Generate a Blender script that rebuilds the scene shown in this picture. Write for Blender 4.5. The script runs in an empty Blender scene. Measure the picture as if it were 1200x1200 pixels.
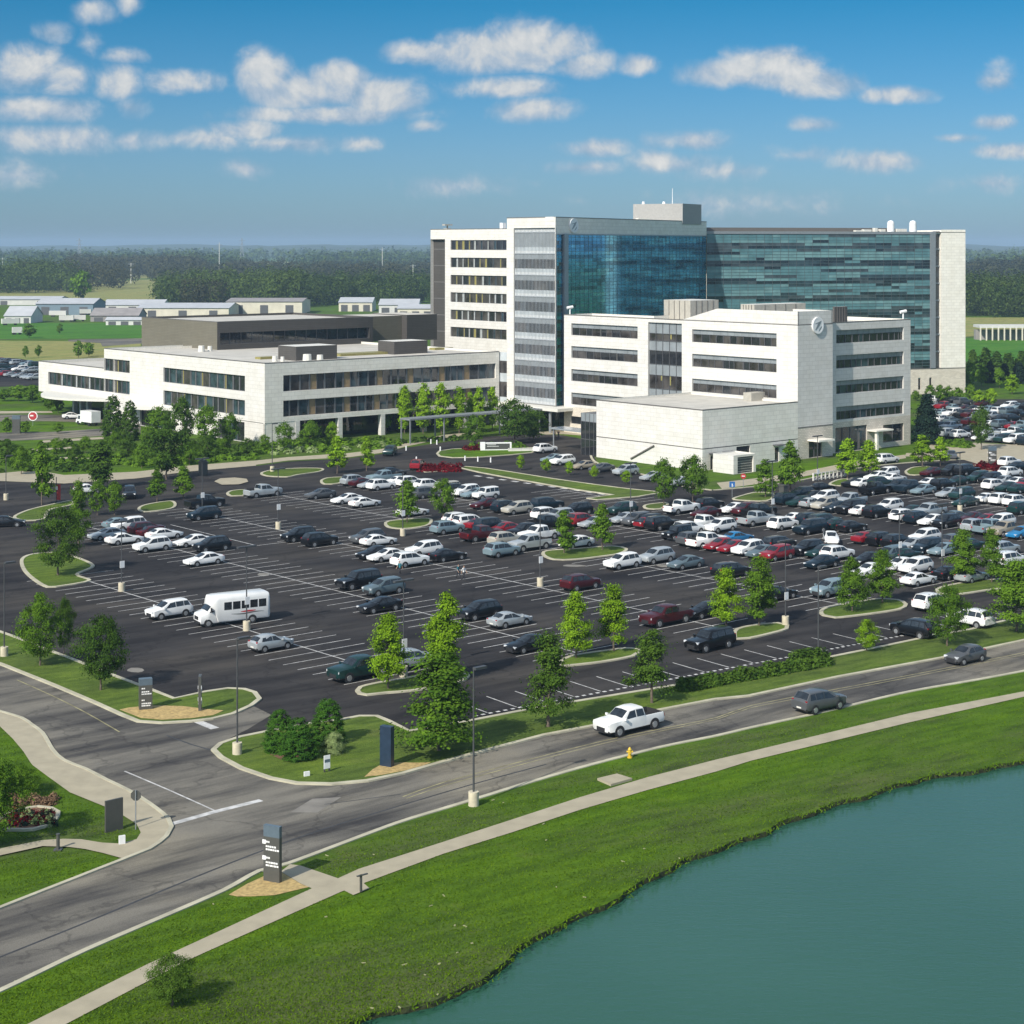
import bpy, bmesh, math, random
import numpy as np
from mathutils import Vector, Matrix, Quaternion
random.seed(7)
scene = bpy.context.scene
COL = scene.collection
F, CX, HY, H = 2088.0, 600.0, 287.0, 38.0      # focal length and horizon of the photograph, flying height
# ------------------------------------------------------------------ survey: a photo position -> a place on the site
def at(px, py, z=0.0):
    Y = (H - z) * F / (py - HY)
    return Vector(((px - CX) / F * Y, Y, z))
AU = math.atan2(.649, .761)                     # the grid direction of the car park and buildings
U = Vector((math.cos(AU), math.sin(AU))); V = Vector((-math.sin(AU), math.cos(AU)))
def uv_of(p): return p[0]*U.x + p[1]*U.y, p[0]*V.x + p[1]*V.y
def xy_of(u, v): return Vector((u*U.x + v*V.x, u*U.y + v*V.y))
def on_line(P, d, px):                          # distance along a wall line to the place seen at column px
    k = (px - CX) / F
    return (k*P[1] - P[0]) / (d[0] - k*d[1])
# ------------------------------------------------------------------ tagging
def tag(o, label=None, cat=None, group=None, kind=None):
    if label: o['label'] = label
    if cat: o['category'] = cat
    if group: o['group'] = group
    if kind: o['kind'] = kind
    return o
def empty(name, loc, rz=0.0):
    o = bpy.data.objects.new(name, None); COL.objects.link(o)
    o.empty_display_size = .3
    o.location = loc; o.rotation_euler = (0, 0, rz)
    return o
def thing(name, loc, label, cat, group=None, rz=0.0):
    return tag(empty(name, loc, rz), label, cat, group)
# ------------------------------------------------------------------ mesh builder (world coordinates in, local out)
class MB:
    def __init__(s): s.v = []; s.f = []; s.m = []; s.uv = []
    def vert(s, p): s.v.append((p[0], p[1], p[2])); return len(s.v)-1
    def face(s, pts, m=0, uv=None):
        i = [s.vert(p) for p in pts]; s.f.append(i); s.m.append(m); s.uv.append(uv)
    def box(s, c, size, rz=0.0, m=0, taper=1.0):
        a, b, h = size[0]/2, size[1]/2, size[2]
        co, si = math.cos(rz), math.sin(rz)
        q = []
        for z, k in ((0, 1.0), (h, taper)):
            for x, y in ((-a, -b), (a, -b), (a, b), (-a, b)):
                x *= k; y *= k
                q.append((c[0]+x*co-y*si, c[1]+x*si+y*co, c[2]+z))
        for idx in ((3,2,1,0),(4,5,6,7),(0,1,5,4),(1,2,6,5),(2,3,7,6),(3,0,4,7)):
            P = [q[i] for i in idx]
            L = (Vector(P[1])-Vector(P[0])).length; Hh = (Vector(P[2])-Vector(P[1])).length
            s.face(P, m, [(0,0),(L,0),(L,Hh),(0,Hh)])
    def prism(s, poly, z0, z1, m=0, mtop=None, bottom=True):   # poly counter-clockwise
        n = len(poly); d = 0
        for i in range(n):
            a, b = poly[i], poly[(i+1) % n]
            L = math.hypot(b[0]-a[0], b[1]-a[1])
            s.face([(a[0],a[1],z0),(b[0],b[1],z0),(b[0],b[1],z1),(a[0],a[1],z1)], m, [(d,z0),(d+L,z0),(d+L,z1),(d,z1)]); d += L
        s.face([(p[0],p[1],z1) for p in poly], m if mtop is None else mtop)
        if bottom: s.face([(p[0],p[1],z0) for p in reversed(poly)], m)
    def tube(s, p, q, r0, r1=None, n=8, m=0, caps=True):
        r1 = r0 if r1 is None else r1
        p, q = Vector(p), Vector(q); d = (q-p).normalized()
        a = d.orthogonal().normalized(); b = d.cross(a)
        R0 = [p + (a*math.cos(2*math.pi*i/n)+b*math.sin(2*math.pi*i/n))*r0 for i in range(n)]
        R1 = [q + (a*math.cos(2*math.pi*i/n)+b*math.sin(2*math.pi*i/n))*r1 for i in range(n)]
        i0 = [s.vert(x) for x in R0]; i1 = [s.vert(x) for x in R1]
        for i in range(n):
            j = (i+1) % n
            s.f.append([i0[i], i0[j], i1[j], i1[i]]); s.m.append(m); s.uv.append(None)
        if caps:
            s.f.append(i0[::-1]); s.m.append(m); s.uv.append(None)
            s.f.append(i1); s.m.append(m); s.uv.append(None)
    def mesh(s, name, mats, smooth=None, origin=(0,0,0), weld=False):
        me = bpy.data.meshes.new(name)
        o = origin
        me.from_pydata([(p[0]-o[0], p[1]-o[1], p[2]-o[2]) for p in s.v], [], s.f)
        for m in (mats if isinstance(mats, (list, tuple)) else [mats]): me.materials.append(m)
        me.polygons.foreach_set('material_index', s.m)
        if any(u is not None for u in s.uv):
            L = me.uv_layers.new(name='UVMap'); k = 0
            for f, u in zip(s.f, s.uv):
                for j in range(len(f)):
                    if u is not None: L.data[k].uv = u[j]
                    k += 1
        if weld or smooth is not None:
            bm = bmesh.new(); bm.from_mesh(me)
            bmesh.ops.remove_doubles(bm, verts=bm.verts, dist=.0005)
            bm.to_mesh(me); bm.free()
        if smooth is not None:
            me.polygons.foreach_set('use_smooth', [True]*len(me.polygons))
            me.set_sharp_from_angle(angle=math.radians(smooth))
        me.update()
        return me
    def build(s, name, mats, parent=None, smooth=None, loc=None, kind=None, weld=False):
        if parent is not None: org = parent.location
        else: org = loc if loc is not None else (0,0,0)
        if parent is not None and parent.parent is not None: org = Vector(parent.location) + Vector(parent.parent.location)
        me = s.mesh(name, mats, smooth, org, weld)
        o = bpy.data.objects.new(name, me); COL.objects.link(o)
        if parent is not None: o.parent = parent
        elif loc is not None: o.location = loc
        if kind: o['kind'] = kind
        return o
def sub(name, mb, mats, part, **k):             # a piece of a part that itself sits at its thing's origin
    me = mb.mesh(name, mats, k.get('smooth'), Vector(part.parent.location) if part.parent else Vector((0,0,0)))
    o = bpy.data.objects.new(name, me); COL.objects.link(o); o.parent = part
    return o
# ------------------------------------------------------------------ materials
def newmat(name):
    m = bpy.data.materials.new(name); m.use_nodes = True
    nt = m.node_tree; b = nt.nodes['Principled BSDF']
    return m, nt, b
def N(nt, typ, **kw):
    n = nt.nodes.new(typ)
    for k, v in kw.items():
        if k in n.inputs: n.inputs[k].default_value = v
        else: setattr(n, k, v)
    return n
def col(c): return (c[0], c[1], c[2], 1.0)
def mat(name, c, rough=.6, metal=0.0, var=.12, scale=3.0, spec=.5, bump=0.0, bscale=20.0, detail=4):
    """plain surface with a little procedural unevenness of colour and, if asked, of relief"""
    m, nt, b = newmat(name)
    tc = N(nt, 'ShaderNodeTexCoord')
    nz = N(nt, 'ShaderNodeTexNoise', Scale=scale, Detail=detail)
    nt.links.new(tc.outputs['Object'], nz.inputs['Vector'])
    rp = N(nt, 'ShaderNodeMapRange'); rp.inputs[3].default_value = 1-var; rp.inputs[4].default_value = 1+var
    rp.inputs[1].default_value = .3; rp.inputs[2].default_value = .7
    nt.links.new(nz.outputs['Fac'], rp.inputs[0])
    mx = N(nt, 'ShaderNodeVectorMath', operation='SCALE'); mx.inputs[0].default_value = c
    nt.links.new(rp.outputs[0], mx.inputs['Scale'])
    nt.links.new(mx.outputs[0], b.inputs['Base Color'])
    b.inputs['Roughness'].default_value = rough; b.inputs['Metallic'].default_value = metal
    b.inputs['Specular IOR Level'].default_value = spec
    if bump:
        n2 = N(nt, 'ShaderNodeTexNoise', Scale=bscale, Detail=3.0); nt.links.new(tc.outputs['Object'], n2.inputs['Vector'])
        bp = N(nt, 'ShaderNodeBump', Strength=bump, Distance=.05); nt.links.new(n2.outputs['Fac'], bp.inputs['Height'])
        nt.links.new(bp.outputs[0], b.inputs['Normal'])
    return m
def ramp(nt, stops, fac, interp='LINEAR'):
    r = N(nt, 'ShaderNodeValToRGB'); r.color_ramp.interpolation = interp
    e = r.color_ramp.elements
    e[0].position, e[0].color = stops[0][0], col(stops[0][1])
    e[1].position, e[1].color = stops[-1][0], col(stops[-1][1])
    for p, c in stops[1:-1]:
        x = e.new(p); x.color = col(c)
    nt.links.new(fac, r.inputs[0]); return r
def mixc(nt, fac, a, b, blend='MIX'):
    m = N(nt, 'ShaderNodeMix', data_type='RGBA', blend_type=blend)
    for s, i in ((fac, 0), (a, 6), (b, 7)):
        if hasattr(s, 'is_linked'): nt.links.new(s, m.inputs[i])
        elif i == 0: m.inputs[0].default_value = s
        else: m.inputs[i].default_value = col(s)
    return m.outputs[2]
def grass_mat(name, a, b, c, stripes=0.0):
    """lush grass: broad drifts of hue, clumps, fine speckle and a little relief"""
    m, nt, bs = newmat(name)
    tc = N(nt, 'ShaderNodeTexCoord'); P = tc.outputs['Object']
    def noise(sc, det=3.0, st=None):
        n = N(nt, 'ShaderNodeTexNoise', Scale=sc, Detail=det, Roughness=.6)
        if st:
            m0 = N(nt, 'ShaderNodeMapping'); m0.inputs['Rotation'].default_value = (0,0,-.62); nt.links.new(P, m0.inputs[0])
            mp = N(nt, 'ShaderNodeMapping'); mp.inputs['Scale'].default_value = st; nt.links.new(m0.outputs[0], mp.inputs[0]); nt.links.new(mp.outputs[0], n.inputs['Vector'])
        else: nt.links.new(P, n.inputs['Vector'])
        return n.outputs['Fac']
    r1 = ramp(nt, [(.36, a), (.5, b), (.64, c)], noise(.07, 5.0, (.5,1.4,1)))
    r2 = ramp(nt, [(.3, (.56,.60,.62)), (.52, (1,1,1)), (.74, (1.40,1.28,1.25))], noise(.6, 7.0, (.4,1.6,1)))
    r3 = ramp(nt, [(.25, (.66,.68,.6)), (.5, (1,1,1)), (.78, (1.28,1.24,1.25))], noise(4.0, 6.0))
    k = mixc(nt, 1.0, r1.outputs[0], r2.outputs[0], 'MULTIPLY')
    k = mixc(nt, .9, k, r3.outputs[0], 'MULTIPLY')
    dry = ramp(nt, [(.60, (0,0,0)), (.72, (1,1,1))], noise(.22, 6.0))
    k = mixc(nt, 0.0, k, (.13,.14,.045))
    mxn = nt.links[-1]
    mul = N(nt, 'ShaderNodeMath', operation='MULTIPLY'); mul.inputs[1].default_value = .45
    nt.links.new(dry.outputs[0], mul.inputs[0])
    for l in list(nt.links):
        pass
    mixnode = k.node; nt.links.new(mul.outputs[0], mixnode.inputs[0])
    nt.links.new(k, bs.inputs['Base Color'])
    bs.inputs['Roughness'].default_value = .9; bs.inputs['Specular IOR Level'].default_value = .1
    bp = N(nt, 'ShaderNodeBump', Strength=.7, Distance=.12)
    nt.links.new(noise(9.0, 5.0), bp.inputs['Height']); nt.links.new(bp.outputs[0], bs.inputs['Normal'])
    return m
def asphalt_mat(name, dark, light, patch=.06, along=0.65, streak=(.25,1.6,1)):
    m, nt, bs = newmat(name)
    tc = N(nt, 'ShaderNodeTexCoord'); P = tc.outputs['Object']
    m0 = N(nt, 'ShaderNodeMapping'); m0.inputs['Rotation'].default_value = (0,0,-along); nt.links.new(P, m0.inputs[0])
    mp = N(nt, 'ShaderNodeMapping'); mp.inputs['Scale'].default_value = streak; nt.links.new(m0.outputs[0], mp.inputs[0])
    n1 = N(nt, 'ShaderNodeTexNoise', Scale=.22, Detail=8.0, Roughness=.62); nt.links.new(mp.outputs[0], n1.inputs['Vector'])
    r1 = ramp(nt, [(.36, dark), (.6, light)], n1.outputs['Fac'])
    n2 = N(nt, 'ShaderNodeTexNoise', Scale=14.0, Detail=4.0); nt.links.new(P, n2.inputs['Vector'])
    r2 = ramp(nt, [(.3, (.82,.82,.82)), (.7, (1.18,1.18,1.18))], n2.outputs['Fac'])
    n3 = N(nt, 'ShaderNodeTexNoise', Scale=patch, Detail=6.0); nt.links.new(P, n3.inputs['Vector'])
    r3 = ramp(nt, [(.34, (.58,.59,.64)), (.5, (1,1,1)), (.66, (1.32,1.28,1.16))], n3.outputs['Fac'])
    vo = N(nt, 'ShaderNodeTexVoronoi', Scale=.09, feature='DISTANCE_TO_EDGE')
    n4 = N(nt, 'ShaderNodeTexNoise', Scale=.6, Detail=5.0); nt.links.new(P, n4.inputs['Vector'])
    ad = N(nt, 'ShaderNodeVectorMath', operation='MULTIPLY_ADD'); ad.inputs[1].default_value = (4,4,4)
    nt.links.new(n4.outputs['Color'], ad.inputs[0]); nt.links.new(P, ad.inputs[2]); nt.links.new(ad.outputs[0], vo.inputs['Vector'])
    r4 = ramp(nt, [(.004, (.55,.55,.57)), (.02, (1,1,1))], vo.outputs['Distance'])
    k = mixc(nt, 1.0, r1.outputs[0], r2.outputs[0], 'MULTIPLY')
    k = mixc(nt, 1.0, k, r3.outputs[0], 'MULTIPLY')
    k = mixc(nt, .55, k, r4.outputs[0], 'MULTIPLY')
    nt.links.new(k, bs.inputs['Base Color'])
    bs.inputs['Roughness'].default_value = .92; bs.inputs['Specular IOR Level'].default_value = .12
    bp = N(nt, 'ShaderNodeBump', Strength=.25, Distance=.01); nt.links.new(n2.outputs['Fac'], bp.inputs['Height']); nt.links.new(bp.outputs[0], bs.inputs['Normal'])
    return m
def stone_mat(name, c, bw=1.5, bh=.75, mortar=.8, var=.07, rough=.75):
    """panelled stone cladding: thin joints, slight change of tone panel to panel, faint weathering"""
    m, nt, bs = newmat(name)
    uv = N(nt, 'ShaderNodeUVMap')
    br = N(nt, 'ShaderNodeTexBrick', Scale=1.0)
    br.inputs['Color1'].default_value = col([x*(1-var) for x in c]); br.inputs['Color2'].default_value = col([min(1,x*(1+var)) for x in c])
    br.inputs['Mortar'].default_value = col([x*mortar for x in c]); br.inputs['Mortar Size'].default_value = .05
    br.inputs['Brick Width'].default_value = bw; br.inputs['Row Height'].default_value = bh
    nt.links.new(uv.outputs[0], br.inputs['Vector'])
    n = N(nt, 'ShaderNodeTexNoise', Scale=.5, Detail=6.0); nt.links.new(uv.outputs[0], n.inputs['Vector'])
    r = ramp(nt, [(.3, (.93,.92,.9)), (.65, (1.02,1.02,1.02))], n.outputs['Fac'])
    k = mixc(nt, 1.0, br.outputs['Color'], r.outputs[0], 'MULTIPLY')
    nt.links.new(k, bs.inputs['Base Color']); bs.inputs['Roughness'].default_value = rough; bs.inputs['Specular IOR Level'].default_value = .3
    return m
def glass_mat(name, c, rough=.04, spec=.8, var=.35, scale=.5, ior=1.5):
    m, nt, bs = newmat(name)
    tc = N(nt, 'ShaderNodeTexCoord')
    n = N(nt, 'ShaderNodeTexNoise', Scale=scale, Detail=3.0); nt.links.new(tc.outputs['Object'], n.inputs['Vector'])
    r = ramp(nt, [(.35, [x*(1-var) for x in c]), (.65, [x*(1+var) for x in c])], n.outputs['Fac'])
    nt.links.new(r.outputs[0], bs.inputs['Base Color'])
    bs.inputs['Roughness'].default_value = rough; bs.inputs['Specular IOR Level'].default_value = spec; bs.inputs['IOR'].default_value = ior
    return m
def mirror_glass(name, c, rough=.05, metal=.75):
    m, nt, bs = newmat(name)
    tc = N(nt, 'ShaderNodeTexCoord'); n = N(nt, 'ShaderNodeTexNoise', Scale=.5, Detail=3.0); nt.links.new(tc.outputs['Object'], n.inputs['Vector'])
    r = ramp(nt, [(.35, [x*.75 for x in c]), (.65, [min(1,x*1.25) for x in c])], n.outputs['Fac']); nt.links.new(r.outputs[0], bs.inputs['Base Color'])
    bs.inputs['Roughness'].default_value = rough; bs.inputs['Metallic'].default_value = metal
    return m
def leaf_mat(name, dark, light, trans=.3, ns=1.1):
    """leaves: hue shifts from clump to clump and from tree to tree, some light passes through"""
    m, nt, bs = newmat(name)
    nt.nodes.remove(bs); out = nt.nodes['Material Output']
    tc = N(nt, 'ShaderNodeTexCoord'); oi = N(nt, 'ShaderNodeObjectInfo')
    n = N(nt, 'ShaderNodeTexNoise', Scale=ns, Detail=3.0); nt.links.new(tc.outputs['Object'], n.inputs['Vector'])
    wn = N(nt, 'ShaderNodeTexWhiteNoise'); ge = N(nt, 'ShaderNodeNewGeometry')
    nt.links.new(ge.outputs['Random Per Island'], wn.inputs['Vector'])
    ad = N(nt, 'ShaderNodeMath', operation='MULTIPLY_ADD'); ad.inputs[1].default_value = .35
    nt.links.new(wn.outputs['Value'], ad.inputs[0]); nt.links.new(n.outputs['Fac'], ad.inputs[2])
    ad2 = N(nt, 'ShaderNodeMath', operation='MULTIPLY_ADD'); ad2.inputs[1].default_value = .22
    nt.links.new(oi.outputs['Random'], ad2.inputs[0]); nt.links.new(ad.outputs[0], ad2.inputs[2])
    r = ramp(nt, [(.5, dark), (1.05, light)], ad2.outputs[0])
    d = N(nt, 'ShaderNodeBsdfDiffuse'); t = N(nt, 'ShaderNodeBsdfTranslucent'); mx = N(nt, 'ShaderNodeMixShader'); mx.inputs[0].default_value = trans
    nt.links.new(r.outputs[0], d.inputs[0]); nt.links.new(r.outputs[0], t.inputs[0])
    nt.links.new(d.outputs[0], mx.inputs[1]); nt.links.new(t.outputs[0], mx.inputs[2]); nt.links.new(mx.outputs[0], out.inputs[0])
    return m
M = {}
M['grass'] = grass_mat('lawn_grass', (.078,.106,.030), (.068,.130,.010), (.082,.165,.003))
M['grass2'] = grass_mat('parking_grass', (.082,.118,.026), (.092,.140,.024), (.108,.165,.022))
M['field_green'] = grass_mat('green_field', (.05,.14,.012), (.06,.18,.012), (.08,.19,.02))
M['field_tan'] = grass_mat('dry_field', (.24,.235,.075), (.28,.27,.09), (.20,.24,.065))
M['asphalt'] = asphalt_mat('lot_asphalt', (.023,.0215,.0225), (.050,.046,.0445))
M['road'] = asphalt_mat('road_asphalt', (.060,.057,.055), (.195,.180,.150), patch=.05, along=.72)
M['concrete'] = mat('concrete', (.37,.325,.23), .85, var=.1, scale=.8, bump=.1, bscale=30)
M['kerb'] = mat('kerb_concrete', (.44,.41,.30), .85, var=.2, scale=.6, bump=.1, bscale=30)
M['paint'] = mat('road_paint', (.50,.49,.47), .7, var=.35, scale=1.5)
M['paint_yellow'] = mat('road_paint_yellow', (.26,.235,.12), .8, var=.5, scale=1.0)
M['tar'] = mat('tar_seal', (.04,.04,.043), .7, var=.3, scale=1)
M['patch'] = mat('worn_asphalt_patch', (.20,.185,.16), .9, var=.25, scale=.7)
M['mulch'] = mat('tan_mulch', (.42,.30,.12), .95, var=.3, scale=4, bump=.6, bscale=8)
M['redmulch'] = mat('brown_mulch', (.16,.085,.05), .95, var=.35, scale=4, bump=.6, bscale=8)
M['bank'] = mat('bank_earth', (.030,.038,.010), .95, var=.5, scale=3, bump=.8, bscale=5)
M['white_stone'] = stone_mat('white_stone', (.675,.655,.615), 1.6, .75, .85, .04)
M['shade_lifted_stone'] = stone_mat('shade_lifted_stone', (.82,.785,.705), 1.5, .75, .85, .045)  # white stone again, its colour lightened to offset the shade on these faces
M['beige_stone'] = stone_mat('rough_beige_stone', (.66,.60,.51), .7, .3, .8, .12)
M['brown_panel'] = stone_mat('brown_metal_panel', (.16,.147,.112), 3.0, .35, .8, .06, .55)
M['dark_panel'] = stone_mat('dark_metal_panel', (.082,.076,.070), 3.0, .4, .8, .06, .5)
M['roof'] = mat('roof_membrane', (.50,.475,.42), .9, var=.12, scale=.3)
M['coping'] = mat('dark_coping', (.12,.11,.10), .5, var=.1)
M['frame'] = mat('window_frame', (.10,.10,.105), .4, var=.1)
M['mull'] = mat('pale_mullion', (.42,.44,.46), .35, metal=.3, var=.1)
M['g_dark'] = glass_mat('dark_window_glass', (.022,.024,.027))
M['g_brown'] = glass_mat('brown_window_glass', (.055,.050,.047), var=.6, scale=.35)
M['g_teal'] = glass_mat('teal_window_glass', (.03,.05,.06), var=.7, scale=.4)
M['spandrel'] = glass_mat('spandrel_glass', (.24,.265,.28), .18, .6, var=.1)
M['spandrel_pale'] = glass_mat('pale_spandrel_glass', (.46,.50,.52), .15, .6, var=.12)
M['bay_glass'] = glass_mat('bay_glass', (.05,.058,.068), .05, .9, var=.6, scale=.7)
M['olive'] = mat('olive_panel', (.27,.24,.08), .5, var=.15)
M['paleblue'] = mat('pale_blind', (.36,.38,.37), .5, var=.2)
M['tanpanel'] = mat('tan_wood_panel', (.27,.19,.10), .55, var=.15)
M['steel'] = mat('grey_steel', (.30,.32,.34), .4, metal=.4, var=.1)
M['dark_steel'] = mat('dark_steel', (.06,.062,.065), .5, var=.15)
M['white'] = mat('white_paint', (.80,.80,.79), .5, var=.04)
M['offwhite'] = mat('off_white', (.66,.64,.58), .7, var=.08)
M['louver'] = mat('louver_beige', (.40,.375,.32), .7, var=.1, scale=1.5)
M['sign_dark'] = mat('sign_dark', (.075,.075,.068), .45, var=.08)
M['sign_blue'] = mat('sign_blue', (.018,.034,.062), .35, var=.15)
M['sign_slate'] = mat('sign_slate', (.10,.135,.165), .4, var=.1)
M['red'] = mat('red_paint', (.42,.03,.035), .5, var=.1)
M['bluepaint'] = mat('blue_paint', (.02,.12,.35), .5, var=.1)
M['yellow'] = mat('yellow_paint', (.60,.40,.03), .5, var=.1)
M['base'] = mat('pole_base_concrete', (.55,.49,.36), .85, var=.15, scale=2)
M['bark'] = mat('bark', (.13,.10,.075), .95, var=.35, scale=4, bump=.6, bscale=12)
M['leaf_bright'] = leaf_mat('bright_leaves', (.095,.180,.008), (.260,.43,.022))
M['leaf_mid'] = leaf_mat('mid_leaves', (.046,.104,.012), (.145,.260,.022))
M['leaf_dark'] = leaf_mat('dark_leaves', (.030,.070,.012), (.095,.170,.022))
M['leaf_ever'] = leaf_mat('evergreen_leaves', (.024,.075,.012), (.065,.155,.018), .15)
M['leaf_spruce'] = leaf_mat('dark_foliage', (.010,.022,.018), (.026,.050,.030), .1)
M['leaf_pale'] = leaf_mat('pale_leaves', (.18,.26,.09), (.38,.46,.20))
M['leaf_red'] = leaf_mat('red_blossom', (.055,.004,.006), (.14,.009,.014), .15)
M['leaf_far'] = leaf_mat('far_leaves', (.020,.045,.010), (.095,.140,.034), .2, .10)
M['leaf_brownfar'] = leaf_mat('far_brown_leaves', (.024,.034,.018), (.085,.088,.042), .2, .07)
# water
def water_mat():
    m, nt, bs = newmat('lake_water')
    tc = N(nt, 'ShaderNodeTexCoord')
    n0 = N(nt, 'ShaderNodeTexNoise', Scale=.03, Detail=4.0); nt.links.new(tc.outputs['Object'], n0.inputs['Vector'])
    r = ramp(nt, [(.35, (.018,.080,.047)), (.65, (.026,.095,.060))], n0.outputs['Fac'])
    nt.links.new(r.outputs[0], bs.inputs['Base Color'])
    bs.inputs['Roughness'].default_value = .16; bs.inputs['IOR'].default_value = 1.33
    n = N(nt, 'ShaderNodeTexNoise', Scale=1.6, Detail=6.0, Roughness=.6)
    mp = N(nt, 'ShaderNodeMapping'); mp.inputs['Scale'].default_value = (.5,1.3,1); nt.links.new(tc.outputs['Object'], mp.inputs[0]); nt.links.new(mp.outputs[0], n.inputs['Vector'])
    bp = N(nt, 'ShaderNodeBump', Strength=.32, Distance=.10); nt.links.new(n.outputs['Fac'], bp.inputs['Height']); nt.links.new(bp.outputs[0], bs.inputs['Normal'])
    return m
M['water'] = water_mat()
# ------------------------------------------------------------------ camera, sun, sky
cam = bpy.data.objects.new('camera', bpy.data.cameras.new('camera')); COL.objects.link(cam); scene.camera = cam
cam.location = (0, 0, H); cam.rotation_euler = (math.radians(90), 0, 0)
cam.data.sensor_width = 36; cam.data.lens = 36*F/1200; cam.data.shift_y = -(600-HY)/1200
cam.data.clip_start = 1; cam.data.clip_end = 40000
SUN_EL, SUN_AZ = math.radians(37), math.radians(54)          # the light travels towards AZ (from +X, counter-clockwise)
sd = Vector((math.cos(SUN_AZ)*math.cos(SUN_EL), math.sin(SUN_AZ)*math.cos(SUN_EL), -math.sin(SUN_EL)))
sun = bpy.data.objects.new('sun', bpy.data.lights.new('sun', 'SUN')); COL.objects.link(sun)
sun.data.energy = 4.5; sun.data.angle = math.radians(.5); sun.data.color = (1, .955, .87)
sun.rotation_euler = sd.to_track_quat('-Z', 'Y').to_euler(); sun.location = (-200, -200, 300)
world = bpy.data.worlds.new('World'); scene.world = world; world.use_nodes = True
SKY_TINT = [(0, (.26,.41,.64)), (.10, (.21,.37,.58)), (.27, (.050,.295,.46)), (.5, (.74,.84,.84)), (1.0, (1.78,1.48,1.14))]
CLOUDS = [(30,82,40,30,26,1.0),(75,92,30,22,22,.8),(55,128,60,14,16,.75),(62,162,62,14,18,.7),(140,100,26,24,22,.75),(152,125,16,14,14,.5),(62,38,20,15,13,.6),
 (108,14,26,14,16,.65),(150,4,14,10,14,.5),(146,66,22,9,9,.6),(105,50,10,14,14,.35),(215,97,44,14,14,.8),(312,92,32,30,32,1.1),(345,108,40,26,26,1.0),(395,95,38,22,32,1.15),(450,116,42,26,24,1.0),
 (380,135,100,12,10,.7),(290,154,34,14,14,.6),(328,168,46,9,10,.5),(240,164,80,9,9,.35),(150,165,16,8,10,.4),(500,62,48,12,14,.7),(575,62,60,26,26,1.0),(625,60,55,34,24,1.15),(680,78,34,16,14,.7),
 (600,104,50,14,14,.8),(625,130,42,18,16,.9),(750,76,20,11,12,.6),(865,86,60,18,18,1.0),(905,82,60,24,26,1.15),(955,98,46,22,20,1.0),(1048,112,30,9,9,.6),(1164,94,20,17,14,.65),(1166,144,20,9,8,.6),
 (950,146,24,9,8,.5),(808,165,38,12,12,.65),(692,174,36,12,14,.7),(688,196,40,10,10,.55),(780,192,42,13,12,.5),(1030,190,46,14,14,.65),(935,182,26,9,9,.4),(1118,162,22,5,6,.45),(1180,178,34,8,8,.6),
 (500,148,18,7,7,.45),(420,170,15,6,6,.35),(545,218,40,9,9,.25),(290,198,20,8,8,.3),(1160,215,40,8,8,.22),(850,200,50,8,8,.22),(20,205,40,12,12,.28),(860,240,60,8,8,.15)]
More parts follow.
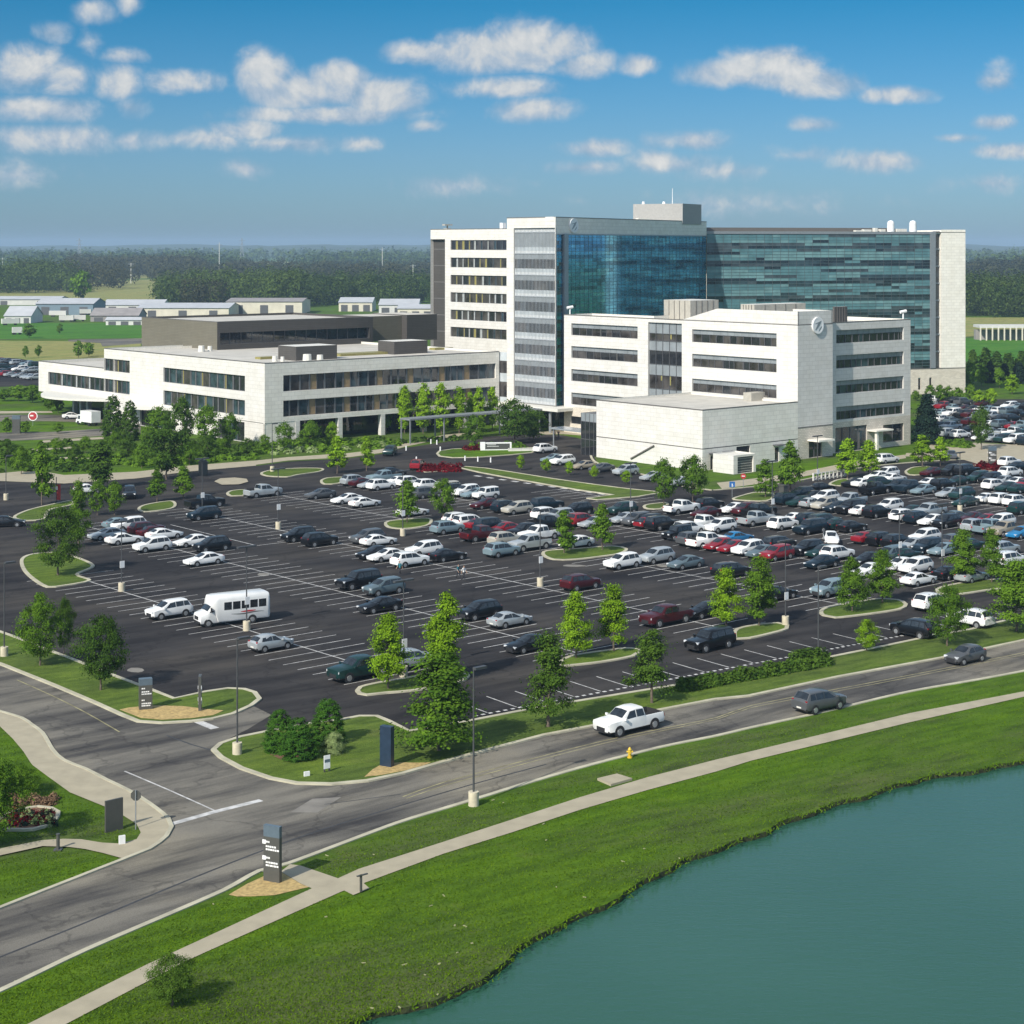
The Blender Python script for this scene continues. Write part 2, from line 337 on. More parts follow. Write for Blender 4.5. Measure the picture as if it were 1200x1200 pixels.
def build_sky():
    nt = world.node_tree; bg = nt.nodes['Background']
    sky = N(nt, 'ShaderNodeTexSky', sky_type='NISHITA'); sky.sun_disc = False
    sky.sun_elevation = SUN_EL; sky.sun_rotation = math.atan2(-math.cos(SUN_AZ), -math.sin(SUN_AZ)) % (2*math.pi)
    sky.air_density = 1.0; sky.dust_density = .6; sky.ozone_density = 2.2
    tc = N(nt, 'ShaderNodeTexCoord'); sp = N(nt, 'ShaderNodeSeparateXYZ'); nt.links.new(tc.outputs['Generated'], sp.inputs[0])
    def mth(op, a, b=None, c=None, clamp=False):
        n = N(nt, 'ShaderNodeMath', operation=op); n.use_clamp = clamp
        for i, x in enumerate((a, b, c)):
            if x is None: continue
            if hasattr(x, 'is_linked'): nt.links.new(x, n.inputs[i])
            else: n.inputs[i].default_value = x
        return n.outputs[0]
    yy = mth('MAXIMUM', sp.outputs[1], .02)
    a = mth('DIVIDE', sp.outputs[0], yy); e = mth('DIVIDE', sp.outputs[2], yy)
    # colour of the clear sky by height above the horizon (deepens the plain sky a little)
    k = 1/F
    tint = ramp(nt, SKY_TINT, mth('MULTIPLY', mth('ABSOLUTE', sp.outputs[2]), 1/.5, clamp=True))
    clear = mixc(nt, 1.0, sky.outputs[0], tint.outputs[0], 'MULTIPLY')
    # cumulus: each entry (column, row, half width, rise, fall, strength)
    cv = N(nt, 'ShaderNodeCombineXYZ'); nt.links.new(a, cv.inputs[0]); nt.links.new(e, cv.inputs[1])
    def fbm(off, sc, det, rough=.62):
        mp = N(nt, 'ShaderNodeMapping'); mp.inputs['Location'].default_value = off; mp.inputs['Scale'].default_value = (1,.95,1)
        nt.links.new(cv.outputs[0], mp.inputs[0])
        n = N(nt, 'ShaderNodeTexNoise', Scale=sc, Detail=det, Roughness=rough, Distortion=.25); nt.links.new(mp.outputs[0], n.inputs['Vector'])
        return n.outputs['Fac']
    n1 = fbm((0,0,0), 30, 10.0, .60); n1b = fbm((.004,-.006,0), 30, 10.0, .60); n2 = fbm((3,1,0), 11, 4.0)
    best = None; low = None
    for (cx, cy, rx, ru, rd, st) in CLOUDS:
        dx = mth('MULTIPLY', mth('SUBTRACT', a, (cx-CX)*k), 1/(rx*k*1.22))
        dy0 = mth('SUBTRACT', e, (HY-cy)*k)
        dy = mth('MAXIMUM', mth('MULTIPLY', dy0, 1/(ru*k*1.15)), mth('MULTIPLY', dy0, -1/(rd*k*1.0)))
        r = mth('SQRT', mth('ADD', mth('MULTIPLY', dx, dx), mth('MULTIPLY', dy, dy)))
        val = mth('MULTIPLY', mth('SUBTRACT', 1.0, r), st)
        hh = mth('MULTIPLY', mth('MULTIPLY', dy0, 1/((ru+rd)*k)), mth('MAXIMUM', val, 0.0))
        best = val if best is None else mth('MAXIMUM', best, val); low = hh if low is None else mth('ADD', low, hh)
    dens = mth('ADD', mth('ADD', best, mth('MULTIPLY', mth('SUBTRACT', n1, .5), 1.5)), mth('MULTIPLY', mth('SUBTRACT', n2, .5), .3))
    alpha = N(nt, 'ShaderNodeMapRange', interpolation_type='SMOOTHSTEP'); nt.links.new(dens, alpha.inputs[0])
    alpha.inputs[1].default_value = -.22; alpha.inputs[2].default_value = .50
    front = mth('GREATER_THAN', sp.outputs[1], .05)
    al = mth('MULTIPLY', mth('MULTIPLY', alpha.outputs[0], front), .90)
    relief = mth('ADD', mth('MULTIPLY_ADD', mth('SUBTRACT', n1, n1b), 2.4, mth('MULTIPLY_ADD', dens, .34, .30)), mth('MULTIPLY', low, .75))
    cc = ramp(nt, [(0, (1.8,2.5,3.3)), (.34, (2.7,3.2,3.8)), (.62, (3.9,4.0,4.05)), (1, (5.0,4.85,4.6))], relief)
    out = mixc(nt, al, clear, cc.outputs[0])
    nt.links.new(out, bg.inputs[0]); bg.inputs[1].default_value = .15
build_sky()
world.cycles.sampling_method = 'MANUAL'; world.cycles.sample_map_resolution = 256
vs = scene.view_settings; scene.display_settings.display_device = 'sRGB'
vs.view_transform = 'Standard'; vs.look = 'None'; vs.exposure = .15; vs.gamma = 1; vs.use_curve_mapping = False
# ================================================================== GROUND
def smooth(pts, closed=False, step=1.2):
    """Catmull-Rom through ground points, resampled"""
    P = [Vector((p[0], p[1])) for p in pts]; n = len(P); out = []
    rng = range(n if closed else n-1)
    for i in rng:
        if closed: p0, p1, p2, p3 = P[(i-1) % n], P[i], P[(i+1) % n], P[(i+2) % n]
        else: p0, p1, p2, p3 = P[max(i-1,0)], P[i], P[i+1], P[min(i+2,n-1)]
        L = (p2-p1).length; k = max(1, min(14, int(L/step)))
        # centripetal-ish: limit tangents by the segment length
        m1 = (p2-p0)*.5; m2 = (p3-p1)*.5
        if m1.length > L: m1 *= L/m1.length
        if m2.length > L: m2 *= L/m2.length
        for j in range(k):
            t = j/k; t2 = t*t; t3 = t2*t
            out.append(p1*(2*t3-3*t2+1) + m1*(t3-2*t2+t) + p2*(-2*t3+3*t2) + m2*(t3-t2))
    if not closed: out.append(P[-1].copy())
    return out
def px_poly(pxs, z=0.0): return [at(x, y, z).to_2d() for x, y in pxs]
def area(P): return .5*sum(P[i-1][0]*P[i][1]-P[i][0]*P[i-1][1] for i in range(len(P)))
def ccw(P): return P if area(P) > 0 else P[::-1]
def normals2(P, closed):
    n = len(P); out = []
    for i in range(n):
        a = P[i-1] if (i > 0 or closed) else P[i]; b = P[(i+1) % n] if (i < n-1 or closed) else P[i]
        d = b-a
        if d.length < 1e-9: d = Vector((1,0))
        d.normalize(); out.append(Vector((d.y, -d.x)))    # right-hand side
    return out
def offset(P, d, closed):
    N2 = normals2(P, closed); return [p+q*d for p, q in zip(P, N2)]
def flat(name, poly, z, m, kind='structure', parent=None):
    """one sheet, triangulated, from a simple polygon"""
    bm = bmesh.new(); vs_ = [bm.verts.new((p[0], p[1], z)) for p in poly]
    es = [bm.edges.new((vs_[i-1], vs_[i])) for i in range(len(vs_))]
    bmesh.ops.triangle_fill(bm, use_beauty=True, use_dissolve=False, edges=es, normal=(0,0,1))
    for f in bm.faces:
        if f.normal.z < 0: f.normal_flip()
    me = bpy.data.meshes.new(name); bm.to_mesh(me); bm.free(); me.materials.append(m)
    o = bpy.data.objects.new(name, me); COL.objects.link(o)
    if kind: o['kind'] = kind
    return o
def ribbon_mb(mb, P, w, z, m=0, closed=False):
    A = offset(P, w/2, closed); B = offset(P, -w/2, closed)
    n = len(P)
    for i in range(n if closed else n-1):
        j = (i+1) % n
        mb.face([(A[i][0],A[i][1],z),(A[j][0],A[j][1],z),(B[j][0],B[j][1],z),(B[i][0],B[i][1],z)], m)
def kerb_mb(mb, P, w, h, closed=False):
    """a real step: a flat-topped strip with both faces"""
    A = offset(P, w/2, closed); B = offset(P, -w/2, closed); n = len(P)
    for i in range(n if closed else n-1):
        j = (i+1) % n
        a0, a1, b0, b1 = A[i], A[j], B[i], B[j]
        mb.face([(a0[0],a0[1],h),(a1[0],a1[1],h),(b1[0],b1[1],h),(b0[0],b0[1],h)])
        mb.face([(a0[0],a0[1],-.05),(a1[0],a1[1],-.05),(a1[0],a1[1],h),(a0[0],a0[1],h)])
        mb.face([(b1[0],b1[1],-.05),(b0[0],b0[1],-.05),(b0[0],b0[1],h),(b1[0],b1[1],h)])
KERB = MB()
def kerb(pxs, w=.42, h=.13, closed=False):
    P = smooth(px_poly(pxs), closed)
    kerb_mb(KERB, P, w, h, closed)
LAWN_N = 0
def island(pxs, m='grass2', w=.42, round_=True, z=.10, lawn='lawn'):
    P = ccw(px_poly(pxs))
    if round_: P = smooth(P, True, 1.0)
    inner = offset(P, -w/2, True)
    kerb_mb(KERB, inner, w, .135, True)
    return flat(lawn, offset(P, -w*.8, True), z, M[m])
# --- shore of the lake (waterline as seen), with the small irregularities of an eroded bank
SHORE = [(380,1222),(435,1199),(475,1187),(520,1174),(560,1155),(569,1144),(580,1137),(600,1124),(628,1106),(656,1091),(685,1075),(720,1056),(747,1041),(787,1023),(827,1004),(867,987),(901,976),(920,968),
         (947,959),(971,949),(1019,933),(1050,925),(1083,917),(1136,907),(1200,895),(1300,877)]
WZ = -.32
sh = smooth([at(x, y, WZ).to_2d() for x, y in SHORE], False, .7)
rs = random.Random(3); nv = normals2(sh, False); ph = [rs.uniform(0, 6.28) for _ in range(4)]
sh = [p + q*(.16*math.sin(i*.9+ph[0]) + .2*math.sin(i*.37+ph[1]) + rs.uniform(-.11, .11)) for i, (p, q) in enumerate(zip(sh, nv))]
lake_poly = sh + [Vector((260, 215)), Vector((260, 20)), Vector((-30, 20)), Vector((-32, 70))]
S = 9500.0
def ground_sheet():
    bm = bmesh.new()
    outer = [bm.verts.new((x, y, 0)) for x, y in ((-S, -600), (S, -600), (S, S), (-S, S))]
    hole = [bm.verts.new((p[0], p[1], 0)) for p in lake_poly]
    es = [bm.edges.new((r[i-1], r[i])) for r in (outer, hole) for i in range(len(r))]
    bmesh.ops.triangle_fill(bm, use_beauty=True, use_dissolve=False, edges=es, normal=(0,0,1))
    for f in bm.faces:
        if f.normal.z < 0: f.normal_flip()
    me = bpy.data.meshes.new('ground'); bm.to_mesh(me); bm.free(); me.materials.append(M['grass'])
    o = bpy.data.objects.new('ground', me); COL.objects.link(o); o['kind'] = 'structure'
ground_sheet()
mb = MB()
lp = ccw(lake_poly); inn = offset(lp, -.14, True)
for i in range(len(lp)):
    a, b, c, d = lp[i-1], lp[i], inn[i], inn[i-1]
    mb.face([(a[0],a[1],.0),(b[0],b[1],.0),(c[0],c[1],-1.2),(d[0],d[1],-1.2)])
mb.build('lake_bank', M['bank'], kind='structure')
flat('lake', offset(lp, .02, True), WZ, M['water'])
# --- asphalt
LOT = [(-200,735),(0,742),(52,760),(127,789),(205,819),(240,826),(262,842),(258,873),(300,866),(400,846),(443,840),(480,856),(555,843),(627,829),(707,816),(787,803),(840,793),(880,788),(933,777),(1013,761),(1080,747),(1136,737),(1187,724),(1300,700),
       (1400,560),(1300,531),(1140,537),(1060,542),(1000,549),(945,561),(900,568),(835,574),(800,569),(760,557),(700,542),(692,528),(690,516),(660,510),(620,509),(560,512),(515,519),(472,525),(447,532),(410,537),(337,541),(300,546),(220,553),(160,561),(75,567),(0,564),(-150,560)]
flat('parking_lot', px_poly(LOT), .012, M['asphalt'])
ROAD = [(-60,757),(0,781),(60,803),(107,823),(140,838),(160,846),(190,848),(225,846),(250,842.5),(275,836),(295,826),(302,815),(300,806),(262,830),(300,858),(315,857),(280,864),(256,872),(246,880),(256,888),(280,901),(315,913),(347,919),(389,920),(432,916),(475,907),(520,895),(557,885),(640,863),(693,853),(773,834),(840,821),(880,817),(987,794),(1107,772),(1200,752),(1330,722),
        (1330,760),(1200,786),(1147,796),(1067,810),(992,827),(947,838),(880,852),(840,862),(787,873),(741,883),(680,899),(608,920),(563,934),(520,947),(465,964),(339,1011),(304,1020),(262,1043),(100,1113),(0,1160),(-90,1205),(-90,1100),(0,1066),(142,1008),(175,996),(195,981),(200,970),(197,960),(175,943),(150,927),(125,915),(100,902),(75,892),(62,880),(50,860),(37,850),(25,842),(0,834),(-60,815)]
def flat_px(name, pxs, z, m): return flat(name, px_poly(pxs), z, m)
ROAD_MAIN = [(0,1066),(142,1008),(175,996),(195,981),(200,970),(197,960),(175,943),(150,927),(125,915),(100,902),(75,892),(62,880),(50,860),(37,850),(25,842),(0,834),(-60,815),(-60,757),(0,780),(60,803),(107,823),(140,838),(160,846),(190,848),(225,847),(250,843),(275,838),(298,828),(318,838),(290,855),(256,872),(247,880),(256,889),(280,901),(315,914),(347,920),(389,921),(432,917),(475,908),(520,895),(557,885),(640,863),(693,853),(773,834),(840,821),(880,817),(987,794),(1107,772),(1200,752),(1330,722),
        (1330,760),(1200,786),(1147,796),(1067,810),(992,827),(947,838),(880,852),(840,862),(787,873),(741,883),(680,899),(608,920),(563,934),(520,947),(465,964),(339,1011),(304,1020),(262,1043),(100,1113),(0,1160),(-90,1205),(-90,1103)]
flat_px('road', ROAD_MAIN, .018, M['road'])
# --- verge and islands round the car park (raised, with kerbs)
STRIP_W = [(-120,700),(0,740),(25,749),(52,760),(82,771),(127,789),(175,807),(205,819),(240,811),(267,807),(288,808),(301,812),(307,820),(297,828),(275,838),(250,844),(225,847),(190,849),(160,847),(140,839),(107,824),(60,804),(0,780),(-120,740)]
island(STRIP_W, round_=False)
STRIP_E = [(247,880),(256,872),(280,864),(315,857),(350,850),(400,843.5),(421,839.5),(443,839.5),(459,846),(480,857),(555,844),(627,830),(707,817),(787,804),(840,794),(880,788),(933,778),(1013,762),(1080,748),(1136,738),(1187,725),(1330,698),
           (1330,722),(1200,752),(1107,772),(987,794),(880,817),(840,821),(773,834),(693,853),(640,863),(557,885),(520,895),(475,908),(432,917),(389,921),(347,920),(315,914),(280,902),(256,889)]
island(STRIP_E, round_=False)
for pxs in ([(37,650),(24,656),(26,668),(38,680),(55,689),(78,687),(107,681),(92,674),(111,664),(92,654),(70,648)],
            [(15,607),(30,599),(58,592),(84,587),(86,592),(60,598),(52,609),(30,611)],
            [(161,597),(170,592),(200,587.5),(207,592),(200,597),(170,600.5)],
            [(265,579),(271,575.5),(289,574),(292,577),(285,581.5),(271,582)],
            [(305,555),(320,551),(352,549),(378,549.5),(376,553),(350,557),(337,559.5),(313,558.5)],
            [(375,564),(383,560.5),(400,559.5),(405,562),(398,567),(380,568)],
            [(450,615),(454,611.5),(480,608.5),(503,608),(507,612),(500,617),(475,620.5),(456,619)],
            [(635,651),(640,646),(675,643.5),(718,640.5),(736,644),(728,649.5),(710,652.5),(675,656.5),(648,656.5)],
            [(753,594),(759,591.5),(780,589.5),(784,592),(775,597),(758,597)],
            [(859,586),(864,582.5),(885,577.5),(906,578.5),(905,586),(891,588)],
            [(971,568),(980,563),(993,561.5),(996,566),(985,570)],
            [(1060,553),(1070,548),(1090,547),(1094,552),(1080,557),(1065,557)],
            [(416,810.5),(420,806),(440,801),(469,796),(500,791),(531,787),(546,788),(551,793),(546,798),(530,803),(483,811),(453,813.5),(430,816),(419,814)],
            [(653,777),(669,769),(733,760),(751,761),(752,765),(744,770),(707,777),(660,782),(653,780)],
            [(858,744),(862,738),(880,733.5),(912,730.5),(925,733.5),(924,738),(907,743),(880,749),(862,750)],
            [(960,717),(968,712.5),(1000,706.5),(1032,702),(1053,703.5),(1064,709),(1056,715),(1013,721.5),(979,725),(963,722)],
            [(1096,691.5),(1108,687),(1147,680),(1166,679.5),(1200,676),(1200,688),(1163,692),(1128,697),(1102,697)]):
    island(pxs)
# the long planted median, the entrance island and the smaller beds near the buildings
island([(539,549),(545,547),(570,549),(600,553.5),(650,561.5),(700,568.5),(735,573),(770,576.5),(773,578.5),(750,582.5),(700,586.5),(687,584.5),(717,580.5),(675,574.5),(637,568),(600,561.5),(560,554)], round_=False)
island([(511,532),(514,529),(530,526.5),(560,525.5),(600,524.5),(625,525),(632,527.5),(624,531),(600,533.5),(560,536.5),(530,537),(514,535)], 'grass', round_=False)
island([(490,551),(498,548),(520,546.5),(539,546.5),(541,550),(520,552.5),(498,554)], 'redmulch', round_=False)
flat_px('path', [(251,565),(258,561.5),(275,560.5),(289,562),(291,565.5),(280,568.5),(260,569)], .14, M['concrete'])
flat_px('path', [(300,546),(220,553),(160,561),(75,567),(0,564),(-60,562),(-60,553),(0,555),(40,551),(75,557),(160,553),(220,546),(300,540)], .055, M['concrete'])
flat_px('path', [(300,540),(337,536),(410,531),(447,526.5),(472,519),(520,510),(560,506),(560,508.5),(520,514),(474,524),(447,531),(410,536),(337,540),(300,545)], .05, M['concrete'])
flat_px('path', [(628,507),(660,504),(700,507),(700,512),(660,509),(640,509.5)], .05, M['concrete'])
# the pale concrete service drive by the tower end
flat_px('road', [(1090,521),(1115,517.5),(1160,520),(1300,523),(1300,536),(1180,541),(1150,545),(1120,536),(1060,535),(1062,531),(1100,530),(1088,526)], .02, M['concrete'])
island([(1137,552),(1141,546),(1158,542.5),(1172,543.5),(1180,547),(1170,551),(1150,554)], 'redmulch')
flat_px('path', [(840,566),(900,559),(950,551),(1000,541),(1060,533),(1062,537),(1000,546.5),(950,557),(905,565),(846,573)], .03, M['concrete'])
flat_px('parking_lot', [(1074,512),(1086,480),(1098,471),(1140,468.5),(1300,466),(1300,519),(1160,519),(1100,514)], .012, M['asphalt'])
flat_px('parking_lot', [(-90,416),(20,420),(46,424),(46,452),(-90,456)], .012, M['asphalt'])
flat_px('road', [(-40,487),(0,486),(45,486),(130,489),(165,493),(165,500),(120,496),(60,493.5),(0,494),(-40,496)], .012, M['road'])
flat_px('road', [(-40,506),(0,507),(60,506),(125,502),(165,500),(165,508),(120,511),(60,515),(0,517),(-40,518)], .012, M['road'])
flat_px('path', [(-40,482),(60,482),(62,484),(-40,485.5)], .05, M['concrete'])
flat_px('path', [(50,516.5),(125,512),(125,514.5),(50,519)], .05, M['concrete'])
for q in ([(30,527),(100,522.5),(100,524.5),(30,529.5)], [(5,535.5),(110,536),(110,538),(5,538)]): flat_px('path', q, .03, M['concrete'])
# --- lakeside path and its landing, corner pavement
PATH_T = [(-60,1245),(35,1199.5),(172,1131),(300,1072),(367,1041),(396,1030),(420,1019),(520,987),(600,961),(680,934.7),(760,911),(840,890.5),(880,881),(1067,836),(1200,810.7),(1330,786)]
PATH_B = [(1330,790),(1200,817),(1067,846.7),(880,892),(840,904.5),(760,926),(680,949.5),(600,976),(520,1001),(425,1036),(399,1046),(300,1090),(220,1126),(80,1199.5),(-20,1250)]
flat_px('path', PATH_T + PATH_B, .04, M['concrete'])
flat_px('path', [(329,1022),(340,1013.5),(352,1015),(396,1030),(382,1038),(366,1042),(352,1036)], .044, M['concrete'])
flat_px('path', [(400,1043),(425,1035),(433,1042),(414,1050)], .06, M['concrete'])
CORNER = [(-60,812),(0,834.5),(25,842),(37,850),(50,860),(62,880),(75,892),(100,902),(125,915),(150,927),(175,942.5),(197,960),(201,970),(195,980),(175,995),(150,1006),(142,1007),(120,1001),(100,996.5),(80,994),(50,993),(0,1004),(-60,1015),(-60,1000),(0,996),(50,986),(75,984.5),(95,985),(120,989),(140,990),(160,985),(165,977),(160,967),(145,957.5),(125,947.5),(82,930),(57,912),(37.5,897.5),(27.5,882),(15,867),(0,852.5),(-60,830)]
flat_px('path', CORNER, .09, M['concrete'])
kerb([(-60,814),(0,834.5),(25,842),(37,850),(50,860),(62,880),(75,892),(100,902),(125,915),(150,927),(175,942.5),(197,960),(201,970),(195,981),(175,996),(145,1008),(0,1065),(-90,1101)], .3, .12)
kerb([(-90,1200),(0,1161.5),(100,1114),(262,1044),(304,1021),(339,1012),(465,965),(520,948),(563,935),(608,921),(680,900),(741,884),(787,873),(840,862.5),(880,853),(947,838.5),(992,828),(1067,810.5),(1147,796.5),(1200,786.5),(1330,761)], .38, .07)
kerb([(835,575),(900,569),(945,562),(1000,550),(1060,543),(1140,538)], .4, .13)
kerb([(692,528),(700,543),(760,558),(800,570),(835,575)], .4, .13)
# --- mulch beds, pads
flat_px('mulch_bed', [(140,833),(152,830.5),(180,828),(215,829),(248,833),(262,834),(250,839.5),(225,843),(190,845),(165,843)], .112, M['mulch'])
flat_px('mulch_bed', [(268,1049),(290,1036),(312,1026),(329,1022),(352,1036),(362,1040),(345,1044),(322,1049.5),(295,1051),(278,1051)], .03, M['mulch'])
flat_px('mulch_bed', [(427,912),(437,903),(450,896),(470,895),(492,895.5),(505,895),(497,898.5),(475,904.5),(447,910)], .112, M['mulch'])
flat_px('mulch_bed', [(313,884),(322,878),(345,876),(372,884),(352,892),(330,892)], .112, M['redmulch'])
flat_px('path', [(700,914.5),(723,909),(741,914.5),(716,921.5)], .16, M['concrete'])
kp = MB(); kp.prism(ccw(px_poly([(700,914.5),(723,909),(741,914.5),(716,921.5)])), -.05, .155); o = kp.build('culvert_slab', M['concrete'], loc=at(720,915)); tag(o, 'square concrete drain slab lying in the grass beside the lakeside path', 'drain cover')
KERB.build('kerb', M['kerb'], kind='structure')
# --- paint on the asphalt
DU = [94.2 + 18.15*k for k in range(9)]           # the double rows, by distance across the grid
STALL = 2.34
ROWS = {0: [(126.5,188.5)], 1: [(122.5,186),(189,222)], 2: [(120,226)], 3: [(121,157),(164,190),(198,230)], 4: [(121,158),(162,186),(190,234)], 5: [(112,180),(188,206)], 6: [(104,176)], 7: [(104,172)], 8: [(110,170)]}
LINES = MB()
def strip2(mb, A, B, w, z):
    A, B = Vector(A[:2]), Vector(B[:2]); d = (B-A).normalized(); n = Vector((-d.y, d.x))*w/2
    mb.face([(A-n).to_tuple()+(z,), (B-n).to_tuple()+(z,), (B+n).to_tuple()+(z,), (A+n).to_tuple()+(z,)])
for k, segs in ROWS.items():
    for v0, v1 in segs:
        strip2(LINES, xy_of(DU[k], v0), xy_of(DU[k], v1), .15, .020)
        n = int(round((v1-v0)/STALL))
        for i in range(n+1):
            v = v0 + (v1-v0)*i/n
            strip2(LINES, xy_of(DU[k]-5.4, v), xy_of(DU[k]-.08, v), .12, .020)
            strip2(LINES, xy_of(DU[k]+.08, v), xy_of(DU[k]+5.4, v), .12, .020)
strip2(LINES, at(200,615), at(301,639.5), .14, .020); strip2(LINES, at(301,639.5), at(342,634.5), .14, .020)
# the single row along the hedge
E0, E1 = at(558,840.5), at(1187,722)
ed = (E1-E0).to_2d().normalized(); en = Vector((-ed.y, ed.x)); EL = (E1-E0).length
DASH = MB(); i = 0; t = 0.0
while t < EL:
    a = E0.to_2d()+ed*t
    if i % 4 != 3 or True:
        strip2(DASH, a+en*.35, a+en*.35+ed*.36, .3, .0205)
    t += .74; i += 1
t = 1.5
while t < EL:
    a = E0.to_2d()+ed*t
    q = (a+en*2.2)
    strip2(LINES, a+en*.6, a+en*4.9, .12, .020); t += 2.95
DASH.build('kerb_dashes', M['paint'], kind='structure')
P2 = MB()
def pline(mb, pxs, w, z): ribbon_mb(mb, smooth(px_poly(pxs), False, 2.0), w, z)
pline(P2, [(200.5,966),(250,952),(306,938)], .55, .024)
pline(P2, [(146,904),(200,927),(251,950)], .14, .024)
pline(P2, [(229,844.5),(252,854)], .75, .024)
for q in ((628,587),(611,562)): pass
for i in range(12):                                              # zebra dashes beside the median
    x = 560+i*14.5; y = 556.5+i*2.1
    pline(P2, [(x-3.5,y+1),(x+3.5,y+2)], .8, .020)
LINES.build('parking_lines', M['paint'], kind='structure')
P2.build('road_markings', M['paint'], kind='structure')
Y2 = MB(); pline(Y2, [(472,934),(520,917),(707,868.5),(840,841),(880,827),(1040,796.5),(1200,765),(1330,738)], .13, .024); pline(Y2, [(476,936),(520,921),(707,871.5),(840,843.2),(880,829.6),(1040,799),(1200,767.3),(1330,740)], .11, .024)
pline(Y2, [(20,797),(60,815),(100,835),(140,858)], .13, .024)
Y2.build('road_markings', M['paint_yellow'], kind='structure')
T2 = MB(); pline(T2, [(-60,1147),(0,1122),(92,1085),(200,1040),(300,1000),(379,972),(467,945),(555,919),(640,896)], .16, .023)
pline(T2, [(195,862),(225,873),(250,880)], .16, .023); pline(T2, [(470,931),(380,943)], .1, .023)
T2.build('road_seals', M['tar'], kind='structure')
W2 = MB(); W2.face([at(x,y,.0225) for x, y in ((340,952),(366,936),(400,934),(372,952))]); W2.build('road_patch', M['patch'], kind='structure')
W3 = MB()
for (cx, cy, rx, ry) in ((308,673.5,9,2.2),(672,663,16,1.7),(786,663,20,2.0),(160,785.5,12,3.0)):
    P = smooth([at(cx+rx*math.cos(a)*random.uniform(.7,1.1), cy+ry*math.sin(a)*random.uniform(.7,1.1)).to_2d() for a in [i*6.283/9 for i in range(9)]][::-1], True, 1)
    W3.face([(p[0],p[1],.016) for p in ccw(P)])
W3.build('asphalt_stains', M['patch'], kind='structure')
# --- fields, distant ground
flat_px('field', [(-80,399),(165,400),(165,424),(45,424),(-80,422)], .01, M['field_tan'])
flat_px('field', [(-80,378.5),(172,378.5),(172,396),(-80,398)], .01, M['field_green'])
flat_px('field', [(-80,341),(60,336.5),(80,335),(130,328.5),(200,327),(230,337),(260,352),(150,353),(-80,350)], .01, M['field_tan'])
flat_px('field', [(1125,396),(1300,396),(1300,424),(1125,424)], .01, M['field_green'])
flat_px('field', [(1125,372),(1300,372),(1300,383),(1125,395)], .01, M['field_tan'])
flat_px('road', [(80,398),(172,396.5),(172,402),(120,406),(118,402),(80,400)], .02, M['road'])
flat_px('field', [(400,335),(520,333),(520,345),(400,345)], .01, M['field_green'])

for i_, q in enumerate(([(-80,321),(60,319),(70,323),(-80,326)],[(190,316),(330,314.5),(360,318),(200,320.5)],[(380,318.5),(520,316),(520,321),(400,323)],[(90,322.5),(190,319.5),(215,325),(120,327.5)],[(1120,314),(1290,312.5),(1290,316),(1120,318)],[(200,307),(520,306),(520,308.5),(230,309.5)],[(-80,306.5),(150,305),(160,308),(-80,309.5)])):
    flat_px('field', q, .02+.004*i_, M['field_tan' if i_ % 2 else 'field_green'])
# ================================================================== BUILDINGS
def v2(x, y): return Vector((x, y))
def facade(mb, P, d, L, z0, z1, holes=(), depth=.35, m=0, mrev=None):
    """a wall seen from its right-hand side, left to right; holes are (s0, s1, za, zb) openings with real reveals"""
    n = v2(d.y, -d.x); mrev = m if mrev is None else mrev
    def pt(s, z, k=0.0): q = P + d*s - n*k; return (q.x, q.y, z)
    xs = sorted(set([0.0, L] + [round(min(max(h[i],0),L),4) for h in holes for i in (0,1)]))
    zs = sorted(set([z0, z1] + [round(h[i],4) for h in holes for i in (2,3)]))
    for i in range(len(xs)-1):
        for j in range(len(zs)-1):
            a, b, c, e = xs[i], xs[i+1], zs[j], zs[j+1]
            if any(h[0]-1e-3 <= a and b <= h[1]+1e-3 and h[2]-1e-3 <= c and e <= h[3]+1e-3 for h in holes): continue
            mb.face([pt(a,c),pt(b,c),pt(b,e),pt(a,e)], m, [(a,c),(b,c),(b,e),(a,e)])
    for (a, b, c, e) in holes:
        mb.face([pt(a,c),pt(a,c,depth),pt(b,c,depth),pt(b,c)][::-1], mrev, [(0,0)]*4)
        mb.face([pt(a,e),pt(b,e),pt(b,e,depth),pt(a,e,depth)][::-1], mrev, [(0,0)]*4)
        mb.face([pt(a,c),pt(a,e),pt(a,e,depth),pt(a,c,depth)], mrev, [(0,0)]*4)
        mb.face([pt(b,c),pt(b,c,depth),pt(b,e,depth),pt(b,e)], mrev, [(0,0)]*4)
def panelbox(mb, P, d, s0, s1, z0, z1, k0, k1, m):
    """a slab standing on the wall line: from depth k0 (behind) to k1 (towards the viewer)"""
    n = v2(d.y, -d.x); pts = [P+d*s0+n*k1, P+d*s1+n*k1, P+d*s1+n*k0, P+d*s0+n*k0]
    mb.prism([(p.x,p.y) for p in pts][::-1] if area(pts) < 0 else [(p.x,p.y) for p in pts], z0, z1, m)
def quadface(mb, P, d, s0, s1, z0, z1, k, m):
    n = v2(d.y, -d.x); a = P+d*s0-n*k; b = P+d*s1-n*k
    mb.face([(a.x,a.y,z0),(b.x,b.y,z0),(b.x,b.y,z1),(a.x,a.y,z1)], m, [(s0,z0),(s1,z0),(s1,z1),(s0,z1)])
